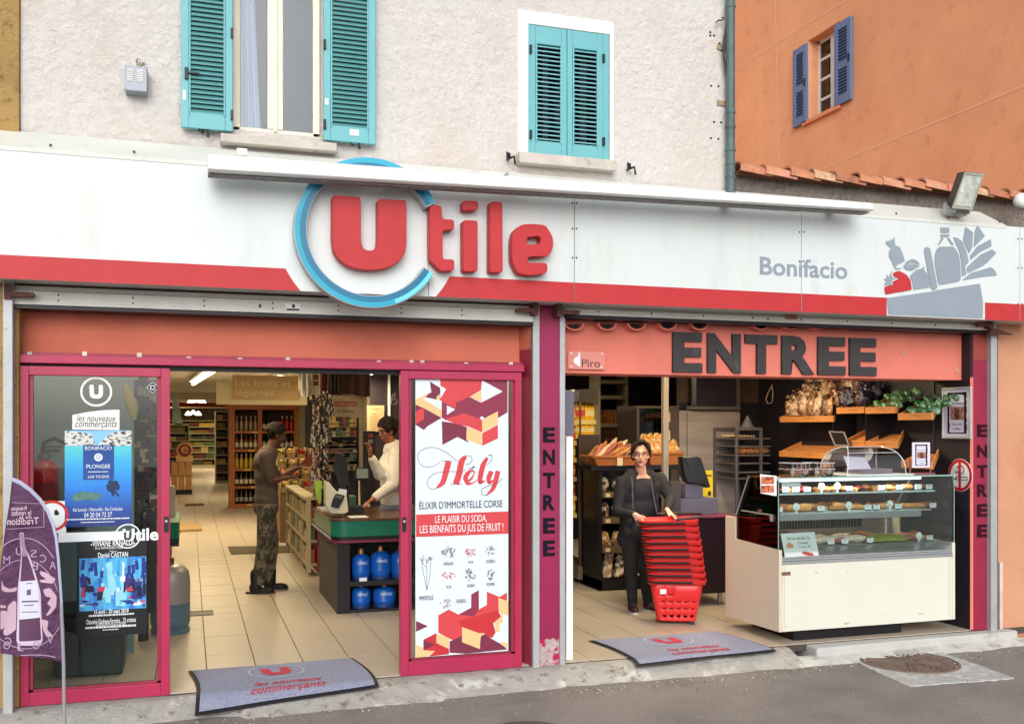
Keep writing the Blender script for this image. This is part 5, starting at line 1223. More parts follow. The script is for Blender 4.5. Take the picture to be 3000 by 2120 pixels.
BM={k:bottle_mesh('bottle',.31,.038,*v)for k,v in{'dark red wine':(BG,LW,CPd),'pale rosé':(BCl,BCl,CPg),'amber':(BAm,LW,CPd),'yellow':(BYe,BYe,CPg),'white-capped pale':(BCl,LW,CPg),'red liqueur':(BRd,BRd,CPg),'green-labelled dark':(BG,LGr,CPd)}.items()}
def bottle(kind,x,y,z,label,group,s=1.):
 o=bpy.data.objects.new('bottle',BM[kind]);COL.objects.link(o);o.location=(x,y,z);o.scale=(s,)*3;o.rotation_euler=(0,0,rnd.random()*6)
 o['label']=label;o['category']='bottle';o['group']=group;return o
YW=G(700,1488,0).y
wx=[at(p,1400,YW)[0]for p in(672,688,756,768,862,872)];wz=[at(700,p,YW)[1]for p in(1186,1199,1262,1316,1372,1424,1476)]
wc=thing('wine_cabinet','tall orange wood cabinet holding rows of wine bottles behind the standing man','cabinet',((wx[0]+wx[5])/2,YW,0))
D_=.5
for a_,b_ in((0,1),(2,3),(4,5)):MB().box(wx[a_],wx[b_],YW,YW+D_,0,wz[0]).build('upright',WOOD,wc)
MB().box(wx[0]-.05,wx[5]+.05,YW-.03,YW+D_,wz[1],wz[0]+.1).build('cornice',WOOD,wc)
for z in wz[2:]:
 for a_,b_ in((1,2),(3,4)):MB().box(wx[a_],wx[b_],YW+.01,YW+D_,z-.05,z).build('shelf',WOOD,wc)
MB().box(wx[0],wx[5],YW+.02,YW+D_,0,wz[6]-.05).build('plinth',WOOD,wc);MB().box(wx[0],wx[5],YW+D_,YW+D_+.03,0,wz[0]).build('back_panel',M('cab_back',(.06,.03,.02),.8,.2),wc)
rows=['top','second','third','fourth','lowest']
kd=[['pale rosé','dark red wine'],['amber','dark red wine'],['yellow','dark red wine'],['dark red wine','dark red wine'],['green-labelled dark','dark red wine']]
cc_=wx[1]
for ri,z in enumerate(wz[2:]):
 for bay,(a_,b_)in enumerate(((1,2),(3,4))):
  n_=int((wx[b_]-wx[a_])/.085)
  for k in range(n_):
   if bay==1 and ri>1:continue
   x=wx[a_]+.045+k*(wx[b_]-wx[a_]-.09)/(n_-1)
   kk_=kd[ri][bay]
   if bay==1 and ri==0 and k>=n_-3:kk_='red liqueur'
   if ri==1 and bay==0 and k%3==1:kk_='white-capped pale'
   bottle(kk_,x,YW+.12,z+.001,f"{kk_} bottle, {ORDN[k]} from left, {rows[ri]} shelf, {'left' if bay == 0 else 'right'} bay of wine cabinet",'bottles in the wooden wine cabinet',s=min(1.1,(wz[ri+1]-z if ri else wz[1]-z)*.8/.31)if False else 1.)
 for a_,b_ in((1,2),(3,4)):
  xx=wx[a_]+(wx[b_]-wx[a_])*rnd.uniform(.2,.8);MB().box(xx,xx+.12,YW-.004,YW+.006,z-.045,z-.005).build('price_tag',flat('tag_yellow',220,180,100,.6),wc)
YP=13.
MB().box(at(879,1200,YP)[0],at(895,1200,YP)[0],YP,YP+.3,0,CZ).box(at(895,1200,YP)[0]+.001,at(930,1200,YP)[0],YP+.05,YP+.3,0,CZ).build('pillar',flat('pillar_grey',110,96,74,.7),it)
wallbox('dark_wall',at(896,1200,12.5)[0],at(1000,1200,12.5)[0],12.5,12.6,0,CZ,BLACK,it)
YS=7.2
sg=thing('produce_sign','hanging brown board reading Les fruits et légumes in front of a cream band','sign',(at(760,1140,YS)[0],YS,at(760,1180,YS)[1]))
q=rect(634,1116,900,1186,YS);MB().box(q[0],q[1],YS+.01,YS+.04,q[2],q[3]).build('cream_band',flat('band_cream',240,230,190,.6),sg)
q=rect(680,1098,878,1172,YS);MB().box(q[0],q[1],YS-.01,YS+.009,q[2],q[3]).build('board',M('board_tan',(.72,.50,.26),.7,.06),sg)
z8=lambda a_,b_:(490+a_/4.919,1070+b_/4.919)
CR=flat('letter_cream',255,250,235,.6)
for s_,a_,b_,c_,d_ in(('Les fruits et',985,190,1776,305),('légumes',985,335,1535,470),('Bananes, pommes',1605,380,1880,398),('salades, courgettes',1605,432,1880,450)):
 l_,t_2=z8(a_,b_);r_2,b_2=z8(c_,d_);q=rect(l_,t_2,r_2,b_2,YS-.012);text('lettering',s_,q[0],q[1],q[2],q[3],YS-.013,.002,CR,sg,bold=-.012)
for xx in(at(700,1,YS)[0],at(860,1,YS)[0]):MB().cyl((xx,YS,at(700,1100,YS)[1]),(xx,YS,CZ),.004,n=6).build('hanging_wire',ALU,sg)
FR=[flat('fruit_'+n_,*c_,.5,.15)for n_,c_ in(('yellow',(214,170,50)),('orange',(214,116,36)),('red',(176,44,32)),('green',(150,150,56)),('cream',(206,176,110)),('pale',(196,160,84)))]
YQ=8.6
pd_=thing('produce_display','sloping produce stand with open crates of fruit and vegetables in front of the dark pillar','produce stand',(at(870,1400,YQ)[0],YQ,0))
xq0,xq1=at(812,1400,YQ)[0],at(938,1400,YQ)[0]
m=MB();m.prismx([(YQ-.5,.0),(YQ+.7,.0),(YQ+.7,1.22),(YQ+.6,1.22),(YQ-.5,.70)],xq0,xq1);m.build('stand',M('stand_brown',(.16,.09,.04),.6,.2),pd_)
fr_defs=[]
for r_ in range(4):
 for c_ in range(4):
  x=xq0+(xq1-xq0)*c_/4;y=YQ-.5+r_*.29;z=.72+r_*.15
  m=MB();w_=(xq1-xq0)/4-.02
  m.box(x+.01,x+.01+w_,y,y+.012,z,z+.09);m.box(x+.01,x+.02,y,y+.27,z,z+.09+.1);m.box(x+w_,x+.01+w_,y,y+.27,z,z+.19)
  cr_=m.build('crate',M('crate_wood',(.3,.2,.1),.7,.2),pd_)
  f_=MB();f_.mi=0;fi=rnd.randrange(6)
  for k in range(26):f_.mi=rnd.choice([fi,fi,fi,rnd.randrange(6)])if False else 0;f_.ell((x+.04+rnd.random()*(w_-.06),y+.03+rnd.random()*.22,z+.06+rnd.random()*.05+.05*rnd.random()),(.028,.028,.028),7,5)
  o=f_.build('fruit',FR[fi],cr_,smooth=True,kind='stuff')
q=[W3(a_,b_,YQ-.62)for a_,b_ in((878,1360),(905,1330),(932,1318),(928,1340),(905,1362),(880,1372))]
MB().prism([(p.x,p.z)for p in q],YQ-.64,YQ-.62).build('maroon_sign',flat('board_maroon',112,30,32,.5),label='curved dark red sign board rising in front of the produce crates',cat='sign',loc=(q[0].x,YQ-.63,q[0].z))
RX_=thing('checkout_rack','white and maroon shelf rack running along the aisle side of the checkout','rack',(1.2,4.2,0))
WR=flat('rack_white',158,146,116,.5,.08);MR_=flat('rack_maroon',110,34,40,.6,.1)
gA,gB=G(897,1690,0),G(838,1610,0)
dirx=(gB-gA);Ltot=dirx.length;dn=dirx.normalized();nn=Vector((dn.y,-dn.x,0))
if nn.x<0:nn=-nn
def slab(a0,a1,o0,o1,z0,z1,mat,nm,par):
 P_=[gA+dn*a0+nn*o0,gA+dn*a1+nn*o0,gA+dn*a1+nn*o1,gA+dn*a0+nn*o1]
 MB().prismz([(p.x,p.y)for p in P_],z0,z1).build(nm,mat,par)
ztop=.86
nb=4
for k in range(nb+1):slab(Ltot*k/nb-.02,Ltot*k/nb+.02,0,.05,.05,ztop,WR,'upright',RX_)
for k in range(nb):
 slab(Ltot*k/nb+.021,Ltot*(k+1)/nb-.021,.12,.15,.05,ztop-.02,MR_ if k%2==0 else WR,'side_panel',RX_)
 for z in(.12,.38,.62):slab(Ltot*k/nb+.02,Ltot*(k+1)/nb-.02,-.0,.119,z,z+.03,WR,'shelf',RX_)
 slab(Ltot*k/nb+.021,Ltot*(k+1)/nb-.021,-.02,.14,ztop,ztop+.03,WR,'top_shelf',RX_)
 m=MB()
 for z in(.15,.41,.65):
  for j in range(5):
   a_=Ltot*(k+.12+.16*j)/nb;P_=gA+dn*a_+nn*.06;m.mi=rnd.randrange(len(PAL));m.box(P_.x-.04,P_.x+.04,P_.y-.05,P_.y+.05,z+.001,z+rnd.uniform(.08,.17))
 m.build('goods',PAL,RX_,kind='stuff')
cA=G(987,1798,0);yF=cA.y;xF=cA.x;cB=G(900,1735,0)
ck=thing('checkout_counter','dark checkout counter with a green rounded band and two shelves of blue gas bottles','counter',(1.9,3,0))
xR=2.60;zt_=W(1019,1524,yF)[1];print('counter',xF,yF,cB,zt_)
yBk=cB.y;zg0=W(1000,1570,yF)[1]
BRN=M('counter_speckle',(.06,.05,.042),.6,.25,vs=120,col2=(.12,.10,.08),thr=(.5,.62),vs2=150)
zb_=W(1000,1580,yF)[1]
MB().box(xF,xF+.03,yF,yBk,0,zb_-.03).build('side_panel',BRN,ck)
MB().box(xF,xF+.115,yF-.012,yF,0,zb_-.03).build('front_panel',BLACK,ck)
MB().box(xF+.03,xR,yF+.5,yF+.52,0,zb_).build('back_panel',BLACK,ck)
zsh=W(1100,1699,yF)[1];zs2=W(1100,1812,yF)[1]
for z in(zsh,.03):MB().box(xF+.115,xR,yF-.01,yF+.5,z-.045,z).build('shelf',flat('shelf_black',36,36,46,.4),ck,bevel=.003)
MB().box(xF+.115,xR,yF,yF+.5,0.0,-.0+.005).build('plinth',BLACK,ck)
GRN=M('green_band',(.012,.16,.10),.3,.12,vs=4,col3=(.2,.4,.3),thr3=(.75,.78),vs3=14)
def rr4(x0,x1,y0,y1,r):
 return[(x1,y0)]+[(x0+r-r*math.sin(R(a_)),y0+r-r*math.cos(R(a_)))for a_ in range(0,91,10)]+[(x0,y1),(x1,y1)]
MB().prismz(rr4(xF-.05,xR,yF-.08,yBk,.13),zg0,zt_).build('green_band',GRN,ck,bevel=.004)
MB().prismz(rr4(xF-.06,xR,yF-.09,yBk,.13),zt_+.001,zt_+.02).build('worktop',M('worktop_brown',lin(92,66,50),.25,.15,vs=5,spec=.6),ck)
MB().prismz(rr4(xF-.04,xR,yF-.07,yBk,.12),zg0-.03,zg0-.001).build('trim',BLACK,ck)
MB().prismz(rr4(xF-.045,xR,yF-.075,yBk,.12),zg0-.055,zg0-.032).build('trim',flat('trim_wine',120,40,66,.5),ck)
m=MB()
for k in range(26):y=yF+.05+k*.055;m.box(xF-.055,xF-.05,y,y+.03,zg0-.03,zg0-.01)
m.build('bumper_rail',ALU,ck,kind='stuff')
for px_,py_ in((1064,1698),(1075,1803)):
 p=W3(px_,py_,yF-.02);MB().box(p.x-.035,p.x+.035,yF-.018,yF-.012,p.z-.012,p.z+.02).build('price_tag',PAPER,ck)
MB().box(xF-.03,xF+.12,yF+.8,yBk-.02,zt_+.02,zt_+.035).build('metal_edge',ALU,ck)
BLU=M('gas_blue',lin(22,92,190),.3,.08,vs=6,col3=lin(90,140,200),thr3=(.74,.78),vs3=18)
def gas(r,h,lab,loc,squat=False):
 t=thing('gas_bottle',lab,'gas bottle',loc,0,'blue gas bottles under the checkout')
 m=MB();m.lathe([(r*.9,0),(r*.92,.035),(r*.96,.04),(r,.06),(r,h*.30),(r*1.012,h*.32),(r,h*.34),(r,h*.72),(r*.93,h*.85),(r*.62,h*.95),(r*.3,h),(.001,h)],n=28)
 o=bpy.data.objects.new('body',m.mesh('body',BLU,smooth=True));fin(o,t)
 m=MB();m.lathe([(.03,h-.005),(.03,h+.03),(.02,h+.05),(.001,h+.05)],n=14);o=bpy.data.objects.new('valve',m.mesh('valve',M('brass',lin(150,110,70),.4,.2,metal=.6),smooth=True));fin(o,t)
 m=MB();m.lathe([(r*.93,0),(r*.97,.004),(r*.95,.03),(r*.9,.03)],n=28);o=bpy.data.objects.new('foot_ring',m.mesh('foot_ring',flat('foot_blue',30,60,120,.5),smooth=True));fin(o,t)
 cu=bpy.data.curves.new('x','FONT');cu.body='CAMPINGAZ';cu.offset=.02;cu.resolution_u=2;me=curve_mesh(cu);xs=[v.co.x for v in me.vertices];hh=.028;L_2=1.15
 for v in me.vertices:
  f=(v.co.x-min(xs))/(max(xs)-min(xs))-.5;a_=R(-90)-YAW*0+f*L_2;z=h*.62+v.co.y/.73*hh;v.co=((r+.0015)*math.cos(a_),(r+.0015)*math.sin(a_),z)
 me.materials.clear();me.materials.append(flat('gas_letter',190,210,235,.5));fin(bpy.data.objects.new('lettering',me),t)
 return t
def pg(px,z,y):return(W(px,1500,y)[0],y,z)
yg=yF+.10
gas(.084,.235,'small blue gas bottle at the left of the upper shelf under the checkout',pg(1058,zsh,yg));gas(.092,.255,'larger blue gas bottle in the middle of the upper shelf under the checkout',pg(1115,zsh,yg));gas(.092,.25,'blue gas bottle on the upper shelf, half hidden by the right sliding door',pg(1174,zsh,yg))
gas(.086,.19,'squat blue gas bottle at the left of the lower shelf under the checkout',pg(1058,.03,yg));gas(.105,.185,'wide squat blue gas bottle on the lower shelf beside the right sliding door',pg(1126,.03,yg))
zt2=zt_+.02
cs=thing('card_terminal_stand','cream wedge stand carrying a dark card terminal on the checkout','terminal stand',tuple(W3(990,1500,yF+.15)))
def wpts(pts,Y):return[W(a_,b_,Y)for a_,b_ in T(pts,820,1380,4.773)]
shape('stand',[rpoly(wpts([(640,140),(680,150),(800,290),(930,310),(960,560),(910,592),(720,592),(640,470)],yF+.12),.01,3)],yF+.12,.16,flat('cream_plastic',214,208,180,.4),cs,bevel=.006)
shape('terminal',[rpoly(wpts([(790,310),(905,340),(890,390),(820,515),(720,495),(735,410)],yF+.08),.008,3)],yF+.08,.035,flat('terminal_dark',34,34,38,.35),cs,bevel=.004)
shape('screen',[wpts([(795,330),(880,350),(865,385),(775,365)],yF+.076)],yF+.077,.003,flat('screen_green_grey',96,108,96,.3),cs)
shape('receipt',[wpts([(825,240),(935,258),(930,335),(815,310)],yF+.1)],yF+.095,.004,PAPER,cs)
q=[W(a_,b_,yF+.3)for a_,b_ in T([(480,140),(590,130),(575,440),(545,460),(500,300)],820,1380,4.773)]
shape('green_bag_holder',[rpoly(q,.01,3)],yF+.3,.05,flat('lime_plastic',150,180,40,.4),None,label='slim lime green holder standing at the left of the card terminal',cat='holder')
def panel3(name,label,cat,quad,y0,th,mat,edge=None):
 t=thing(name,label,cat,(W(*quad[2],y0)[0],y0,W(*quad[2],y0)[1]));shape('casing',[rpoly([W(a_,b_,y0)for a_,b_ in quad],.01,3)],y0,th,mat,t,bevel=.004);return t
t=panel3('cash_register_screen','tilted black back of a cash register screen above the checkout','monitor',[(985,1325),(1012,1332),(1026,1420),(1000,1425),(978,1370)],yF+.25,.05,BLACK)
MB().cyl(tuple(W3(1010,1420,yF+.28)),tuple(W3(1012,1470,yF+.28)),.03).build('stem',BLACK,t)
t=panel3('checkout_monitor','small flat monitor with a pale screen beside the man in white','monitor',[(1040,1368),(1086,1370),(1084,1408),(1038,1406)],yF+.7,.03,BLACK)
q=rect(1045,1373,1079,1400,yF+.69);MB().box(q[0],q[1],yF+.692,yF+.699,q[2],q[3]).build('screen',flat('screen_pale',130,144,140,.2),t)
MB().cyl(tuple(W3(1060,1406,yF+.72)),tuple(W3(1062,1480,yF+.72)),.02).build('stem',BLACK,t)
p=W3(1032,1468,yF+.45);MB().box(p.x-.08,p.x+.1,yF+.4,yF+.6,zt2,zt2+.07).build('cash_tray',BLACK,label='low black box on the checkout behind the card terminal',cat='box',loc=(p.x,yF+.5,zt2),bevel=.005)
MB().lathe([(.05,0),(.055,.09),(.04,.1)],(W(1027,1450,yF+.5)[0],yF+.5,zt2+.071),14).build('tumbler',flat('greenish_glass',70,96,90,.3),None,True,label='greenish beaker on the low black box of the checkout',cat='beaker')
q=rect(1022,1498,1060,1512,yF+.1);MB().box(q[0],q[1]+.05,yF+.02,yF+.2,zt2+.001,zt2+.004).build('paper_slip',PAPER,label='pale slip of paper lying on the checkout worktop',cat='paper',loc=(q[0],yF+.1,zt2))
YN=yF+2.6
ns_=thing('newspaper_stand','cream newspaper stand with wire racks and a red header reading corse-matin','stand',(at(1050,1400,YN)[0],YN,0))
CRM=flat('stand_cream',204,190,158,.6,.06)
def n8(a_,b_):return(820+a_/4.919,1070+b_/4.919)
def nbx(l,t,r,b,y0,y1,nm,mat,par,**k):q=rect(*n8(l,t),*n8(r,b),y0);return MB().box(q[0],q[1],y0,y1,q[2],q[3]).build(nm,mat,par,**k),q
nbx(1142,410,1252,1500,YN,YN+.12,'post',CRM,ns_);nbx(440,425,1142,495,YN,YN+.1,'crossbar',CRM,ns_);nbx(755,495,1142,740,YN-.02,YN+.0,'header',CRM,ns_)
_,q=nbx(785,520,1105,585,YN-.026,YN-.021,'header_print',flat('header_red',186,66,48,.5),ns_)
text('lettering','corse-matin',q[0]+.01,q[1]-.01,q[2]+.012,q[3]-.008,YN-.028,.001,flat('header_letter',236,206,180,.5),ns_,bold=.02)
q=rect(*n8(825,645),*n8(1070,678),YN-.022);text('lettering','EN VENTE ICI',q[0],q[1],q[2],q[3],YN-.023,.001,INK,ns_,bold=.01)
m=MB()
for k in range(16):q=rect(*n8(1192,450+k*62),*n8(1200,480+k*62),YN-.003);m.box(q[0],q[1],YN-.004,YN-.0005,q[2],q[3])
m.build('slot',INK,ns_,kind='stuff')
WIRE=M('black_wire',(.25,.23,.22),.35,.2,metal=.6)
for k,py_ in enumerate((850,985,1165,1215,1390,1470)):
 m=MB();A_=[W3(*n8(a_,b_),YN-y_)for a_,b_,y_ in((640,py_+20,.0),(1020,py_-8,.0),(1095,py_+35,.30),(640,py_+50,.30))]
 for dz in(0,.045):m.tube([tuple(p+Vector((0,0,dz)))for p in A_+[A_[0]]],.006,5,caps=False)
 w_=m.build('wire_tray',WIRE,ns_)
 g_=MB();x0_,x1_=A_[3].x,A_[2].x
 for j in range(9):x=x0_+(x1_-x0_)*(j+.3)/9;g_.mi=rnd.randrange(len(PAL));g_.box(x,x+.04,YN-.28,YN-.12,A_[3].z,A_[3].z+rnd.uniform(.06,.14))
 g_.build('goods',PAL,w_,kind='stuff')
MB().box(at(945,1300,YN)[0],at(1052,1300,YN)[0],YN+.05,YN+.07,.0,at(1050,1222,YN)[1]).build('back_panel',M('stand_dark',(.03,.027,.03),.7,.2),ns_)
kt=thing('key_ring_spinner','tall wire spinner crowded with small hanging key rings beside the newspaper stand','spinner',(at(940,1400,YN-.2)[0],YN-.2,0))
xk=at(943,1300,YN-.2)[0];MB().cyl((xk,YN-.2,0),(xk,YN-.2,2.1),.015).build('pole',BLACK,kt)
g_=MB();smt=[M('trinket_silver',(.45,.42,.38),.3,.3,metal=.6),PAL[0],PAL[3],PAL[5],flat('trinket_dark',30,26,24,.4)]
for k in range(1300):
 z=rnd.uniform(.9,2.08);a_=rnd.uniform(0,6.28);rr_=.10+.05*noise.noise(Vector((z*3,a_,0)));x,y=xk+rr_*math.cos(a_),YN-.2+rr_*math.sin(a_)
 g_.mi=rnd.choice((0,0,4,4,1,2,3));s=.004+.007*rnd.random();g_.box(x-s,x+s,y-s,y+s,z-s*3,z+s)
g_.build('trinkets',smt,kt,kind='stuff')
def hang(name,label,cat,l,t,r,b,Y,mat,fold=7):
 q=rect(l,t,r,b,Y);m=MB();m.grid(24,6,lambda u,v:(q[0]+(q[1]-q[0])*u,Y+.02*math.sin(u*fold*3)*(.5+v),q[3]+.25-(q[3]+.25-q[2])*v+.015*math.sin(u*5)))
 m.build(name,mat,None,True,label=label,cat=cat,loc=((q[0]+q[1])/2,Y,q[2]),solid=.006)
BRG=M('brown_garment',lin(96,74,60),.9,.2,vs=6,bump=.3)
hang('hanging_garment','brown garment hanging at the top of the opening over the newspaper stand','garment',975,1080,1085,1158,YN-.15,BRG)
hang('hanging_garment','narrower dark grey brown garment hanging left of the brown one','garment',962,1080,998,1152,YN-.3,M('grey_garment',lin(66,56,54),.9,.2,vs=6,bump=.3))
hang('hanging_garment','reddish brown cloth strip hanging beside the white poster','garment',938,1080,962,1152,YN-.2,M('red_garment',lin(120,60,46),.9,.2,vs=6))
q=rect(912,1086,938,1156,YN-.35);t=thing('white_notice','white notice with two small dark pictures hanging at the top of the opening','notice',(q[0],YN-.35,q[2]));MB().box(q[0],q[1],YN-.36,YN-.35,q[2],q[3]).build('sheet',CRM,t)
for a_,b_ in((.62,.85),(.38,.58)):MB().box(q[0]+.02,q[1]-.02,YN-.363,YN-.361,q[2]+(q[3]-q[2])*a_,q[2]+(q[3]-q[2])*b_).build('photo_print',flat('print_brown2',110,62,54,.6),t)
q=rect(874,1088,910,1162,YN-.4);t=thing('clear_bag_display','clear plastic wrapped display hanging left of the white notice','display',(q[0],YN-.4,q[2]))
m=MB();m.grid(16,10,lambda u,v:(q[0]+(q[1]-q[0])*u,YN-.4+.03*math.sin(u*9+v*7),q[2]+(q[3]+.1-q[2])*v));m.build('wrapping',M('glossy_wrap',(.5,.42,.32),.12,.3,vs=14,col2=(.85,.8,.7),thr=(.55,.62),vs2=10,stretch=(2,1,.4),spec=.9),t,smooth=True)
for a_,b_ in((.2,.3),(.62,.72)):MB().box(q[0]+(q[1]-q[0])*a_,q[0]+(q[1]-q[0])*b_,YN-.45,YN-.43,q[2],q[3]+.1).build('rod',WHT,t)
YD=5.96
q=rect(*n8(1255,575),*n8(1502,950),YD);t=thing('wall_notice','cream printed notice on the dark wall behind the man in white','notice',(q[0],YD,q[2]));MB().box(q[0],q[1],YD-.01,YD,q[2],q[3]).build('sheet',flat('notice_cream',178,156,120,.6),t)
m=MB()
for k in range(9):
 if k in(1,):continue
 z=q[3]-.05-k*.032;m.box(q[0]+.04,q[1]-rnd.uniform(.04,.12),YD-.012,YD-.0105,z,z+.007)
m.build('print_line',flat('notice_ink',110,84,60,.6),t,kind='stuff')
q=rect(1073,1262,1100,1310,YN-1.);t=thing('cigarette_dispenser','dark narrow dispenser with small red and grey panels behind the raised hand','dispenser',(q[0],YN-1,q[2]));MB().box(q[0],q[1],YN-1,YN-.8,zt2,q[3]).build('casing',BLACK,t);MB().box(q[0]+.02,q[1]-.03,YN-1.006,YN-1.001,q[3]-.07,q[3]-.03).build('panel',flat('disp_red',120,40,40,.5),t);MB().box(q[0]+.02,q[1]-.03,YN-1.006,YN-1.001,q[3]-.13,q[3]-.09).build('panel',flat('disp_grey',120,116,110,.5),t)
c=W3(1153,1170,2.9);
MB().tube([tuple(W3(*p,2.84))for p in((1146,1184),(1149,1158),(1156,1150),(1158,1160),(1150,1172),(1160,1168),(1164,1176),(1158,1184),(1152,1182))],.004,5).build('wire_ornament',flat('wire_grey',120,112,120,.5),None,True,label='small curly wire ornament on the dark wall near the right door',cat='ornament')
gc=G(499,1852,0);t=thing('gas_cylinder','large two tone grey and blue gas cylinder behind the edge of the left door','gas cylinder',(gc.x,gc.y,0));r_=.155
m=MB();m.lathe([(r_*.96,.0),(r_,.03),(r_,.04),(r_*.9,.045),(r_*.97,.08),(r_,.10),(r_,.25)],(gc.x,gc.y,0),32);m.build('lower_body',M('cyl_blue_grey',lin(84,112,128),.45,.1,vs=6,col2=lin(120,130,134),thr=(.6,.7),vs2=12),t,smooth=True)
m=MB();m.lathe([(r_*1.0,.2505),(r_,.42),(r_*.93,.50),(r_*.7,.545),(r_*.3,.56),(.001,.56)],(gc.x,gc.y,0),32);m.build('upper_body',M('cyl_grey',lin(150,146,142),.4,.1,vs=5,metal=.3),t,smooth=True)
MB().cyl((gc.x,gc.y,.555),(gc.x,gc.y,.61),.03).build('valve',RUST,t,smooth=True)
yk=gc.y+1.1
k2=thing('second_checkout','end of a second checkout with a green band, mostly hidden behind the left door','counter',(at(480,1600,yk)[0],yk,0))
x0_,x1_=at(430,1550,yk)[0],at(524,1550,yk)[0]
z_=lambda py_:at(520,py_,yk)[1]
MB().prismz(rr4(-x1_,-x0_,yk,yk+1.2,.08)[::1],z_(1578),z_(1530)).build('green_band',GRN,k2)
k2 .children[0].data.transform(Matrix.Translation((k2 .location.x,0,0)));
for v in k2 .children[0].data.vertices:v.co.x=-v.co.x
k2 .children[0].data.transform(Matrix.Translation((-k2 .location.x,0,0)));k2 .children[0].data.flip_normals()
MB().box(x0_,x1_-.0,yk+.01,yk+1.2,z_(1600),z_(1579)).build('trim',BLACK,k2);MB().box(x0_,x1_-.08,yk+.03,yk+1.2,0,z_(1601)).build('body',BLACK,k2)
MB().prism(rpoly([(x0_,z_(1520)),(x1_-.03,z_(1520)),(x1_-.03,z_(1425)),(x0_,z_(1418))],.03),yk+.1,yk+.16).build('screen_panel',flat('panel_offwhite',190,184,164,.5),k2)
ex=thing('fire_extinguisher','red fire extinguisher with a black hose on the grey partition behind the left door','fire extinguisher',(W(133,1400,1.1)[0],1.1,.9));xx=W(130,1400,1.1)[0];zt9=W(130,1350,1.1)[1];r_=.088
m=MB();m.lathe([(r_*.9,zt9-.48),(r_,zt9-.46),(r_,zt9-.05),(r_*.8,zt9-.01),(r_*.3,zt9+.02),(.001,zt9+.02)],(xx,1.1,0),28);m.build('cylinder',flat('extinguisher_red',170,26,30,.3),ex,smooth=True)
m=MB();m.lathe([(.045,zt9+.015),(.04,zt9+.05),(.02,zt9+.06)],(xx,1.1,0),12);m.box(xx,xx+.1,1.09,1.11,zt9+.06,zt9+.085);m.box(xx,xx+.12,1.09,1.11,zt9+.095,zt9+.11);m.build('valve_head',flat('dull_metal',90,90,92,.4,metal=.5),ex)
MB().tube([(xx-.01,1.09,zt9+.07),(xx,1.06,zt9+.13),(xx+.07,1.05,zt9+.16),(xx+.15,1.05,zt9+.12),(xx+.19,1.05,zt9+.0),(xx+.20,1.05,zt9-.25),(xx+.2,1.06,zt9-.42)],.014,8).build('hose',BLACK,ex,smooth=True)
MB().lathe([(r_+.001,zt9-.30),(r_+.001,zt9-.15)],(xx,1.1,0),24).build('label',flat('extinguisher_label',130,50,50,.5),ex)
MB().box(xx+.12,xx+.26,1.15,1.24,zt9-.5,zt9-.36).build('wall_socket_box',BLACK,label='small black box low on the partition right of the fire extinguisher',cat='box',loc=(xx+.2,1.2,zt9-.5))
bp=G(255,1985,0);t=thing('waste_bin','dark grey green waste bin standing behind the bottom of the left door','bin',(bp.x,.75,0));MB().hexa([(bp.x-.2,.60,0),(bp.x+.22,.60,0),(bp.x+.22,.95,0),(bp.x-.2,.95,0),(bp.x-.24,.56,.42),(bp.x+.25,.56,.42),(bp.x+.25,.98,.42),(bp.x-.24,.98,.42)]).build('body',flat('bin_green',38,52,52,.5),t,bevel=.02);MB().box(bp.x-.25,bp.x+.26,.55,.99,.421,.455).build('rim',flat('bin_green',56,72,72,.5),t,bevel=.008)
cl=W(385,1180,1.0);pts=[W3(a_,b_,1.0)for a_,b_ in((365,1120),(375,1150),(388,1190),(395,1230))]
MB().tube([tuple(p)for p in pts],.02,8,rr=[.006,.03,.045,.012]).build('corn_cob_charm',flat('straw_green',150,148,80,.7,.2),None,True,label='pale yellow green dried corn husk hanging behind the left door',cat='ornament')
m=MB()
for k in range(500):
 z=rnd.uniform(.95,2.0);x=W(420,1300,1.7)[0]+rnd.uniform(-.14,.10);s=.012+.02*rnd.random();m.mi=rnd.choice((0,0,0,1,2,3));y=1.7+rnd.uniform(-.1,.1);m.box(x-s,x+s,y-s,y+s,z-s,z+s)
xx=W(420,1300,1.7)[0];t=thing('magazine_spinner','dark crowded spinner rack seen through the right part of the left door','spinner',(xx,1.7,0));m.build('trinkets',[flat('trinket_dark',30,26,24,.4),PAL[3],PAL[1],PAL[5]],t,kind='stuff');MB().cyl((xx,1.7,0),(xx,1.7,2.1),.04).build('pole',BLACK,t)
MB().box(xx-.13,xx+.09,1.78,1.82,.2,2.05).build('back_panel',BLACK,t)
pts=[W3(a_,b_,3.2)for a_,b_ in((505,1146),(518,1148),(536,1240),(505,1240))]
m=MB();m.add([tuple(p)for p in pts],[(0,1,2,3)]);m.build('canvas_banner',M('crumpled_canvas',(.42,.45,.36),.8,.2,vs=10,bump=.9,bs=14,bd=.03),None,label='crumpled pale green canvas hanging at the top left of the opening',cat='banner',solid=.01)
# bakery side
def tri(t,*a,**k):return thing(t,*a,**k)
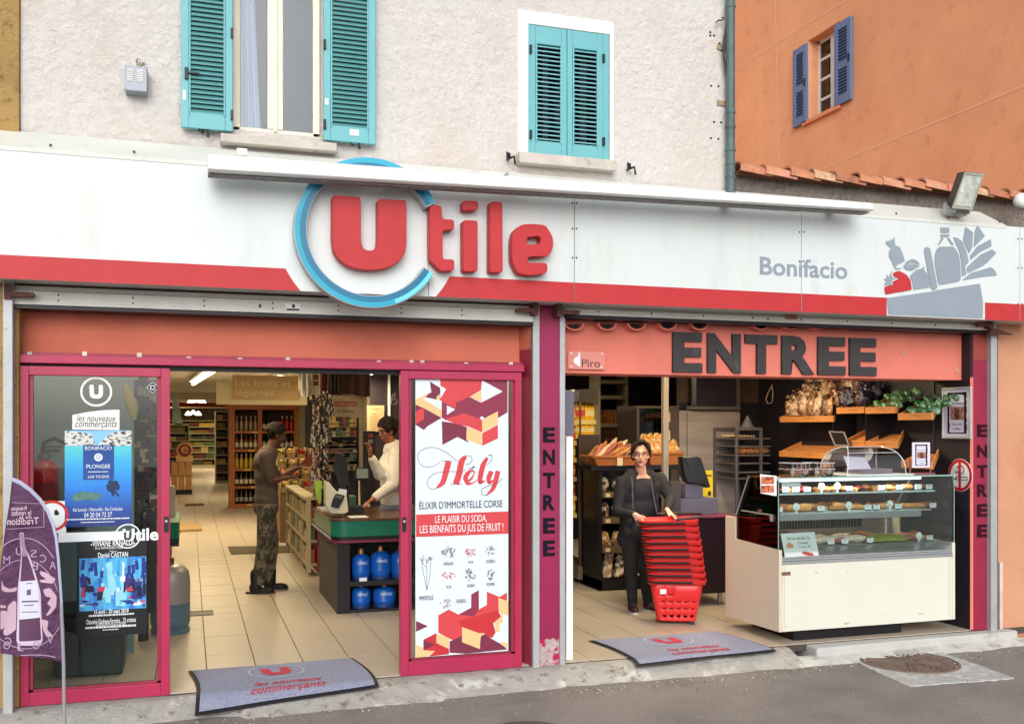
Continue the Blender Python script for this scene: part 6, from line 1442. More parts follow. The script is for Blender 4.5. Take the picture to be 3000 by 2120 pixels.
# pastry display counter
c0=G(2282,1852,.1);yc=.0;xc0=W(2282,1700,yc)[0];xc1=W(2798,1700,yc)[0]
dc=thing('display_counter','cream refrigerated glass display counter full of pastries in the bakery opening','display counter',((xc0+xc1)/2,.4,0))
CRC=M('cream_panel',lin(216,215,202),.38,.02,vs=2,col3=lin(120,112,100),thr3=(.765,.78),vs3=14)
CRE=M('cream_side',lin(212,200,182),.4,.03,vs=2)
def zat(px,py,Y=yc):return W(px,py,Y)[1]
zb=(zat(2284,1852)+zat(2798,1812))/2;zt=(zat(2284,1652)+zat(2798,1630))/2;zg=(zat(2284,1612)+zat(2790,1588))/2;ztop=(zat(2275,1396)+zat(2788,1396))/2
YB_=.80;print('case',zb,zt,zg,ztop,xc0,xc1)
MB().box(xc0+.03,xc1-.03,yc,yc+.025,zb,zt).build('front_panel',CRC,dc,bevel=.003)
def side(x,mat):
 m=MB();m.prismx([(yc-.002,zb-.0),(YB_,zb-.02),(YB_,.93),(YB_-.16,.93),(YB_-.16,zg+.02),(yc-.002,zg)],x,x+.028);m.build('side_panel',mat,dc,bevel=.003)
side(xc0,CRE);side(xc1-.028,CRC)
MB().box(xc0+.2,xc1-.45,yc+.10,YB_-.1,.0,zb+.0).build('plinth',BLACK,dc)
MB().box(xc0+.02,xc1-.03,yc+.03,YB_,zb+.01,zb+.05).build('base',CRE,dc)
ALR=M('alu_rail',(.5,.52,.54),.3,.05,metal=.6)
for a_,b_,y_ in((zt+.001,zt+.022,-.008),(zt+.025,zt+.04,-.002),(zt+.042,zt+.055,.004)):MB().box(xc0+.028,xc1-.028,y_,.04,a_,b_).build('rail',ALR,dc,bevel=.003)
zdk=zg-.01
m=MB();m.add([(xc0+.03,.04,zt+.05),(xc1-.03,.04,zt+.05),(xc1-.03,.22,zdk+.0),(xc0+.03,.22,zdk)],[(0,1,2,3)]);m.build('inner_slope',ALR,dc)
MB().box(xc0+.03,xc1-.03,.22,YB_-.02,zdk-.02,zdk).build('deck',STEEL,dc)
m=MB();m.box(xc0+.03,xc1-.03,YB_-.05,YB_-.02,zdk,.90)
m.build('rear_panel',STEEL,dc)
m=MB();x=xc0+.05
while x<xc1-.35:m.box(x,x+.022,YB_-.055,YB_-.0505,.80,.875);x+=.03
m.build('vent_slot',flat('slot_dark',60,54,54,.6),dc,kind='stuff')
GE=glass('case_glass',(.90,.95,.93),1.3)
m=MB();m.box(xc0+.0,xc1-.0,yc+.012,yc+.018,zg-.02,ztop-.006);m.build('front_glass',GE,dc)
m=MB();m.box(xc0-.03,xc1+.01,yc+.01,.42,ztop-.005,ztop+.003);m.build('top_glass',glass('case_glass_green',(.80,.90,.86),1.3),dc)
for x in(xc0+.012,xc1-.016):
 m=MB();m.prismx([(yc+.018,zg),(YB_-.16,zg+.02),(YB_-.16,.93),(.43,ztop-.006),(yc+.018,ztop-.006)],x,x+.005);m.build('side_glass',GE,dc)
GEd=flat('glass_edge',150,186,176,.2)
m=MB()
for x in(xc0+.0,xc1-.004):m.box(x,x+.005,yc+.008,yc+.013,zg,ztop)
m.box(xc0-.03,xc1+.01,yc+.006,yc+.010,ztop-.006,ztop+.004);m.build('glass_edge',GEd,dc)
m=MB()
m.cyl((xc0-.0,YB_-.16,.93),(xc0-.0,.43,ztop),.006);m.build('glass_strut',ALR,dc,smooth=True)
for x in(xc0,xc1):MB().cyl((x,.01,ztop-.02),(x,.01,ztop+.012),.012).build('glass_clip',ALR,dc,smooth=True)
ld=bpy.data.lights.new('case_glow','AREA');ld.shape='RECTANGLE';ld.size=1.35;ld.size_y=.05;ld.energy=7;ld.color=(.9,.97,1);lo=bpy.data.objects.new('case_glow',ld);COL.objects.link(lo);lo.parent=dc;lo.location=(-.08,-.25,ztop-.04);lo.rotation_euler=(R(18),0,0)
MB().box(xc0+.03,xc1-.25,.10,.16,ztop-.035,ztop-.008).build('light_bar',M('bar_lit',(.85,.95,1),.3,0,emit=1.5),dc,bevel=.004)
q=rect(2290,1393,2345,1408,.09);MB().box(q[0],q[1],.088,.092,ztop-.075,ztop-.04).build('strip_label',PAPER,dc)
zs1,zs2=(zat(2285,1446,.12)+zat(2740,1436,.12))/2,(zat(2230,1503,.10)+zat(2715,1496,.10))/2
MB().box(xc0+.01,xc1-.1,.12,.48,zs1-.008,zs1).build('glass_shelf',glass('shelf_glass',(.75,.85,.84),2.5),dc)
MB().box(xc0+.01,xc1-.1,.115,.12,zs1-.01,zs1+.003).build('shelf_edge',flat('edge_bright',200,220,216,.2),dc)
MB().box(xc0-.0,xc1-.12,.13,.55,zs2-.008,zs2).build('glass_shelf',flat('shelf_frosted',170,178,172,.2),dc)
MB().box(xc0-.0,xc1-.25,.10,.13,zs2-.055,zs2-.002).build('shelf_rail',ALR,dc,bevel=.003)
m=MB();xx=xc1-.28
m.tube([(xx,.5,zdk),(xx,.5,zs2)],.012,6);m.tube([(xx+.02,.5,zs2-.12),(xx+.22,.44,ztop-.03)],.010,6);m.tube([(xx,.5,zs2-.12),(xx+.05,.5,zs2-.12)],.008,6);m.build('shelf_support',ALR,dc)
q=rect(2290,1675,2316,1684,-.002);MB().box(q[0]-.0,q[1],-.004,0,q[2],q[3]).build('badge',flat('badge_brown',120,92,78,.5),dc)
for a_,b_,w_ in((2387,1677,.03),(2474,1825,.05),(2474,1828,.02),(2592,1800,.012),(2690,1798,.05),(2482,1673,.012),(2288,1830,.006),(2303,1836,.01)):
 p=W3(a_,b_,-.0005);MB().box(p.x,p.x+w_,-.0012,.0,p.z,p.z+.004).build('scuff',flat('scuff_brown',120,100,84,.8),dc)
for x in(xc0+.045,xc1-.06):MB().box(x,x+.003,-.0008,.0,zb+.02,zt-.01).build('panel_joint',flat('joint_grey',150,146,134,.7),dc)
MB().box(xc0+.035,xc0+.10,.3,.305,zdk+.06,zdk+.10).build('tag_holder',WHT,dc)
# food
def fm(name,r,g,b,**k):return M(name,lin(r,g,b),k.pop('rough',.5),.25,vs=30,bump=.3,bs=60,**k)
CRU=fm('crust',190,122,66,col2=lin(226,178,120),thr=(.5,.7),vs2=18);CRU2=fm('crust_dark',150,88,46);CREAM_=fm('cream_food',220,200,160);BERRY=fm('berry',160,24,34,rough=.3);MEAT=fm('salami_pink',190,112,104);GRNF=fm('salad_green',140,150,60);SUG=fm('sugar',226,208,190)
def food(name,kind,x,y,z,label,cat,group,seed=0,s=1.):
 m=MB();mat=CRU
 if kind=='loaf':m.ell((x,y,z+.028*s),(.075*s,.035*s,.028*s),12,7,nz=.25,seed=seed)
 elif kind=='roll':m.ell((x,y,z+.022*s),(.036*s,.03*s,.022*s),10,7,nz=.2,seed=seed)
 elif kind=='tart':m.lathe([(.034*s,0),(.042*s,.022),(.036*s,.024),(.02,.032),(.001,.034)],(x,y,z),14);mat=CRU
 elif kind=='berry':
  for k in range(7):a_=k*1.05;rr_=.018 if k else 0;m.ell((x+rr_*math.cos(a_),y+rr_*math.sin(a_),z+.02+.012*(k==0)),(.013,.013,.013),7,5)
  mat=BERRY
 elif kind=='sandwich':m.ell((x,y,z+.03),(.09,.035,.03),12,7,nz=.35,seed=seed);mat=SUG
 elif kind=='salad':m.ell((x,y,z+.02),(.11,.07,.028),14,8,nz=.6,seed=seed);mat=GRNF
 elif kind=='quiche':m.lathe([(.07,0),(.085,.03),(.08,.034),(.001,.032)],(x,y,z),18);mat=CREAM_
 elif kind=='meat':m.ell((x,y,z+.022),(.09,.05,.022),12,7,nz=.4,seed=seed);mat=MEAT
 elif kind=='stick':m.tube([(x-.10,y,z+.018),(x-.03,y+.005,z+.024),(x+.04,y,z+.024),(x+.10,y,z+.018)],.02,8,rr=[.012,.02,.02,.012]);mat=CRU
 if kind in('roll','loaf')and seed%3==1:mat=CRU2
 o=m.build(name,mat,None,True,label=label,cat=cat,group=group,loc=(x,y,z));return o
TAGD=flat('tag_base',60,84,120,.4);
def ptag(x,y,z,shp,label):
 t=thing('price_tag',label,'price tag',(x,y,z));w_,h_=(.032,.034)
 if shp=='round':
  m=MB();m.lathe([(.001,.003),(.030,.003),(.030,0)],(x,y,z+.048),18,axis='y');m.box(x-.008,x+.008,y-.003,y,z,z+.02);m.build('card',PAPER,t)
 else:
  MB().box(x-w_,x+w_,y-.003,y,z+.010,z+.048).build('card',PAPER,t);MB().box(x-w_*.7,x+w_*.7,y-.006,y+.01,z,z+.010).build('foot',TAGD,t)
 m=MB()
 for k in range(2):zz=z+.028+.012*k;m.box(x-w_*.5,x+w_*(.1+.3*k),y-.0042,y-.0034,zz,zz+.003)
 m.build('writing',flat('tag_ink',96,104,120,.6),t)
SH={'upper':(zs1+.001,.17),'middle':(zs2+.001,.18),'bottom':(zdk+.001,.24)}
tags={'upper':[(2302,'card'),(2332,'card'),(2365,'card'),(2407,'round'),(2453,'round'),(2488,'card'),(2583,'card'),(2636,'card'),(2690,'card'),(2722,'card')],'middle':[(2282,'card'),(2333,'round'),(2405,'card'),(2487,'round'),(2543,'card'),(2568,'card'),(2607,'round'),(2632,'card'),(2733,'card')],'bottom':[(2434,'card'),(2475,'card'),(2549,'card'),(2692,'round'),(2724,'card')]}
for sname,L_2 in tags.items():
 z,y=SH[sname]
 for i,(px_,k_2)in enumerate(L_2):ptag(W(px_,1450,y-.02)[0],y-.02,z,k_2,f"{'round' if k_2 == 'round' else 'rectangular'} white price tag, {ORDN[i]} from left on the {sname} level of the pastry case")
def row(sname,items,dy=.07):
 z,y=SH[sname]
 for i,(px_,kind,nm,cat,s)in enumerate(items):
  food(nm,kind,W(px_,1450,y+dy)[0],y+dy+rnd.uniform(-.01,.03),z,f"{cat}, {ORDN[i]} from left behind the price tags, {sname} level of pastry case",cat,f'food on the {sname} level of the pastry case',i,s*1.15)
row('upper',[(2296,'berry','berry_tart','red tart',1),(2318,'tart','small_tart','tart',1),(2338,'berry','berry_tart','red tart',1),(2352,'berry','berry_tart','red tart',1),(2372,'berry','berry_tart','red tart',1),(2425,'roll','pastry','pastry',.9),(2442,'roll','pastry','pastry',.9),(2470,'roll','pastry','pastry',.9),(2500,'tart','small_tart','tart',1),(2600,'roll','pastry','pastry',1),(2618,'tart','small_tart','tart',1),(2650,'roll','pastry','pastry',1),(2668,'roll','pastry','pastry',1),(2700,'roll','pastry','pastry',1)])
row('middle',[(2262,'loaf','pastry','pastry',.9),(2300,'loaf','pastry','pastry',1),(2318,'loaf','pastry','pastry',.9),(2352,'loaf','pastry','pastry',1),(2372,'loaf','pastry','pastry',1),(2392,'stick','pastry','pastry',1),(2458,'loaf','pastry','pastry',1),(2474,'stick','pastry','pastry',1),(2512,'stick','pastry','pastry',1),(2588,'roll','pastry','pastry',1),(2655,'stick','pastry','pastry',1),(2680,'stick','pastry','pastry',1.),(2700,'stick','pastry','pastry',1),(2718,'loaf','pastry','pastry',.8)])
row('bottom',[(2405,'sandwich','sandwich','sandwich',1),(2425,'sandwich','sandwich','sandwich',1),(2448,'sandwich','sandwich','sandwich',1),(2466,'meat','cold_cuts','cold cuts',1),(2488,'sandwich','sandwich','sandwich',1),(2512,'sandwich','sandwich','sandwich',1),(2560,'salad','salad_tray','salad',1),(2590,'salad','salad_tray','salad',1),(2620,'salad','salad_tray','salad',1),(2655,'meat','cold_cuts','cold cuts',1),(2700,'quiche','quiche','quiche',.8)],.10)
for i,(px_,kd_)in enumerate(((2400,'sandwich'),(2428,'meat'),(2455,'sandwich'),(2480,'sandwich'),(2508,'loaf'),(2535,'loaf'),(2570,'salad'),(2600,'salad'),(2632,'quiche'),(2660,'meat'),(2690,'loaf'),(2715,'loaf'))):food('food_tray',kd_,W(px_,1450,.46)[0],.46+.04*(i%2),zdk,f'{kd_} portion, {ORDN[i]} from left in the back row on the bottom of the pastry case','food','food in the back row of the pastry case',i+30,1.25)
for sn_,n_2,y_2,ks in(('upper',14,.36,('tart','roll','berry','roll')),('middle',12,.40,('loaf','stick','roll','loaf'))):
 for i in range(n_2):
  kk3=ks[(i*7+i//3)%4];x=xc0+.10+i*(xc1-xc0-.4)/(n_2-1);food('pastry',kk3,x,y_2+rnd.uniform(-.02,.02),SH[sn_][0],f'{kk3} pastry, {ORDN[i]} from left in the back row on the {sn_} shelf of pastry case','pastry',f'back row of pastries on the {sn_} shelf',i+60,1.05)
q=rect(2120,1545,2285,1600,.3)
m=MB();m.hexa([(xc0+.04,.2,zdk+.01),(xc0+.36,.2,zdk+.01),(xc0+.36,.6,zdk+.01),(xc0+.04,.6,zdk+.01),(xc0+.02,.16,zdk+.10),(xc0+.38,.16,zdk+.10),(xc0+.38,.64,zdk+.10),(xc0+.02,.64,zdk+.10)])
m.build('burgundy_tray',flat('burgundy',92,30,44,.4),label='deep burgundy tray at the left end inside the pastry case',cat='tray',loc=(xc0+.2,.4,zdk),bevel=.008)
t=thing('offer_card','white card offering chocolate buns and croissants leaning in the left of the pastry case','card',(W(2340,1640,.04)[0],.04,zt+.05))
q=[W(a_,b_,.05)for a_,b_ in T([(372,982),(718,965),(768,1232),(422,1246)],2180,1280,3.479)];shape('card',[q],.05,.002,PAPER,t)
for s_,l_,t_2,r_2,b_2 in(('Pain au chocolat Ou',438,1012,668,1040),('Croissant',545,1060,655,1086),('4 pour 3€',560,1102,675,1130)):
 P_=T([(l_,t_2),(r_2,b_2)],2180,1280,3.479);q=rect(P_[0][0],P_[0][1],P_[1][0],P_[1][1],.048);text('lettering',s_,q[0],q[1],q[2],q[3],.0485,.001,flat('ink_green_grey',70,92,100,.6),t)
for pts,mt_ in(([(430,1100),(450,1068),(480,1078),(508,1100),(500,1130),(440,1128)],flat('print_bun',222,150,120,.6)),([(585,1172),(620,1160),(700,1180),(716,1212),(660,1208),(600,1190)],flat('print_croissant',190,84,78,.6))):
 shape('print',[rpoly([W(a_,b_,.048)for a_,b_ in T(pts,2180,1280,3.479)],.006,3)],.0485,.001,mt_,t)
t=thing('photo_card','card with two photos of pastries clipped at the left of the glass case','card',(xc0,.03,zs1))
q=[(a_,b_)for a_,b_ in(W(2224,1388,.02),W(2272,1393,.02),W(2272,1452,.02),W(2226,1444,.02))];shape('card',[q],.005,.002,PAPER,t)
for a_,b_ in((1396,1417),(1422,1442)):r_=rect(2230,a_,2268,b_,.004);MB().box(r_[0],r_[1],.0035,.0045,r_[2],r_[3]).build('photo',M('photo_pastry',lin(206,120,84),.5,.4,vs=60,col2=lin(120,40,34),thr=(.5,.55),vs2=50),t)
ztp=ztop+.004
CLR=glass('clear_plastic',(.95,.95,.96),2.2,.05);CLE=M('plastic_edge',(.6,.62,.66),.15,.05,spec=.8)
for i,(l_,r_2)in enumerate(((2317,2378),(2388,2446))):
 x0_,x1_=W(l_,1370,.12)[0],W(r_2,1370,.12)[0];t=thing('pastry_box',['left','right'][i]+' clear clamshell box of small pastries on top of the pastry case','pastry box',((x0_+x1_)/2,.2,ztp));h=.105
 for a_,b_,e in((0,.055,0.),(.056,h,.006)):
  MB().hexa([(x0_+.012-e,.12+.01,ztp+a_),(x1_-.012+e,.13,ztp+a_),(x1_-.012+e,.28,ztp+a_),(x0_+.012-e,.28,ztp+a_),(x0_+e,.12,ztp+b_),(x1_-e,.12,ztp+b_),(x1_-e,.29,ztp+b_),(x0_+e,.29,ztp+b_)]).build('lid' if a_ else 'tray',CLR,t,bevel=.004)
 m=MB();
 for zz in(.055,h):m.tube([(x0_,.12,ztp+zz),(x1_,.12,ztp+zz),(x1_,.29,ztp+zz),(x0_,.29,ztp+zz),(x0_,.12,ztp+zz)],.0028,5)
 for j in range(5):xx=x0_+(x1_-x0_)*(j+.5)/5;m.tube([(xx,.119,ztp+.06),(xx,.119,ztp+h)],.0016,4)
 m.build('rim',CLE,t)
 for j in range(6):
  m=MB();m.ell((x0_+.035+(j%3)*(x1_-x0_-.07)/2,.155+.07*(j//3),ztp+.028+.004*j),(.026,.028,.024),10,7,nz=.2,seed=j+i*9);m.build('pastry',fm('pink_pastry',222,156,124)if j%2 else SUG,t,smooth=True)
x0_,x1_=W(2462,1370,.15)[0],W(2632,1370,.15)[0];t=thing('acrylic_dome','clear curved acrylic cover with white cards inside on top of the pastry case','dome cover',((x0_+x1_)/2,.2,ztp));ze=(zat(2550,1312,.25)-ztp)
pf=[(.06+.34*k/12,ztp+.012+ze*math.sin(math.pi*min(1,(k/12))**.8*.5+0))for k in range(13)]
pf=[(.06+.36*(1-math.cos(math.pi*k/12))/2,ztp+.012+ze*math.sin(math.pi*k/12)**.7)for k in range(13)]
xl_=lambda z_2:0
nx=10;m=MB()
def dome(u,v):
 k=v;y,z=.06+.36*(1-math.cos(math.pi*k))/2,ztp+.012+ze*max(0,math.sin(math.pi*k))**.7
 hh=(z-ztp)/ze;ins=.10*(1-math.sqrt(max(0,1-min(1,hh)**2)));return(x0_+ins+(x1_-x0_-2*ins)*u,y,z)
m.grid(14,20,dome);m.build('cover',glass('dome_plastic',(.93,.93,.95),3.,.04),t,smooth=True)
for u in(0,1):MB().tube([dome(u,k/20)for k in range(21)],.004,6).build('cover_edge',CLE,t,smooth=True)
for k in(5,10):MB().tube([dome(j/14,k/20)for j in range(15)],.003,5).build('highlight_edge',CLE,t)
MB().box(x0_-.03,x1_+.06,.03,.44,ztp,ztp+.012).build('base_tray',WHT,t,bevel=.004)
q=[W(a_,b_,.12)for a_,b_ in T([(1030,195),(1245,205),(1312,325),(1080,330)],2180,1280,3.479)];shape('card',[q],.14,.003,flat('card_lilac',206,206,224,.4),t)
MB().box(x0_+.2,x1_-.05,.16,.36,ztp+.013,ztp+.05).build('goods',flat('wrapped_grey',120,110,124,.3,.4),t)
coffee_poster('coffee_table_sign',2670,1294,2724,1370,.14,'small upright take away coffee sign in a stand on top of the pastry case',.004,False)
x0_,x1_=W(2664,1370,.15)[0],W(2728,1370,.15)[0];MB().box(x0_,x1_,.10,.2,ztp,ztp+.012).box(x0_,x0_+.012,.145,.155,ztp,ztp+.13).box(x1_-.012,x1_,.145,.155,ztp,ztp+.13).build('sign_stand',flat('mauve_stand',140,84,96,.4),label='mauve plastic stand holding the small coffee sign on the pastry case',cat='stand',loc=(x0_,.15,ztp))
# wooden bakery shelves on the side wall (tilted trays along x = XS)
OAK=M('oak_tray',lin(196,132,74),.5,.14,vs=3,stretch=(4,1,8),bump=.04,col2=lin(150,92,48),thr=(.55,.75),vs2=5)
def wtray(l,r,tb,label,dep=.28,tilt=.10,wr=22,wl=66):
 """front edge seen from pixel l to r at height tb on the plane x = XS - dep, chamfered ends back to the wall"""
 X=XS-dep;A_,B_=WX(l,tb,X),WX(r,tb,X);y1,y0=A_.y,B_.y;z=(A_.z+B_.z)/2;w0,w1=WX(r+wr,tb,XS).y,WX(l+wl,tb,XS).y
 t=thing('bakery_shelf',label,'shelf',(XS,(y0+y1)/2,z));h=.06
 MB().box(X,X+.02,y0,y1,z,z+h).build('front_board',OAK,t,bevel=.003)
 for ya_,yb_ in((y0,w0),(y1-.02,w1-.02)):
  MB().add([(X+.021,ya_,z),(XS,yb_,z+tilt),(XS,yb_,z+tilt+h),(X+.021,ya_,z+h),(X+.021,ya_+.02,z),(XS,yb_+.02,z+tilt),(XS,yb_+.02,z+tilt+h),(X+.021,ya_+.02,z+h)],[(0,1,2,3),(7,6,5,4),(0,4,5,1),(1,5,6,2),(2,6,7,3),(3,7,4,0)]).build('end_board',OAK,t)
 L0,L1=(lambda u:y0+.025+(w0-y0)*u),(lambda u:y1-.025+(w1-y1)*u)
 for k in range(6):
  u0,u1=k/6,(k+.86)/6;a_,b_=X+.021+(dep-.02)*u0,X+.021+(dep-.02)*u1;za,zb3=z+.01+tilt*u0,z+.01+tilt*u1
  MB().hexa([(a_,L0(u0),za),(b_,L0(u1),zb3),(b_,L1(u1),zb3),(a_,L1(u0),za),(a_,L0(u0),za+.012),(b_,L0(u1),zb3+.012),(b_,L1(u1),zb3+.012),(a_,L1(u0),za+.012)]).build('slat',OAK,t)
 return X,y0,y1,z,tilt
S1=wtray(2284,2441,1236,'upper wooden shelf heaped with brown bread bags on the dark wall')
S2=wtray(2450,2531,1211,'upper wooden shelf with dark blue bread packs in the middle of the wall');S3=wtray(2534,2623,1211,'upper wooden shelf with green packs beside the blue packs')
S4=wtray(2630,2729,1230,'rightmost upper wooden shelf with green packs near the framed poster')
wtray(2282,2452,1341,'long empty wooden shelf behind the clear pastry boxes');wtray(2470,2532,1308,'empty slatted wooden shelf beside the tilted black price frame');wtray(2534,2627,1312,'empty slatted wooden shelf right of the middle divider');wtray(2640,2729,1372,'lowest empty wooden shelf behind the small coffee sign')
def bag_fill(S,n,cols,nm,lab,grp,hh=(.12,.2),seed=0,layers=2):
 X,y0,y1,z,tl=S;r=random.Random(seed);c_=0
 for L_3 in range(layers):
  for i in range(n):
   f=(i+.5)/n;y=y1-(y1-y0-.06)*f-.03+r.uniform(-.02,.02);x=X+.07+.11*L_3+r.uniform(-.02,.02);h=r.uniform(*hh);zz=z+.03+tl*(x-X)/.28+((.015 if 'green' in lab else .05)*L_3)
   gr='green' in lab;m=MB();rot=Matrix.Rotation(r.uniform(-1.2,-.7)if gr else r.uniform(-.6,.4),3,'X')@Matrix.Rotation(r.uniform(-.35,.1),3,'Y');w_=(y1-y0)/n*(.42 if gr else .5)
   if gr:m.ell((0,0,-.02),(.04,w_*.95,h*.55),12,9,nz=.35,seed=r.random()*50)
   else:
    m.ell((0,0,0),(.055,w_*1.25,h/2),14,10,nz=.5,seed=r.random()*50)
    for q5 in(-1,1):m.tube([(0,q5*w_*.1,h*.4),(.01,q5*w_*.3,h*.58),(.0,q5*w_*.8,h*.72)],.01,6,rr=[.02,.008,.022])
   m.v=[tuple(rot@Vector(v)+Vector((x,y,zz+h*.5)))for v in m.v]
   ci=cols[r.randrange(len(cols))]
   o=m.build(nm,ci,None,True,label=f"{['front', 'back', 'rear'][L_3]} {lab}, {ORDN[i]} from left",cat='bread bag',group=grp,loc=(x,y,zz));c_+=1
   if r.random()<.55 and L_3==0 and 'brown' in lab:
    pass
def bagm(n,c,c2,t_=(.5,.56)):return M(n,lin(*c),.18,.3,vs=14,col2=lin(*c2),thr=t_,vs2=22,bump=.8,bs=22,bd=.02,spec=.9)
BB=[bagm('bag_brown',(132,84,54),(214,190,160),(.52,.57)),bagm('bag_tan',(170,120,80),(232,214,190),(.54,.58)),bagm('bag_dark',(84,56,44),(160,120,96),(.55,.6)),bagm('bag_pale',(206,184,158),(130,70,54),(.55,.6))]
BBl=[bagm('bag_navy',(38,36,72),(150,130,140),(.6,.63)),bagm('bag_violet',(60,48,78),(196,176,170),(.6,.63))]
BGr=[bagm('bag_green',(80,140,84),(186,210,180),(.5,.56)),bagm('bag_green_dark',(48,100,62),(150,186,150),(.52,.58))]
bag_fill(S1,8,BB,'bread_bag','brown bread bag on the left upper wooden shelf','brown bread bags on the upper shelf',(.15,.22),3,3)
bag_fill(S2,4,BBl+[BB[2]],'bread_pack','dark blue bread pack on the upper shelf','dark blue bread packs',(.12,.18),4,3)
bag_fill(S3,5,BGr,'bread_pack','green bread pack on the upper shelf beside the blue packs','green packs beside the blue packs',(.06,.09),5,3);bag_fill(S4,6,BGr,'bread_pack','green bread pack on the rightmost upper shelf','green packs on the rightmost upper shelf',(.06,.09),6,3)
for px_,X_ in((2533,1),(2437,1)):
 A_=WX(px_,1290,XS-.28);MB().prismx([(A_.y-.004,A_.z-.02),(A_.y+.004,A_.z-.02),(A_.y+.004,A_.z+.35),(A_.y-.004,A_.z+.35)],XS-.27,XS-.001).build('divider',BLACK,it)
q=[WX(a_,b_,XS-.32)for a_,b_ in((2431,1264),(2474,1266),(2489,1305),(2448,1304))]
t=thing('blackboard','small tilted grey framed blackboard hanging at the wooden shelves','price frame',tuple(q[3]))
m=MB();m.add([tuple(p)for p in q]+[tuple(p+Vector((.012,0,0)))for p in q],[(3,2,1,0),(4,5,6,7),(0,1,5,4),(1,2,6,5),(2,3,7,6),(3,0,4,7)]);m.build('board',BLACK,t)
for a_,b_ in((0,1),(1,2),(2,3),(3,0)):MB().tube([tuple(q[a_]-Vector((.004,0,0))),tuple(q[b_]-Vector((.004,0,0)))],.008,6).build('frame',flat('frame_grey',130,120,116,.5),t)
pts=[W3(a_,b_,2.9)for a_,b_ in((2263,1126),(2250,1150),(2244,1168),(2248,1180),(2256,1182),(2263,1175),(2264,1155),(2262,1128))]
MB().tube([tuple(p)for p in pts],.006,6).build('cable_loop',flat('cable_beige',190,170,150,.6),None,True,label='pale cable loop hanging under the lintel left of the bread shelves',cat='cable')
YR=2.5;t=thing('bread_trolley','tall metal tray trolley with a few loaves behind the pastry case','trolley',(W(2190,1400,YR)[0],YR,0));GT=M('trolley_metal',lin(110,104,106),.4,.1,metal=.5)
q=rect(2157,1260,2234,1420,YR);e=.022
m=MB()
for x in(q[0],q[1]-e):m.box(x,x+e,YR,YR+.03,.1,q[3]);m.box(x,x+e,YR+.45,YR+.48,.1,q[3])
m.box(q[0],q[1],YR,YR+.03,q[3],q[3]+.03);m.box(q[0],q[1],YR+.45,YR+.48,q[3],q[3]+.03);m.build('frame',GT,t)
for i,py_ in enumerate((1283,1306,1332,1356,1382,1400)):
 z=W(2190,py_,YR)[1];MB().box(q[0]+e+.001,q[1]+.12,YR+.04,YR+.46,z-.012,z).build('tray',flat('tray_grey',120,112,108,.4,metal=.4),t)
zt5=W(2190,1332,YR)[1];zt6=W(2190,1283,YR)[1]
for i,(px_,s_,tt)in enumerate(((2180,.05,0),(2199,.06,1),(2228,.14,2))):
 x=W(px_,1330,YR+.1)[0];m=MB();m.ell((x,YR+.15,zt5+.045),(s_,.07,.045),14,8,nz=.15,seed=i);m.build('loaf',CRU,None,True,label=['small loaf at the left of the trolley tray','round loaf in the middle of the trolley tray','long loaf sticking out at the right of the trolley tray'][i],cat='loaf',loc=(x,YR+.15,zt5))
m=MB();x0_=W(2165,1280,YR)[0];x1_=W(2222,1280,YR)[0];m.grid(30,3,lambda u,v:(x0_+(x1_-x0_)*u,YR+.05+.3*v,zt6+.018+.012*math.sin(u*40)+.01*math.sin(v*9)));m.build('corrugated_paper',CREAM_,None,True,label='strip of pale crinkled baking paper on the top trolley tray',cat='paper',loc=(x0_,YR,zt6))
cn=W(2205,1258,YR);MB().lathe([(.075,0),(.02,.10),(.012,.12),(.001,.12)],(cn[0],YR+.1,q[3]+.031),14).build('icing_cone',flat('cone_grey',86,84,96,.5),None,True,label='grey cone standing on top of the bread trolley',cat='cone',loc=(cn[0],YR+.1,q[3]+.03))
YK=3.0;q=rect(1992,1202,2170,1600,YK);t=thing('steel_oven','tall brushed steel oven cabinet with a black upper panel behind the counter','oven',((q[0]+q[1])/2,YK,0))
STD=M('dull_steel',(.36,.32,.31),.35,.12,vs=1.6,metal=.25,stretch=(.6,1,6),col2=(.2,.18,.185),thr=(.45,.75),vs2=1.2)
MB().box(q[0],q[1],YK+.01,YK+.16,0,q[3]).build('body',STD,t,bevel=.004)
q2_=rect(2015,1202,2168,1600,YK-.02);MB().box(q2_[0],q2_[1],YK-.02,YK,.3,q[3]-.02).build('door',STD,t,bevel=.004)
q2_=rect(2040,1116,2166,1188,YK-.03);MB().box(q2_[0],q2_[1],YK-.03,YK+.1,q2_[2],q2_[3]+.1).build('upper_panel',M('panel_blue_black',lin(36,32,44),.35,.1),t)
q2_=rect(2030,1189,2170,1200,YK-.04);MB().box(q2_[0],q2_[1],YK-.04,YK+.1,q2_[2],q2_[3]).build('ledge',GT,t)
q2_=rect(2160,1110,2168,1200,YK-.05);MB().box(q2_[0],q2_[1],YK-.05,YK-.03,q2_[2],q2_[3]+.1).build('edge_strip',GT,t)
YG_=3.05;q=rect(1866,1196,1990,1500,YG_);t=thing('glass_door_fridge','dark glass fronted fridge with a grey frame behind the woman','fridge',((q[0]+q[1])/2,YG_,0));BR_=flat('frame_bronze',88,78,72,.4,metal=.3)
m=MB();m.box(q[0],q[0]+.03,YG_,YG_+.5,0,q[3]);m.box(q[1]-.17,q[1],YG_,YG_+.5,0,q[3]);m.box(q[0],q[1],YG_,YG_+.5,q[3],q[3]+.03);m.build('frame',BR_,t,bevel=.004)
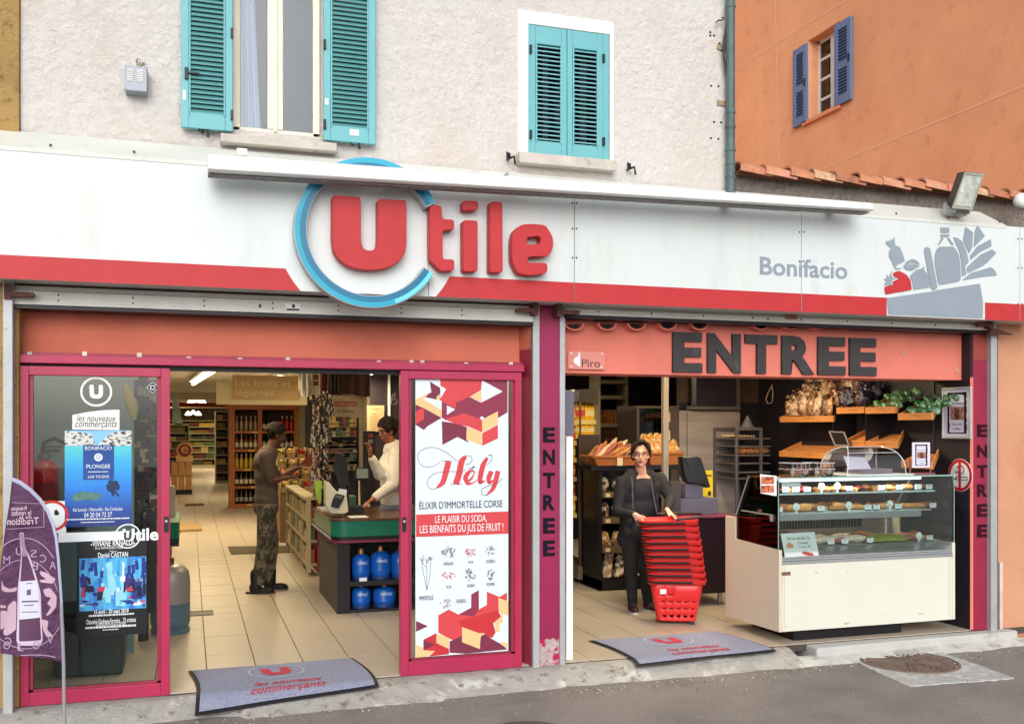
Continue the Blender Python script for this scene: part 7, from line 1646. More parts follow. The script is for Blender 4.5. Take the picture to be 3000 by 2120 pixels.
MB().box(q[0]+.03,q[1]-.17,YG_+.02,YG_+.03,0.2,q[3]).build('door_glass',glass('smoked_glass',(.3,.28,.3),1.5),t);MB().box(q[0]+.03,q[1]-.17,YG_+.4,YG_+.42,0,q[3]).build('inside_panel',M('fridge_inside',lin(42,36,36),.6,.4,vs=4),t)
for a_,b_ in((1208,1236),(1260,1290)):r_=rect(1952,a_,1964,b_,YG_-.01);MB().box(r_[0],r_[1],YG_-.006,YG_-.001,r_[2],r_[3]).build('notice',CRM,t)
px_=W(1949,1300,1.95);MB().box(px_[0]-.028,px_[0]+.028,1.93,1.98,0,CZ).build('steel_post',M('post_grey',lin(158,150,142),.4,.06,metal=.3),label='thin grey square post rising behind the woman to the lintel',cat='post',loc=(px_[0],1.95,0),bevel=.004)
cq=[G(1975,1775,0),G(2092,1775,0)];YT2=cq[1].y+.0;zt7=W(2100,1509,YT2)[1];x0_,x1_=W(1975,1500,YT2)[0],W(2152,1500,YT2)[0]
t=thing('till_counter','dark counter with a purple top carrying the bakery till behind the red baskets','counter',((x0_+x1_)/2,YT2,0))
MB().box(x0_,x1_-.05,YT2+.01,YT2+.5,.12,zt7-.02).build('body',flat('aubergine',40,24,36,.4,.1),t,bevel=.004);MB().box(x0_-.04,x1_,YT2-.03,YT2+.55,zt7-.02,zt7).build('top',flat('purple_top',122,56,84,.35),t,bevel=.004)
for x in(x1_-.42,x1_-.1):MB().cyl((x,YT2+.1,0),(x,YT2+.1,.12),.022).build('leg',STEEL,t,smooth=True)
VG=flat('till_grey',92,90,108,.4)
def fbox(name,l,t_2,r,b,Y,dep,mat,label,cat,z0=None,bev=.006):
 q=rect(l,t_2,r,b,Y);z0=q[2]if z0 is None else z0
 return MB().box(q[0],q[1],Y,Y+dep,z0,q[3]).build(name,mat,label=label,cat=cat,loc=((q[0]+q[1])/2,Y,z0),bevel=bev),q
o,q=fbox('cash_box',1986,1460,2103,1495,YT2+.08,.35,VG,'wide grey violet cash drawer on the purple counter','cash drawer',zt7+.001)
o,q=fbox('receipt_printer',2008,1416,2060,1458,YT2+.1,.2,VG,'small grey violet receipt printer standing on the cash drawer','printer',q[3]+.001)
t=thing('till_screen','large black tilted till screen seen from behind above the purple counter','monitor',tuple(W3(2030,1420,YT2+.1)))
shape('casing',[rpoly([W(a_,b_,YT2+.1)for a_,b_ in T([(678,208),(795,205),(828,215),(905,445),(878,455),(860,432),(720,410),(695,350)],1740,1260,2.705)],.01,3)],YT2+.05,.10,flat('screen_black',18,18,22,.3),t,bevel=.006)
shape('hood',[rpoly([W(a_,b_,YT2+.1)for a_,b_ in T([(690,215),(780,212),(750,270),(740,290)],1740,1260,2.705)],.006,3)],YT2+.042,.01,flat('screen_black2',34,33,38,.3),t)
MB().cyl(tuple(W3(2020,1405,YT2+.15)),tuple(W3(2028,1420,YT2+.15)),.05).build('stem',BLACK,t)
t=thing('yellow_notice','yellow notice with black print behind the till screen','notice',tuple(W3(2070,1455,YT2+.45)));q=rect(2058,1378,2088,1456,YT2+.45)
MB().box(q[0],q[1],YT2+.45,YT2+.46,q[2]-.03,q[3]).build('sheet',flat('notice_yellow',206,182,30,.5),t);MB().box(q[0]+.03,q[1]-.015,YT2+.447,YT2+.449,q[3]-.055,q[3]-.042).box(q[0]+.06,q[1]-.02,YT2+.447,YT2+.449,q[2]+.02,q[2]+.06).build('print',INK,t)
o,q=fbox('card_reader',1965,1410,1995,1458,YT2+.05,.08,flat('reader_brown',66,58,60,.4),'brown grey card reader left of the receipt printer','card reader',zt7+.001)
# tall jar shelf at the back
YJ=6.2;q=rect(1760,1112,1838,1330,YJ);JF=flat('jar_shelf_cream',178,168,146,.5)
t=thing('jar_shelf','tall dark shelf with cream shelf strips and jars left of the fridge','shelf unit',((q[0]+q[1])/2,YJ,0))
m=MB();m.box(q[0]-.01,q[0],YJ,YJ+.4,0,CZ-.05);m.box(q[1],q[1]+.012,YJ,YJ+.4,0,CZ-.05);m.build('upright',JF,t);MB().box(q[0],q[1],YJ+.38,YJ+.4,0,CZ-.05).build('back_panel',DARKP,t)
zz=[W(1800,py_,YJ)[1]for py_ in(1113,1158,1240,1303,1368,1430)]
for z in zz:MB().box(q[0],q[1],YJ-.01,YJ+.38,z-.05,z).build('shelf',JF,t)
JAR=MB();JAR.mi=0;JAR.lathe([(.03,0),(.034,.01),(.034,.07),(.028,.08)],n=10);JAR.mi=1;JAR.lathe([(.03,.08),(.03,.095),(.001,.095)],n=10)
jm={n_:JAR.mesh('jar',[flat('jar_'+n_,*c_,.3,.2),flat('jar_lid_'+n_,*l_,.3)],smooth=True)for n_,c_,l_ in(('orange',(206,120,60),(190,150,110)),('brown',(110,70,48),(150,120,90)),('white',(190,184,170),(70,60,56)))}
def jar(n_,x,y,z,lab,grp):o=bpy.data.objects.new('jar',jm[n_]);COL.objects.link(o);o.location=(x,y,z);o['label']=lab;o['category']='jar';o['group']=grp
for r_,(z,nl)in enumerate(((zz[2],2),(zz[3],3))):
 for lay in range(nl):
  for k in range(7):
   n_=('orange' if k<5 else 'white')if r_==0 else 'brown'
   jar(n_,q[0]+.05+k*(q[1]-q[0]-.1)/6,YJ+.08,z+.001+lay*.096,f"{n_} jar, {ORDN[k]} from left, {['bottom', 'second', 'top'][lay]} row, {['upper', 'lower'][r_]} shelf of tall jar shelf",'jars on the tall shelf')
   # drinks cooler
YD2=3.2;CO=flat('cooler_brown',66,54,48,.4,.1);t=thing('drinks_cooler','open drinks cooler with a dark brown side and lit shelves of juice bottles','cooler',(W(1720,1600,YD2)[0],YD2,0))
xa_,xb_=W(1697,1400,YD2)[0],W(1757,1400,YD2)[0];zt_3=W(1720,1272,YD2)[1];zu=W(1720,1140,YD2)[1]
MB().box(xa_,xb_,YD2,YD2+.03,.18,zt_3).build('side_panel',CO,t,bevel=.004);MB().box(xa_-.02,xb_+.03,YD2-.03,YD2+1.2,.05,.2).build('base',flat('base_taupe',104,92,76,.4),t,bevel=.02)
MB().box(xa_,xa_+.02,YD2-.004,YD2,zt_3,zu).build('frame',CO,t);MB().prism([(xa_,zu-.13),(xa_+.06,zu),(xb_,zu+.02),(xb_,zu-.02),(xb_,zu-.16)],YD2+.04,YD2+1.2).build('canopy',CO,t)
MB().prism([(W(1655,1150,YD2)[0],zu-.07),(W(1680,1140,YD2)[0],zu-.02),(xa_-.01,zu+.0),(W(1675,1160,YD2)[0],zu-.12),(W(1655,1155,YD2)[0],zu-.12)],YD2+.1,YD2+1.1).build('lit_canopy',M('canopy_glow',(1,.82,.5),.5,0,emit=.8),t)
MB().box(xa_-.45,xb_+.0,YD2+1.2,YD2+1.25,0,zu).build('back_panel',CO,t)
JB=[bottle_mesh('bottle',.24,.032,flat('juice_'+n_,*c_,.2),flat('juice_label_'+n_,*l_,.4),flat('juice_cap_'+n_,*k_3,.4))for n_,c_,l_,k_3 in(('yellow',(236,186,30),(236,220,150),(220,190,60)),('orange',(232,130,24),(240,190,90),(60,120,50)),('mixed',(220,160,60),(210,70,50),(240,236,220)))]
cn_=0
for nm,xs_,ys_,py_list in(('right',(xa_+.03,xb_-.03),YD2+.15,(1229,1271)),('left',(W(1668,1400,YD2)[0],xa_-.03),YD2+.12,(1232,1290,1340,1395,1450,1500))):
 for r_,py_ in enumerate(py_list):
  z=W(1720,py_,ys_)[1];MB().box(xs_[0]-.03,xs_[1]+.03,ys_-.05,ys_+.3,z-.05,z-.001).build('shelf',flat('cooler_shelf',226,206,120,.4),t)
  n_=6 if nm=='right' else 3
  for k in range(n_):
   mi=(2 if(r_==0 and k<3)else(0 if r_!=3 else 1))if nm=='right' else(r_+k//2)%3
   o=bpy.data.objects.new('juice_bottle',JB[mi]);COL.objects.link(o);o.location=(xs_[0]+(xs_[1]-xs_[0])*k/(n_-1),ys_,z);o.scale=(1,1,.62 if(nm=='right' and r_==1)else .95 if nm=='right' else .8)
   o['label']=f"juice bottle, {ORDN[k]} from left, {ORDN[r_]} cooler shelf {'above' if nm == 'right' else 'left of'} the brown panel";o['category']='bottle';o['group']='juice bottles in the cooler'
ld=bpy.data.lights.new('cooler_glow','AREA');ld.shape='RECTANGLE';ld.size=.5;ld.size_y=.1;ld.energy=.5;ld.color=(1,.85,.55);lo=bpy.data.objects.new('cooler_glow',ld);COL.objects.link(lo);lo.parent=t;lo.location=(-.05,-.02,zu-.14);lo.rotation_euler=(R(-15),0,0)
# low goods shelf with bread baskets
YL=G(1800,1730,0).y;q=rect(1756,1362,1895,1722,YL);t=thing('snack_shelf','black low shelf unit of coffee bags and packaged bread behind the woman','shelf unit',((q[0]+q[1])/2,YL,0));q=(q[0],q[1]+.25,q[2],q[3])
MB().box(q[0],q[0]+.03,YL,YL+.5,.0,q[3]).box(q[1],q[1]+.03,YL,YL+.5,0,q[3]).box(q[0],q[1],YL,YL+.5,.02,.12).build('frame',BLACK,t);MB().box(q[0],q[1],YL+.45,YL+.5,.1,q[3]).build('back_panel',BLACK,t)
SB=flat('shelf_taupe',92,76,60,.5)
lv=[W(1800,py_,YL)[1]for py_ in(1440,1515,1600)]
for z in lv:MB().box(q[0]+.03,q[1],YL-.02,YL+.45,z-.06,z).build('shelf',SB,t);
for z in lv:
 for x in(q[0]+.06,q[0]+.27):MB().box(x,x+.05,YL-.025,YL-.021,z-.05,z-.012).build('price_tag',CRM,t)
SN=[bagm('snack_a',(214,200,176),(60,44,36),(.5,.53)),bagm('snack_b',(70,56,48),(200,186,160),(.5,.54)),bagm('snack_c',(180,130,80),(220,200,160),(.5,.55))]
for r_,z in enumerate([lv[0],lv[1],lv[2]]):
 for k in range(5):
  x=q[0]+.09+k*.13;m=MB();m.ell((x,YL+.08,z+.075),(.05,.05,.075),10,8,nz=.35,seed=k*3+r_);m.build('snack_bag',SN[(k+r_)%2 if r_<2 else 2],None,True,label=f"{['coffee', 'snack', 'biscuit'][r_]} bag, {ORDN[k]} from left, {['upper', 'middle', 'lower'][r_]} level of black low shelf",cat='bag',group='bags on the black low shelf',loc=(x,YL+.08,z))
for k in range(5):
 x=q[0]+.10+k*.13;m=MB();m.hexa([(x-.05,YL+.02,.13),(x+.05,YL+.02,.13),(x+.05,YL+.1,.13),(x-.05,YL+.1,.13),(x+.05,YL+.14,.52),(x+.15,YL+.14,.52),(x+.15,YL+.2,.52),(x+.05,YL+.2,.52)]);m.build('sliced_bread',SN[0]if k%2 else bagm('toast_bag',(150,110,84),(214,196,170),(.5,.55)),label=f"{ORDN[k]} sandwich loaf bag from left leaning on the bottom of the black low shelf",cat='bread bag',group='loaf bags at the bottom',loc=(x,YL+.06,.13),bevel=.02)
WK=M('wicker',lin(176,108,60),.7,.25,vs=60,bump=.9,bs=90,stretch=(3,1,.6))
def wbasket(l,r,t_2,b,Y,label,flare=.05):
 q=rect(l,t_2,r,b,Y);th=thing('wicker_basket',label,'basket',((q[0]+q[1])/2,Y,q[2]));d=.34
 m=MB();o1=[(q[0],Y-.02),(q[1],Y-.02),(q[1],Y+d),(q[0],Y+d)];i1=[(q[0]+flare,Y),(q[1]-flare,Y),(q[1]-flare,Y+d-flare),(q[0]+flare,Y+d-flare)]
 e=.02;oi=[(q[0]+e,Y),(q[1]-e,Y),(q[1]-e,Y+d-e),(q[0]+e,Y+d-e)]
 V=[(x,y,q[3])for x,y in o1]+[(x,y,q[2])for x,y in i1]+[(x,y,q[3])for x,y in oi]+[(x,y,q[2]+.02)for x,y in i1]
 F=[]
 for k in range(4):n2=(k+1)%4;F+=[(4+k,4+n2,n2,k),(k,n2,8+n2,8+k),(8+k,8+n2,12+n2,12+k)]
 F+=[(4,5,6,7)[::-1],(12,13,14,15)];m.add(V,F);m.build('weave',WK,th)
 m=MB();m.tube([(x,y,q[3])for x,y in o1+[o1[0]]],.014,7);m.build('rim',WK,th,smooth=True)
 return q
YW2=YL-.12
qa=wbasket(1738,1880,1338,1362,YW2,'long wicker basket of baguette sandwiches left of the woman');
qb=wbasket(1896,2000,1328,1368,YW2+.1,'wicker basket of bagged bread right of the woman behind the post')
MB().box(qa[0],qb[1],YW2+.05,YW2+.4,qa[2]-.05,qa[2]-.001).build('basket_board',BLACK,label='black board carrying both wicker baskets above the low shelf',cat='board',loc=(qa[0],YW2,qa[2]))
MB().box(W(1812,1348,YW2)[0]-.03,W(1812,1348,YW2)[0]+.03,YW2-.035,YW2-.03,qa[2]+.0,qa[3]-.01).build('basket_label',CRM,label='small cream price label on the front of the long wicker basket',cat='label',loc=(W(1812,1348,YW2)[0],YW2,qa[2]))
for k in range(16):
 f=k/15;x=qa[0]+.08+f*(qa[1]-qa[0]-.16);a_=R(rnd.uniform(25,60));L4=.15+.05*math.sin(f*3.1);zc4=qa[3]+.03+.10*math.exp(-((f-.55)/.3)**2)*rnd.random();d=Vector((math.cos(a_),rnd.uniform(-.3,.3),math.sin(a_)))*L4*.7;c_=Vector((x,YW2+.1+.14*rnd.random(),zc4))
 m=MB();m.tube([tuple(c_-d),tuple(c_-d*.6),tuple(c_+d*.6),tuple(c_+d)],.02,8,rr=[.01,.024,.024,.01]);m.build('baguette_sandwich',[CRU,MEAT,CRU2,CREAM_][k%4],None,True,label=f"small baguette sandwich, {ORDN[k]} from left in the long wicker basket",cat='sandwich',group='baguettes in the long wicker basket',loc=tuple(c_))
GB=bagm('bag_golden',(206,148,72),(236,206,150),(.5,.56))
for k in range(9):
 x=qb[0]+.06+(k%5)*(qb[1]-qb[0]-.12)/4;m=MB();c_=(x,YW2+.2+.1*(k//5),qb[3]+.03+.07*(k//5));m.ell(c_,(.055,.06,.10),12,9,nz=.4,seed=k);m.build('bread_bag',GB,None,True,label=f"golden bag of bread, {ORDN[k % 5]} from left in the {['front', 'back'][k // 5]} row of the right wicker basket",cat='bread bag',group='golden bags in the right wicker basket',loc=c_)
 # red shopping baskets, nested stack
REDP=M('red_plastic',(.68,.024,.026),.34,.05,vs=5,spec=.5);HBK=flat('handle_black',24,20,22,.4)
def basket(label,loc,rot):
 t=thing('shopping_basket',label,'shopping basket',(0,0,0),0,'nested stack of red baskets');H=.36
 def prof(z):f=z/H;return(.165+.065*f,.12+.06*f)
 def ringp(z,n=48,off=0.):
  hx,hy=prof(z);r=.05;hx+=off;hy+=off;P_=[]
  for k in range(n):
   s=k/n*4;e_=int(s);f=s-e_;cs_=[(-1,-1),(1,-1),(1,1),(-1,1)];a_,b_=cs_[e_],cs_[(e_+1)%4];x,y=a_[0]+(b_[0]-a_[0])*f,a_[1]+(b_[1]-a_[1])*f
   P_.append((x*hx,y*hy))
  Q_=[]
  for x,y in P_:
   dx_,dy_=max(0,abs(x)-(hx-r)),max(0,abs(y)-(hy-r))
   if dx_>0 and dy_>0:L5=math.hypot(dx_,dy_);k2_=min(1,r/L5);x=math.copysign(hx-r+dx_*k2_,x);y=math.copysign(hy-r+dy_*k2_,y)
   Q_.append((x,y))
  return Q_
 lv_=[0,.03,.055,.10,.115,.16,.175,.22,.235,.36];n=48;m=MB();V=[]
 for z in lv_:V+=[(x,y,z)for x,y in ringp(z)]
 F=[]
 for i in range(len(lv_)-1):
  for k in range(n):
   if i in(1,3,5,7)and k%2==0 and(k%12)not in(0,11):
    if i==7 and(k%12)in(2,4):continue
    if i<7:continue
   F.append((i*n+k,i*n+(k+1)%n,(i+1)*n+(k+1)%n,(i+1)*n+k))
 F.append(tuple(range(n-1,-1,-1)));m.add(V,F)
 o=bpy.data.objects.new('body',m.mesh('body',REDP,smooth=True));md=o.modifiers.new('s','SOLIDIFY');md.thickness=.004;fin(o,t)
 m=MB();A_,B_=ringp(H,off=.0),ringp(H,off=.018);C_=ringp(H-.045,off=.02)
 V=[(x,y,H)for x,y in A_]+[(x,y,H)for x,y in B_]+[(x,y,H-.045)for x,y in C_];m.add(V,[(k,(k+1)%n,n+(k+1)%n,n+k)[::-1]for k in range(n)]+[(n+k,n+(k+1)%n,2*n+(k+1)%n,2*n+k)[::-1]for k in range(n)])
 o=bpy.data.objects.new('rim',m.mesh('rim',REDP,smooth=True));md=o.modifiers.new('s','SOLIDIFY');md.thickness=.003;fin(o,t)
 hx,hy=prof(H);m=MB()
 m.tube([(hx*.55,-hy-.028,H-.02),(-hx*.8,-hy-.028,H-.024),(-hx-.02,-hy+.01,H-.02),(-hx-.028,hy*.3,H-.02)],.010,6);o=bpy.data.objects.new('handle',m.mesh('handle',HBK,smooth=True));fin(o,t)
 return t
b0=G(2002,1828,0);zst=W(2000,1522,b0 .y)[1];dz=0
B0=basket('bottom basket of the red stack, showing its slotted sides and a white sticker',None,0)
rotb=R(-24);NB=10
bx_,by_=b0 .x-.02,b0 .y+.10
B0 .location=(bx_,by_,.035);B0 .rotation_euler=(0,0,rotb)
for k in range(1,NB):
 f=k/(NB-1);o=dup(B0,(bx_-.055*f**1.3,by_+.02*f,.035+(zst-.36-.035)*f),label=(f"red basket, {ORDN[k]} up in the nested red stack" if k<NB-1 else 'topmost open red basket of the stack, under the woman\'s hands'),rot=(0,R(-1.5*f),rotb+R(rnd.uniform(-1.5,1.5))))
m=MB();m.lathe([(.001,-.012),(.022,-.012),(.024,0),(.022,.012),(.001,.012)],(0,0,0),16,axis='y')
for x,y in((.13,-.09),(.13,.09)):o=bpy.data.objects.new('wheel',m.mesh('wheel',HBK,smooth=True));o.location=(x,y,-.012);fin(o,B0)
m=MB();m.box(-.14,-.09,-.166,-.163,.235,.295);o=bpy.data.objects.new('sticker',m.mesh('sticker',PAPER));fin(o,B0)
m=MB();t=topb=o
top_z=.035+(zst-.36-.035)+.36;tx_,ty_=bx_-.055,by_+.02;print('basket top',top_z,tx_,ty_)
hl=MB();hx,hy=.23,.18
P_=[Matrix.Rotation(rotb,3,'Z')@Vector(p)for p in((hx*.2,-hy-.02,.0),(hx+.03,-hy-.0,.02),(hx+.05,hy*.4,.03),(hx*.3,hy+.02,.02),(-hx*.4,hy+.02,.01))]
hl.tube([tuple(p+Vector((tx_,ty_,top_z+.012)))for p in P_],.011,7);hl.build('raised_handle',HBK,None,True,label='black pull handle lying loose across the rim of the topmost red basket',cat='handle',loc=(tx_,ty_,top_z))
# people
def blob(name,parts,voxel,mat,parent,smooth_it=3,org=None,mats=None,sel=None):
 """parts: ('c', p0, p1, r0, r1) tapered limbs, ('e', c, (rx,ry,rz), rot) ellipsoids -> one continuous remeshed surface"""
 m=MB()
 for p in parts:
  if p[0]=='c':
   a,b=Vector(p[1]),Vector(p[2]);m.tube([tuple(a),tuple(a.lerp(b,.5)),tuple(b)],0,12,rr=[p[3],(p[3]+p[4])/2,p[4]]);m.ell(tuple(a),(p[3],)*3,12,8);m.ell(tuple(b),(p[4],)*3,12,8)
  elif p[0]=='e':m.ell(p[1],p[2],18,12,rot=p[3]if len(p)>3 else None)
  elif p[0]=='b':m.box(*p[1:])
 me=m.mesh('tmp',mat);bm=bmesh.new();bm.from_mesh(me);bmesh.ops.remove_doubles(bm,verts=bm.verts[:],dist=1e-5);bmesh.ops.recalc_face_normals(bm,faces=bm.faces[:]);bm.to_mesh(me);bm.free()
 o=bpy.data.objects.new('tmp',me);COL.objects.link(o)
 r=o.modifiers.new('r','REMESH');r.mode='VOXEL';r.voxel_size=voxel;s=o.modifiers.new('s','SMOOTH');s.factor=.5;s.iterations=smooth_it
 dg=bpy.context.evaluated_depsgraph_get();me2=bpy.data.meshes.new_from_object(o.evaluated_get(dg));bpy.data.objects.remove(o)
 org=root_org(parent)
 for v in me2 .vertices:v.co=v.co-org
 me2 .materials.clear()
 for x in(mat if isinstance(mat,list)else[mat]):me2 .materials.append(x)
 me2 .polygons.foreach_set('use_smooth',[True]*len(me2 .polygons));me2 .name=name
 o=bpy.data.objects.new(name,me2);fin(o,parent);return o
def hand(P,wrist,dirv,palmn,curl,L=.17,spread=.16,side=1):
 """adds palm, four fingers and thumb; dirv along fingers, palmn out of the palm"""
 d=Vector(dirv).normalized();n=Vector(palmn);n=(n-d*n.dot(d)).normalized();s=d.cross(n)*side;w_=Vector(wrist)
 for k in range(4):
  o=s*(k-1.5)*.019
  a=w_+o*.6+d*.01;b=w_+o+d*.085;P.append(('c',tuple(a),tuple(b),.014,.0115))
  Lf=(.062,.072,.068,.052)[k]*L/.17;q1_=b+(d+n*curl*.5+s*(k-1.5)*spread*.3).normalized()*Lf*.5;q2_=q1_+(d*(1-curl*.5)+n*curl).normalized()*Lf*.5
  P.append(('c',tuple(b),tuple(q1_),.0095,.0088));P.append(('c',tuple(q1_),tuple(q2_),.0088,.0072))
 t0=w_-s*.022+d*.02;t1=t0-s*.026+d*.03+n*.01;t2=t1-s*.006+d*.030+n*.012
 P.append(('c',tuple(t0),tuple(t1),.0125,.0105));P.append(('c',tuple(t1),tuple(t2),.0105,.008))
def head(P,c,face,s=1.):
 """skull, jaw, nose, ears; c = centre of the head, face = unit facing direction"""
 f=Vector(face).normalized();u=Vector((0,0,1));u=(u-f*u.dot(f)).normalized();r=f.cross(u);c=Vector(c)
 from mathutils import Quaternion
 rot=Matrix((r,f,u)).transposed().to_quaternion()
 def pt(a,b,d):return tuple(c+r*a*s+f*b*s+u*d*s)
 P.append(('e',pt(0,-.012,.03),(.073*s,.09*s,.086*s),rot));P.append(('e',pt(0,.012,-.03),(.058*s,.066*s,.075*s),rot));P.append(('e',pt(0,.045,-.088),(.026*s,.024*s,.018*s),rot))
 P.append(('c',pt(0,.078,.008),pt(0,.097,-.024),.009*s,.013*s));P.append(('e',pt(0,.072,.028),(.055*s,.014*s,.012*s),rot));P.append(('e',pt(0,.074,-.055),(.024*s,.012*s,.010*s),rot))
 for k in(-1,1):P.append(('e',pt(k*.074,-.008,-.008),(.010*s,.020*s,.031*s),rot));P.append(('e',pt(k*.04,.055,-.02),(.02*s,.02*s,.018*s),rot))
 return pt,rot
def face_bits(pt,rot,parent,s,skin,lips=(150,82,76)):
 m=MB()
 for k in(-1,1):m.ell(pt(k*.031,.071,.010),(.013*s,.006*s,.007*s),12,8,rot=rot)
 m.build('eye_white',flat('eye_white',206,200,196,.3),parent,smooth=True);m=MB()
 for k in(-1,1):m.ell(pt(k*.031,.0765,.010),(.0058*s,.003*s,.0058*s),10,6,rot=rot)
 m.build('iris',flat('iris_dark',34,22,18,.2),parent,smooth=True);m=MB()
 for k in(-1,1):m.tube([pt(k*.014,.086,.031),pt(k*.032,.086,.037),pt(k*.052,.074,.030)],.0036*s,6)
 m.build('eyebrow',flat('brow_dark',30,22,20,.8),parent,smooth=True)
 m=MB();m.ell(pt(0,.084,-.052),(.022*s,.005*s,.0035*s),12,6,rot=rot);m.ell(pt(0,.084,-.060),(.017*s,.005*s,.004*s),12,6,rot=rot);m.build('lips',flat('lips',*lips,.4),parent,smooth=True)
SK1=M('skin_light',lin(228,176,150),.5,.08,vs=20,spec=.35);SK2=M('skin_dark',lin(92,58,44),.45,.1,vs=20,spec=.4);SK3=M('skin_tan',lin(150,92,68),.5,.1,vs=20)
HAIR=M('hair_dark',(.020,.014,.012),.6,.4,vs=60,bump=.9,bs=160,bd=.01,stretch=(1,1,.3),spec=.12)
def hairlocks(pt,n,seed,s,ymax=.2,zmin=-.01,up=.1,rad=.012,curl=0.):
 """locks swept over the skull"""
 r=random.Random(seed);P=[]
 for i in range(n):
  a_=r.uniform(0,6.283);ph=r.uniform(0,1.55);x,y,z=.080*math.sin(ph)*math.cos(a_),.096*math.sin(ph)*math.sin(a_)-.018,.092*math.cos(ph)+.034
  if y>.055 and z<.082:continue
  if z<zmin:continue
  q=(x*1.12,y*1.1-.012,z-.035+r.uniform(-.01,.02))
  if y>.04:q=(x*1.35+.01,y*1.02,z-.008)
  P.append(('c',pt(x,y,z),pt(*q),rad*s,rad*.55*s))
 return P
 # woman with the baskets
wf_=G(1876,1790,0);wy=wf_.y;print('woman',wf_)
wm=thing('person','woman with short dark hair, glasses and black jacket holding the red baskets','person',(wf_.x,wf_.y,0))
def wp(px,py,dy=0.):p=W3(px,py,wy+dy);return Vector(p)
HC=wp(1878,1332,-.06);s=1.0;face=(CAM+Vector((0,0,.1))-HC).normalized();face=Vector((face.x,face.y,-.02)).normalized()
P=[];pt,rot=head(P,HC,face,s)
nk=wp(1880,1385,.0);P.append(('c',tuple(HC+Vector((0,.02,-.05))),tuple(nk+Vector((0,.01,-.02))),.045,.052));P.append(('e',tuple(nk+Vector((0,.01,-.05))),(.12,.06,.05)))
shR,shL=wp(1822,1412,.0),wp(1934,1400,.0)
elR,elL=wp(1808,1500,-.02),wp(1964,1462,-.10);wrR,wrL=wp(1862,1508,-.34),wp(1954,1493,-.32)
for a_,b_,c_ in((shR,elR,wrR),(shL,elL,wrL)):P.append(('c',tuple(a_),tuple(b_),.045,.038));P.append(('c',tuple(b_),tuple(c_),.036,.024))
hp_c=wp(1868,1560,.02);P.append(('e',tuple((nk+hp_c)/2),(.12,.06,.24)));P.append(('e',tuple(hp_c),(.12,.07,.12)))
anR,anL=wp(1853,1765,.0),wp(1898,1768,-.02);kR,kL=wp(1848,1670,-.02),wp(1890,1672,-.03)
for a_,b_,hx in((kR,anR,-.075),(kL,anL,.06)):h_=hp_c+Vector((hx,0,-.05));P.append(('c',tuple(h_),tuple(a_),.078,.055));P.append(('c',tuple(a_),tuple(b_),.052,.034))
hand(P,wrR,wp(1893,1550,-.36)-wrR,Vector((.25,-.1,-.6))if False else Vector((.8,.5,-.2)),.25,side=-1);hand(P,wrL,wp(1980,1514,-.40)-wrL,(-.1,-.2,-1),.35,side=1)
blob('body',P,.0075,SK1,wm,2)
face_bits(pt,rot,wm,s,SK1)
rh=random.Random(8)
hl_=[('e',pt(0,-.03,.045),(.080*s,.088*s,.080*s),rot),('e',pt(0,-.045,.0),(.074*s,.070*s,.07*s),rot)]
for i in range(260):
 a_=rh.uniform(0,6.283);ph=rh.uniform(0,1.75);x,y,z=.082*math.sin(ph)*math.cos(a_),.096*math.sin(ph)*math.sin(a_)-.022,.088*math.cos(ph)+.045
 if y>.035 and z<.088:continue
 o5=rh.uniform(.004,.020);hl_.append(('c',pt(x,y,z),pt(x*1.12+rh.uniform(-.012,.012),y*1.08-.006+rh.uniform(-.01,.01),z*1.02-.02+o5),.010,.004))
for k,(x0_,z0_,x1_,z1_)in enumerate(((-.01,.125,.045,.082),(.0,.128,.064,.062),(-.005,.125,.03,.092),(-.02,.122,-.055,.075),(-.025,.118,-.070,.05),(-.03,.112,-.078,.018),(.02,.12,.076,.035),(.03,.11,.082,.005),(-.01,.12,.012,.096))):
 hl_+=[('c',pt(x0_,.045,z0_),pt((x0_+x1_)/2,.072,(z0_+z1_)/2+.012),.012,.010),('c',pt((x0_+x1_)/2,.072,(z0_+z1_)/2+.012),pt(x1_,.066-.04*(abs(x1_)>.06),z1_),.010,.004)]
for k in(-1,1):hl_+=[('c',pt(k*.074,.01,.05),pt(k*.084,.0,-.02),.016,.009),('c',pt(k*.07,-.04,.03),pt(k*.074,-.05,-.05),.02,.010)]
blob('hair',hl_,.006,HAIR,wm,1)
m=MB()
for k in(-1,1):
 m.tube([pt(k*.034+.024*math.cos(a_*.5236),.094,.008+.017*math.sin(a_*.5236))for a_ in range(13)],.0024,6,caps=False);m.tube([pt(k*.058,.093,.014),pt(k*.078,.05,.016),pt(k*.080,-.01,.012)],.0022,5)
m.tube([pt(-.010,.094,.012),pt(.010,.094,.012)],.0024,5);m.build('glasses',flat('glasses_maroon',72,24,34,.3),wm,smooth=True)
JK=M('jacket_black',(.016,.016,.021),.8,.25,vs=8,bump=.7,bs=14,bd=.02);TS=M('top_black',(.014,.012,.020),.75,.2,vs=8,bump=.5,bs=12,bd=.015);TR=M('trousers_black',(.012,.012,.015),.8,.2,vs=8,bump=.6,bs=16,bd=.02)
ch=nk+Vector((0,.01,-.17));Q_=[('e',tuple(ch),(.165,.115,.15)),('e',tuple(ch+Vector((0,0,-.14))),(.15,.11,.16)),('e',tuple(hp_c),(.155,.11,.12))]
blob('top',Q_,.011,TS,wm,10)
hem=wp(1862,1602,.0);J=[]
for sgn in(-1,1):
 for k,(zz,w_,yy)in enumerate(((-.06,.10,.02),(-.13,.115,.0),(-.22,.12,-.0),(-.33,.13,.0),(-.44,.145,.0),(-.53,.155,.0))):J.append(('e',tuple(nk+Vector((sgn*w_,.02+yy,zz))),(.052,.105-.002*k,.10)))
 J.append(('c',tuple(nk+Vector((sgn*.055,.0,-.01))),tuple(nk+Vector((sgn*.14,.01,-.055))),.034,.055))
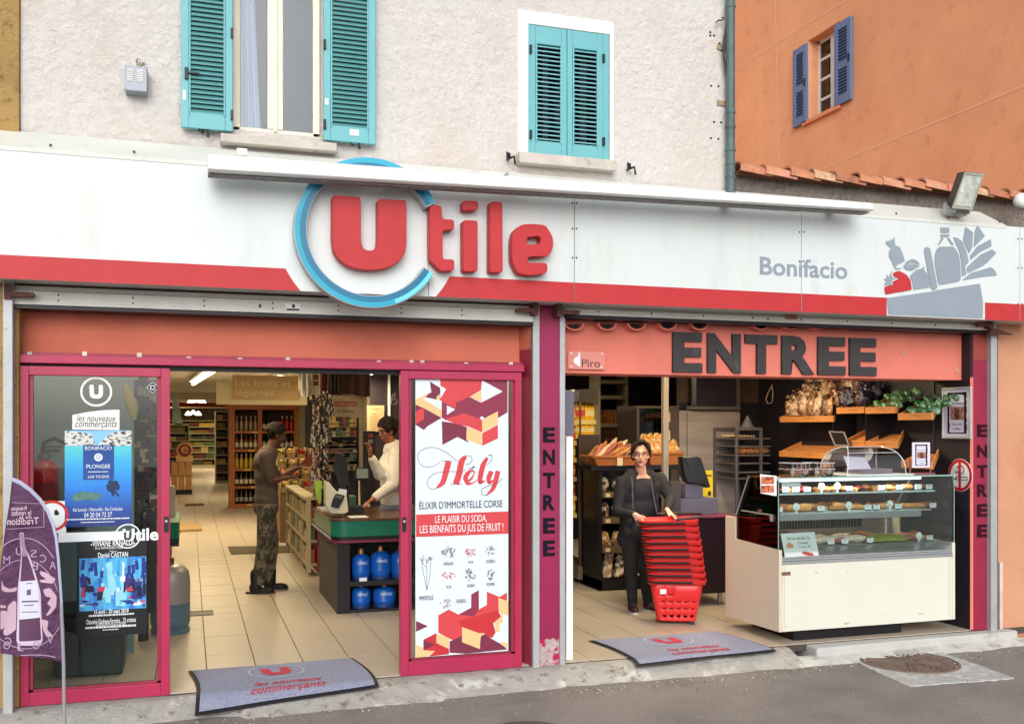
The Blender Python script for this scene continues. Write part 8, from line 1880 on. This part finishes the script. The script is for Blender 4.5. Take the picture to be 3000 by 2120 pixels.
J+=[('e',tuple(nk+Vector((0,.09,-.2-.14*k))),(.15,.05,.12))for k in range(3)]
J+=[('c',tuple(nk+Vector((-.06,.03,.0))),tuple(nk+Vector((.06,.03,.0))),.035,.035)]
J+=[('c',tuple(hp_c+Vector((-.13,.02,-.05))),tuple(hem+Vector((-.10,.02,.05))),.068,.062),('c',tuple(hp_c+Vector((.12,.04,-.03))),tuple(hp_c+Vector((.13,.04,-.10))),.07,.065)]
for a_,b_,c_ in((shR,elR,wrR),(shL,elL,wrL)):
 J.append(('c',tuple(a_),tuple(b_),.060,.050));J.append(('c',tuple(b_),tuple(b_.lerp(c_,.88)),.050,.038))
blob('jacket',J,.010,JK,wm,8)
TP=flat('zip_tape_grey',96,96,112,.6)
for sgn,pts in((-1,[(1850,1395),(1852,1410),(1853,1440),(1855,1490)]),(1,[(1906,1392),(1909,1420),(1916,1460),(1924,1500)])):
 MB().tube([tuple(wp(a_,b_,-.135))for a_,b_ in pts],.005,6).build('zip_edge',TP,wm,smooth=True)
q=wp(1926,1421,-.125);MB().tube([tuple(q),tuple(q+Vector((.015,0,.012))),tuple(q+Vector((.028,0,-.004)))],.003,5).build('emblem',flat('emblem_pink',130,30,70,.5),wm)
L_4=[]
for a_,b_,hx in((kR,anR,-.075),(kL,anL,.06)):
 h_=hp_c+Vector((hx,0,-.04));L_4+=[('c',tuple(h_),tuple(a_),.086,.062),('c',tuple(a_),tuple(b_+Vector((0,0,.02))),.060,.047)]
L_4 .append(('e',tuple(hp_c),(.15,.11,.11)));blob('trousers',L_4,.011,TR,wm,6)
SHM=flat('shoe_maroon',56,26,42,.6,.2);SHS=flat('shoe_sole',200,194,196,.5)
def shoe(c,ang,parent,mat,sole,L=.25,h=.07,w_=.045):
 d=Vector((math.sin(ang),-math.cos(ang),0));n=Vector((d.y,-d.x,0));c=Vector(c);m=MB();q=Matrix.Rotation(-math.atan2(d.x,-d.y)*-1,3,'Z').to_quaternion()
 P_=[('e',tuple(c+Vector((0,0,.045))),(w_,.05,h*.75),q),('e',tuple(c+d*L*.30+Vector((0,0,.032))),(w_*.95,L*.32,.034),q),('e',tuple(c-d*.03+Vector((0,0,.06))),(w_*.8,.042,.055),q)]
 blob('shoe',P_,.007,mat,parent,2)
 pl_=[(c+d*(L*.13+L*.5*math.sin(a_*.314))+n*(w_*(1.0+.05*math.sin(a_*.314))*math.cos(a_*.314)))for a_ in range(20)]
 MB().prismz([(p.x,p.y)for p in pl_],.002,.022).build('sole',sole,parent,bevel=.004)
shoe((anR.x-.005,anR.y-.01,0),R(-14),wm,SHM,SHS);shoe((anL.x+.01,anL.y-.01,0),R(20),wm,SHM,SHS)
# man in grey t-shirt and camouflage trousers, in profile
mf=G(765,1733,0);my=mf.y;print('man',mf)
mn=thing('person','man in brown grey t-shirt and camouflage trousers standing at the checkout rack','person',(mf.x,my,0))
def mp(px,py,dy=0.):return Vector(W3(px,py,my+dy))
HC=mp(812,1274,.0);face=Vector((.93,.05,-.34));s=.98;P=[];pt,rot=head(P,HC,face,s)
nk=mp(795,1312);P.append(('c',tuple(HC+Vector((-.02,0,-.05))),tuple(nk+Vector((-.01,0,-.03))),.052,.06))
sh=mp(775,1335);sN,sF=sh+Vector((0,-.17,0)),sh+Vector((.01,.17,.0))
eN,eF=mp(782,1400,-.20),mp(812,1405,.18);wN,wF=mp(856,1378,-.12),mp(884,1358,.10)
eN=mp(792,1408,-.19);wN=mp(842,1398,-.15);wF=mp(868,1372,.08)
for a_,b_,c_ in((sN,eN,wN),(sF,eF,wF)):P.append(('c',tuple(a_),tuple(b_),.052,.04));P.append(('c',tuple(b_),tuple(c_),.038,.026))
hp2=mp(780,1478);P.append(('e',tuple((sh+hp2)/2),(.09,.14,.26)));P.append(('e',tuple(hp2),(.10,.14,.10)))
aN,aF=mp(757,1708,-.10),mp(786,1700,.12);kN,kF=mp(775,1592,-.10),mp(795,1590,.11)
for a_,b_,hy in((kN,aN,-.09),(kF,aF,.09)):h_=hp2+Vector((0,hy,-.06));P.append(('c',tuple(h_),tuple(a_),.09,.062));P.append(('c',tuple(a_),tuple(b_),.06,.042))
hand(P,wN,(1,.2,.1),(0,.3,1),.4);hand(P,wF,(1,-.3,.3),(0,-.3,-1),.3)
blob('body',P,.009,SK2,mn,2);face_bits(pt,rot,mn,s,SK2,(110,60,54))
blob('hair',hairlocks(pt,260,9,s,zmin=-.01,rad=.013)+[('e',pt(0,-.03,.045),(.083,.094,.088),rot),('e',pt(0,-.05,.0),(.07,.06,.06),rot)],.008,HAIR,mn,1)
TSH=M('tshirt_taupe',lin(86,73,66),.9,.08,vs=5,bump=.5,bs=10,bd=.02)
Q_=[('e',tuple(sh+Vector((0,0,-.06))),(.115,.20,.13)),('e',tuple(sh+Vector((.01,0,-.20))),(.115,.175,.18)),('e',tuple(sh+Vector((.02,0,-.34))),(.118,.17,.17)),('e',tuple(hp2+Vector((0,0,.06))),(.125,.17,.14)),('c',tuple(nk+Vector((-.02,0,-.035))),tuple(nk+Vector((-.03,0,-.06))),.075,.10)]
for a_,b_ in((sN,eN),(sF,eF)):Q_+=[('c',tuple(a_),tuple(a_.lerp(b_,.78)),.074,.064)]
blob('tshirt',Q_,.012,TSH,mn,14)
CAMO=M('camouflage',(.14,.115,.075),.9,.15,vs=12,bump=.6,bs=18,bd=.02,col2=(.035,.035,.028),thr=(.5,.53),vs2=9,col3=(.17,.125,.085),thr3=(.58,.61),vs3=11)
L_4=[('e',tuple(hp2+Vector((0,0,-.02))),(.128,.17,.13))]
for a_,b_,hy in((kN,aN,-.09),(kF,aF,.09)):
 h_=hp2+Vector((0,hy,-.06));L_4+=[('c',tuple(h_),tuple(a_),.100,.080),('c',tuple(a_),tuple(b_+Vector((0,0,.02))),.078,.064),('e',tuple(a_+Vector((.0,(-.05 if hy<0 else .05),.10))),(.075,.06,.09))]
blob('trousers',L_4,.012,CAMO,mn,8)
BT=flat('boot_black',24,22,22,.6,.2)
def boot(a,ang):
 c=Vector((a.x,a.y,0));d=Vector((math.sin(ang),-math.cos(ang),0));shoe(c,ang,mn,BT,BT,L=.29,h=.09,w_=.05);blob('boot_shaft',[('c',tuple(c+Vector((0,0,.07))),tuple(c+Vector((.0,0,.2))),.058,.062)],.01,BT,mn,2)
boot(aN+Vector((-.02,0,0)),R(80));boot(aF+Vector((.02,0,0)),R(86))
o=MB();q=wF+Vector((.09,0,.01));o.box(q.x-.04,q.x+.06,q.y-.09,q.y+.03,q.z-.0,q.z+.012);o.build('leaflet',flat('leaflet_tan',190,140,90,.6),label='small tan packet held out in the hands of the man in camouflage',cat='packet',loc=tuple(q),bevel=.002)
# man in white shirt behind the checkout
cy_=yF+.95;mw=thing('person','man with dark curly hair in a white shirt at the checkout, raising his hand','person',(W(1150,1600,cy_)[0],cy_,0))
def cp(px,py,dy=0.):return Vector(W3(px,py,cy_+dy))
HC=cp(1133,1262);face=Vector((-.86,-.40,-.26));s=.96;P=[];pt,rot=head(P,HC,face,s)
nk=cp(1150,1300,.02);P.append(('c',tuple(HC+Vector((.02,0,-.05))),tuple(nk+Vector((.0,0,-.04))),.05,.06))
shN=cp(1158,1336,-.10);shF=cp(1146,1330,.20);eA=cp(1112,1388,-.22);wA=cp(1086,1334,-.30);eB=cp(1150,1420,-.28);wB=cp(1092,1462,-.42)
P+=[('c',tuple(shF),tuple(eA),.05,.04),('c',tuple(eA),tuple(wA),.038,.026),('c',tuple(shN),tuple(eB),.05,.04),('c',tuple(eB),tuple(wB),.038,.027)]
tb_=cp(1162,1440);P+=[('e',tuple(cp(1158,1380)),(.16,.13,.25)),('e',tuple(cp(1158,1470)),(.15,.13,.2))]
for hx in(-.08,.08):P+=[('c',(tb_.x+hx,cy_,.80),(tb_.x+hx,cy_,.45),.09,.06),('c',(tb_.x+hx,cy_,.45),(tb_.x+hx,cy_,.09),.058,.042),('e',(tb_.x+hx,cy_-.05,.04),(.045,.12,.04))]
hand(P,wA,(-.15,-.1,1),(-.9,-.3,0),.9,side=-1);hand(P,wB,(-.7,-.55,-.35),(0,-.3,-1),.5)
blob('body',P,.009,SK3,mw,2);face_bits(pt,rot,mw,s,SK3,(120,66,58))
rr5=random.Random(4);CU=[('e',pt(0,-.03,.045),(.085,.096,.09),rot),('e',pt(0,-.05,.0),(.075,.066,.07),rot)]
for i in range(150):
 a_=rr5 .uniform(0,6.28);ph=rr5 .uniform(0,1.9);x,y,z=.088*math.sin(ph)*math.cos(a_),.10*math.sin(ph)*math.sin(a_)-.03,.095*math.cos(ph)+.04
 if y>.05 and z<.07:continue
 CU.append(('e',pt(x,y,z),(.020,.020,.020)))
blob('hair',CU,.007,HAIR,mw,1)
SHW=M('shirt_white',(.70,.67,.62),.85,.05,vs=5,bump=.7,bs=9,bd=.03)
Q_=[('e',tuple(cp(1156,1362)),(.17,.15,.15)),('e',tuple(cp(1160,1410)),(.165,.145,.2)),('e',tuple(cp(1160,1460)),(.165,.145,.16)),('c',tuple(nk+Vector((.01,0,-.03))),tuple(nk+Vector((.02,0,-.07))),.075,.12),('c',tuple(shF),tuple(eA),.075,.064),('c',tuple(eA),tuple(eA.lerp(wA,.82)),.062,.044),('c',tuple(shN),tuple(eB),.078,.066),('c',tuple(eB),tuple(eB.lerp(wB,.84)),.064,.046)]
blob('shirt',Q_,.011,SHW,mw,9)
co_=[nk+Vector((-.055,-.04,-.0)),nk+Vector((-.06,-.07,-.05)),nk+Vector((.03,-.10,-.045)),nk+Vector((.06,-.04,.0))]
MB().tube([tuple(v)for v in co_],.016,6).build('collar',SHW,mw,smooth=True)
Q_=[]
for hx in(-.08,.08):Q_+=[('c',(tb_.x+hx,cy_,.84),(tb_.x+hx,cy_,.45),.105,.08),('c',(tb_.x+hx,cy_,.45),(tb_.x+hx,cy_,.10),.075,.065)]
Q_.append(('e',(tb_.x,cy_,.86),(.17,.15,.1)));blob('trousers',Q_,.014,flat('jeans_grey',110,120,130,.8,.1),mw,2)
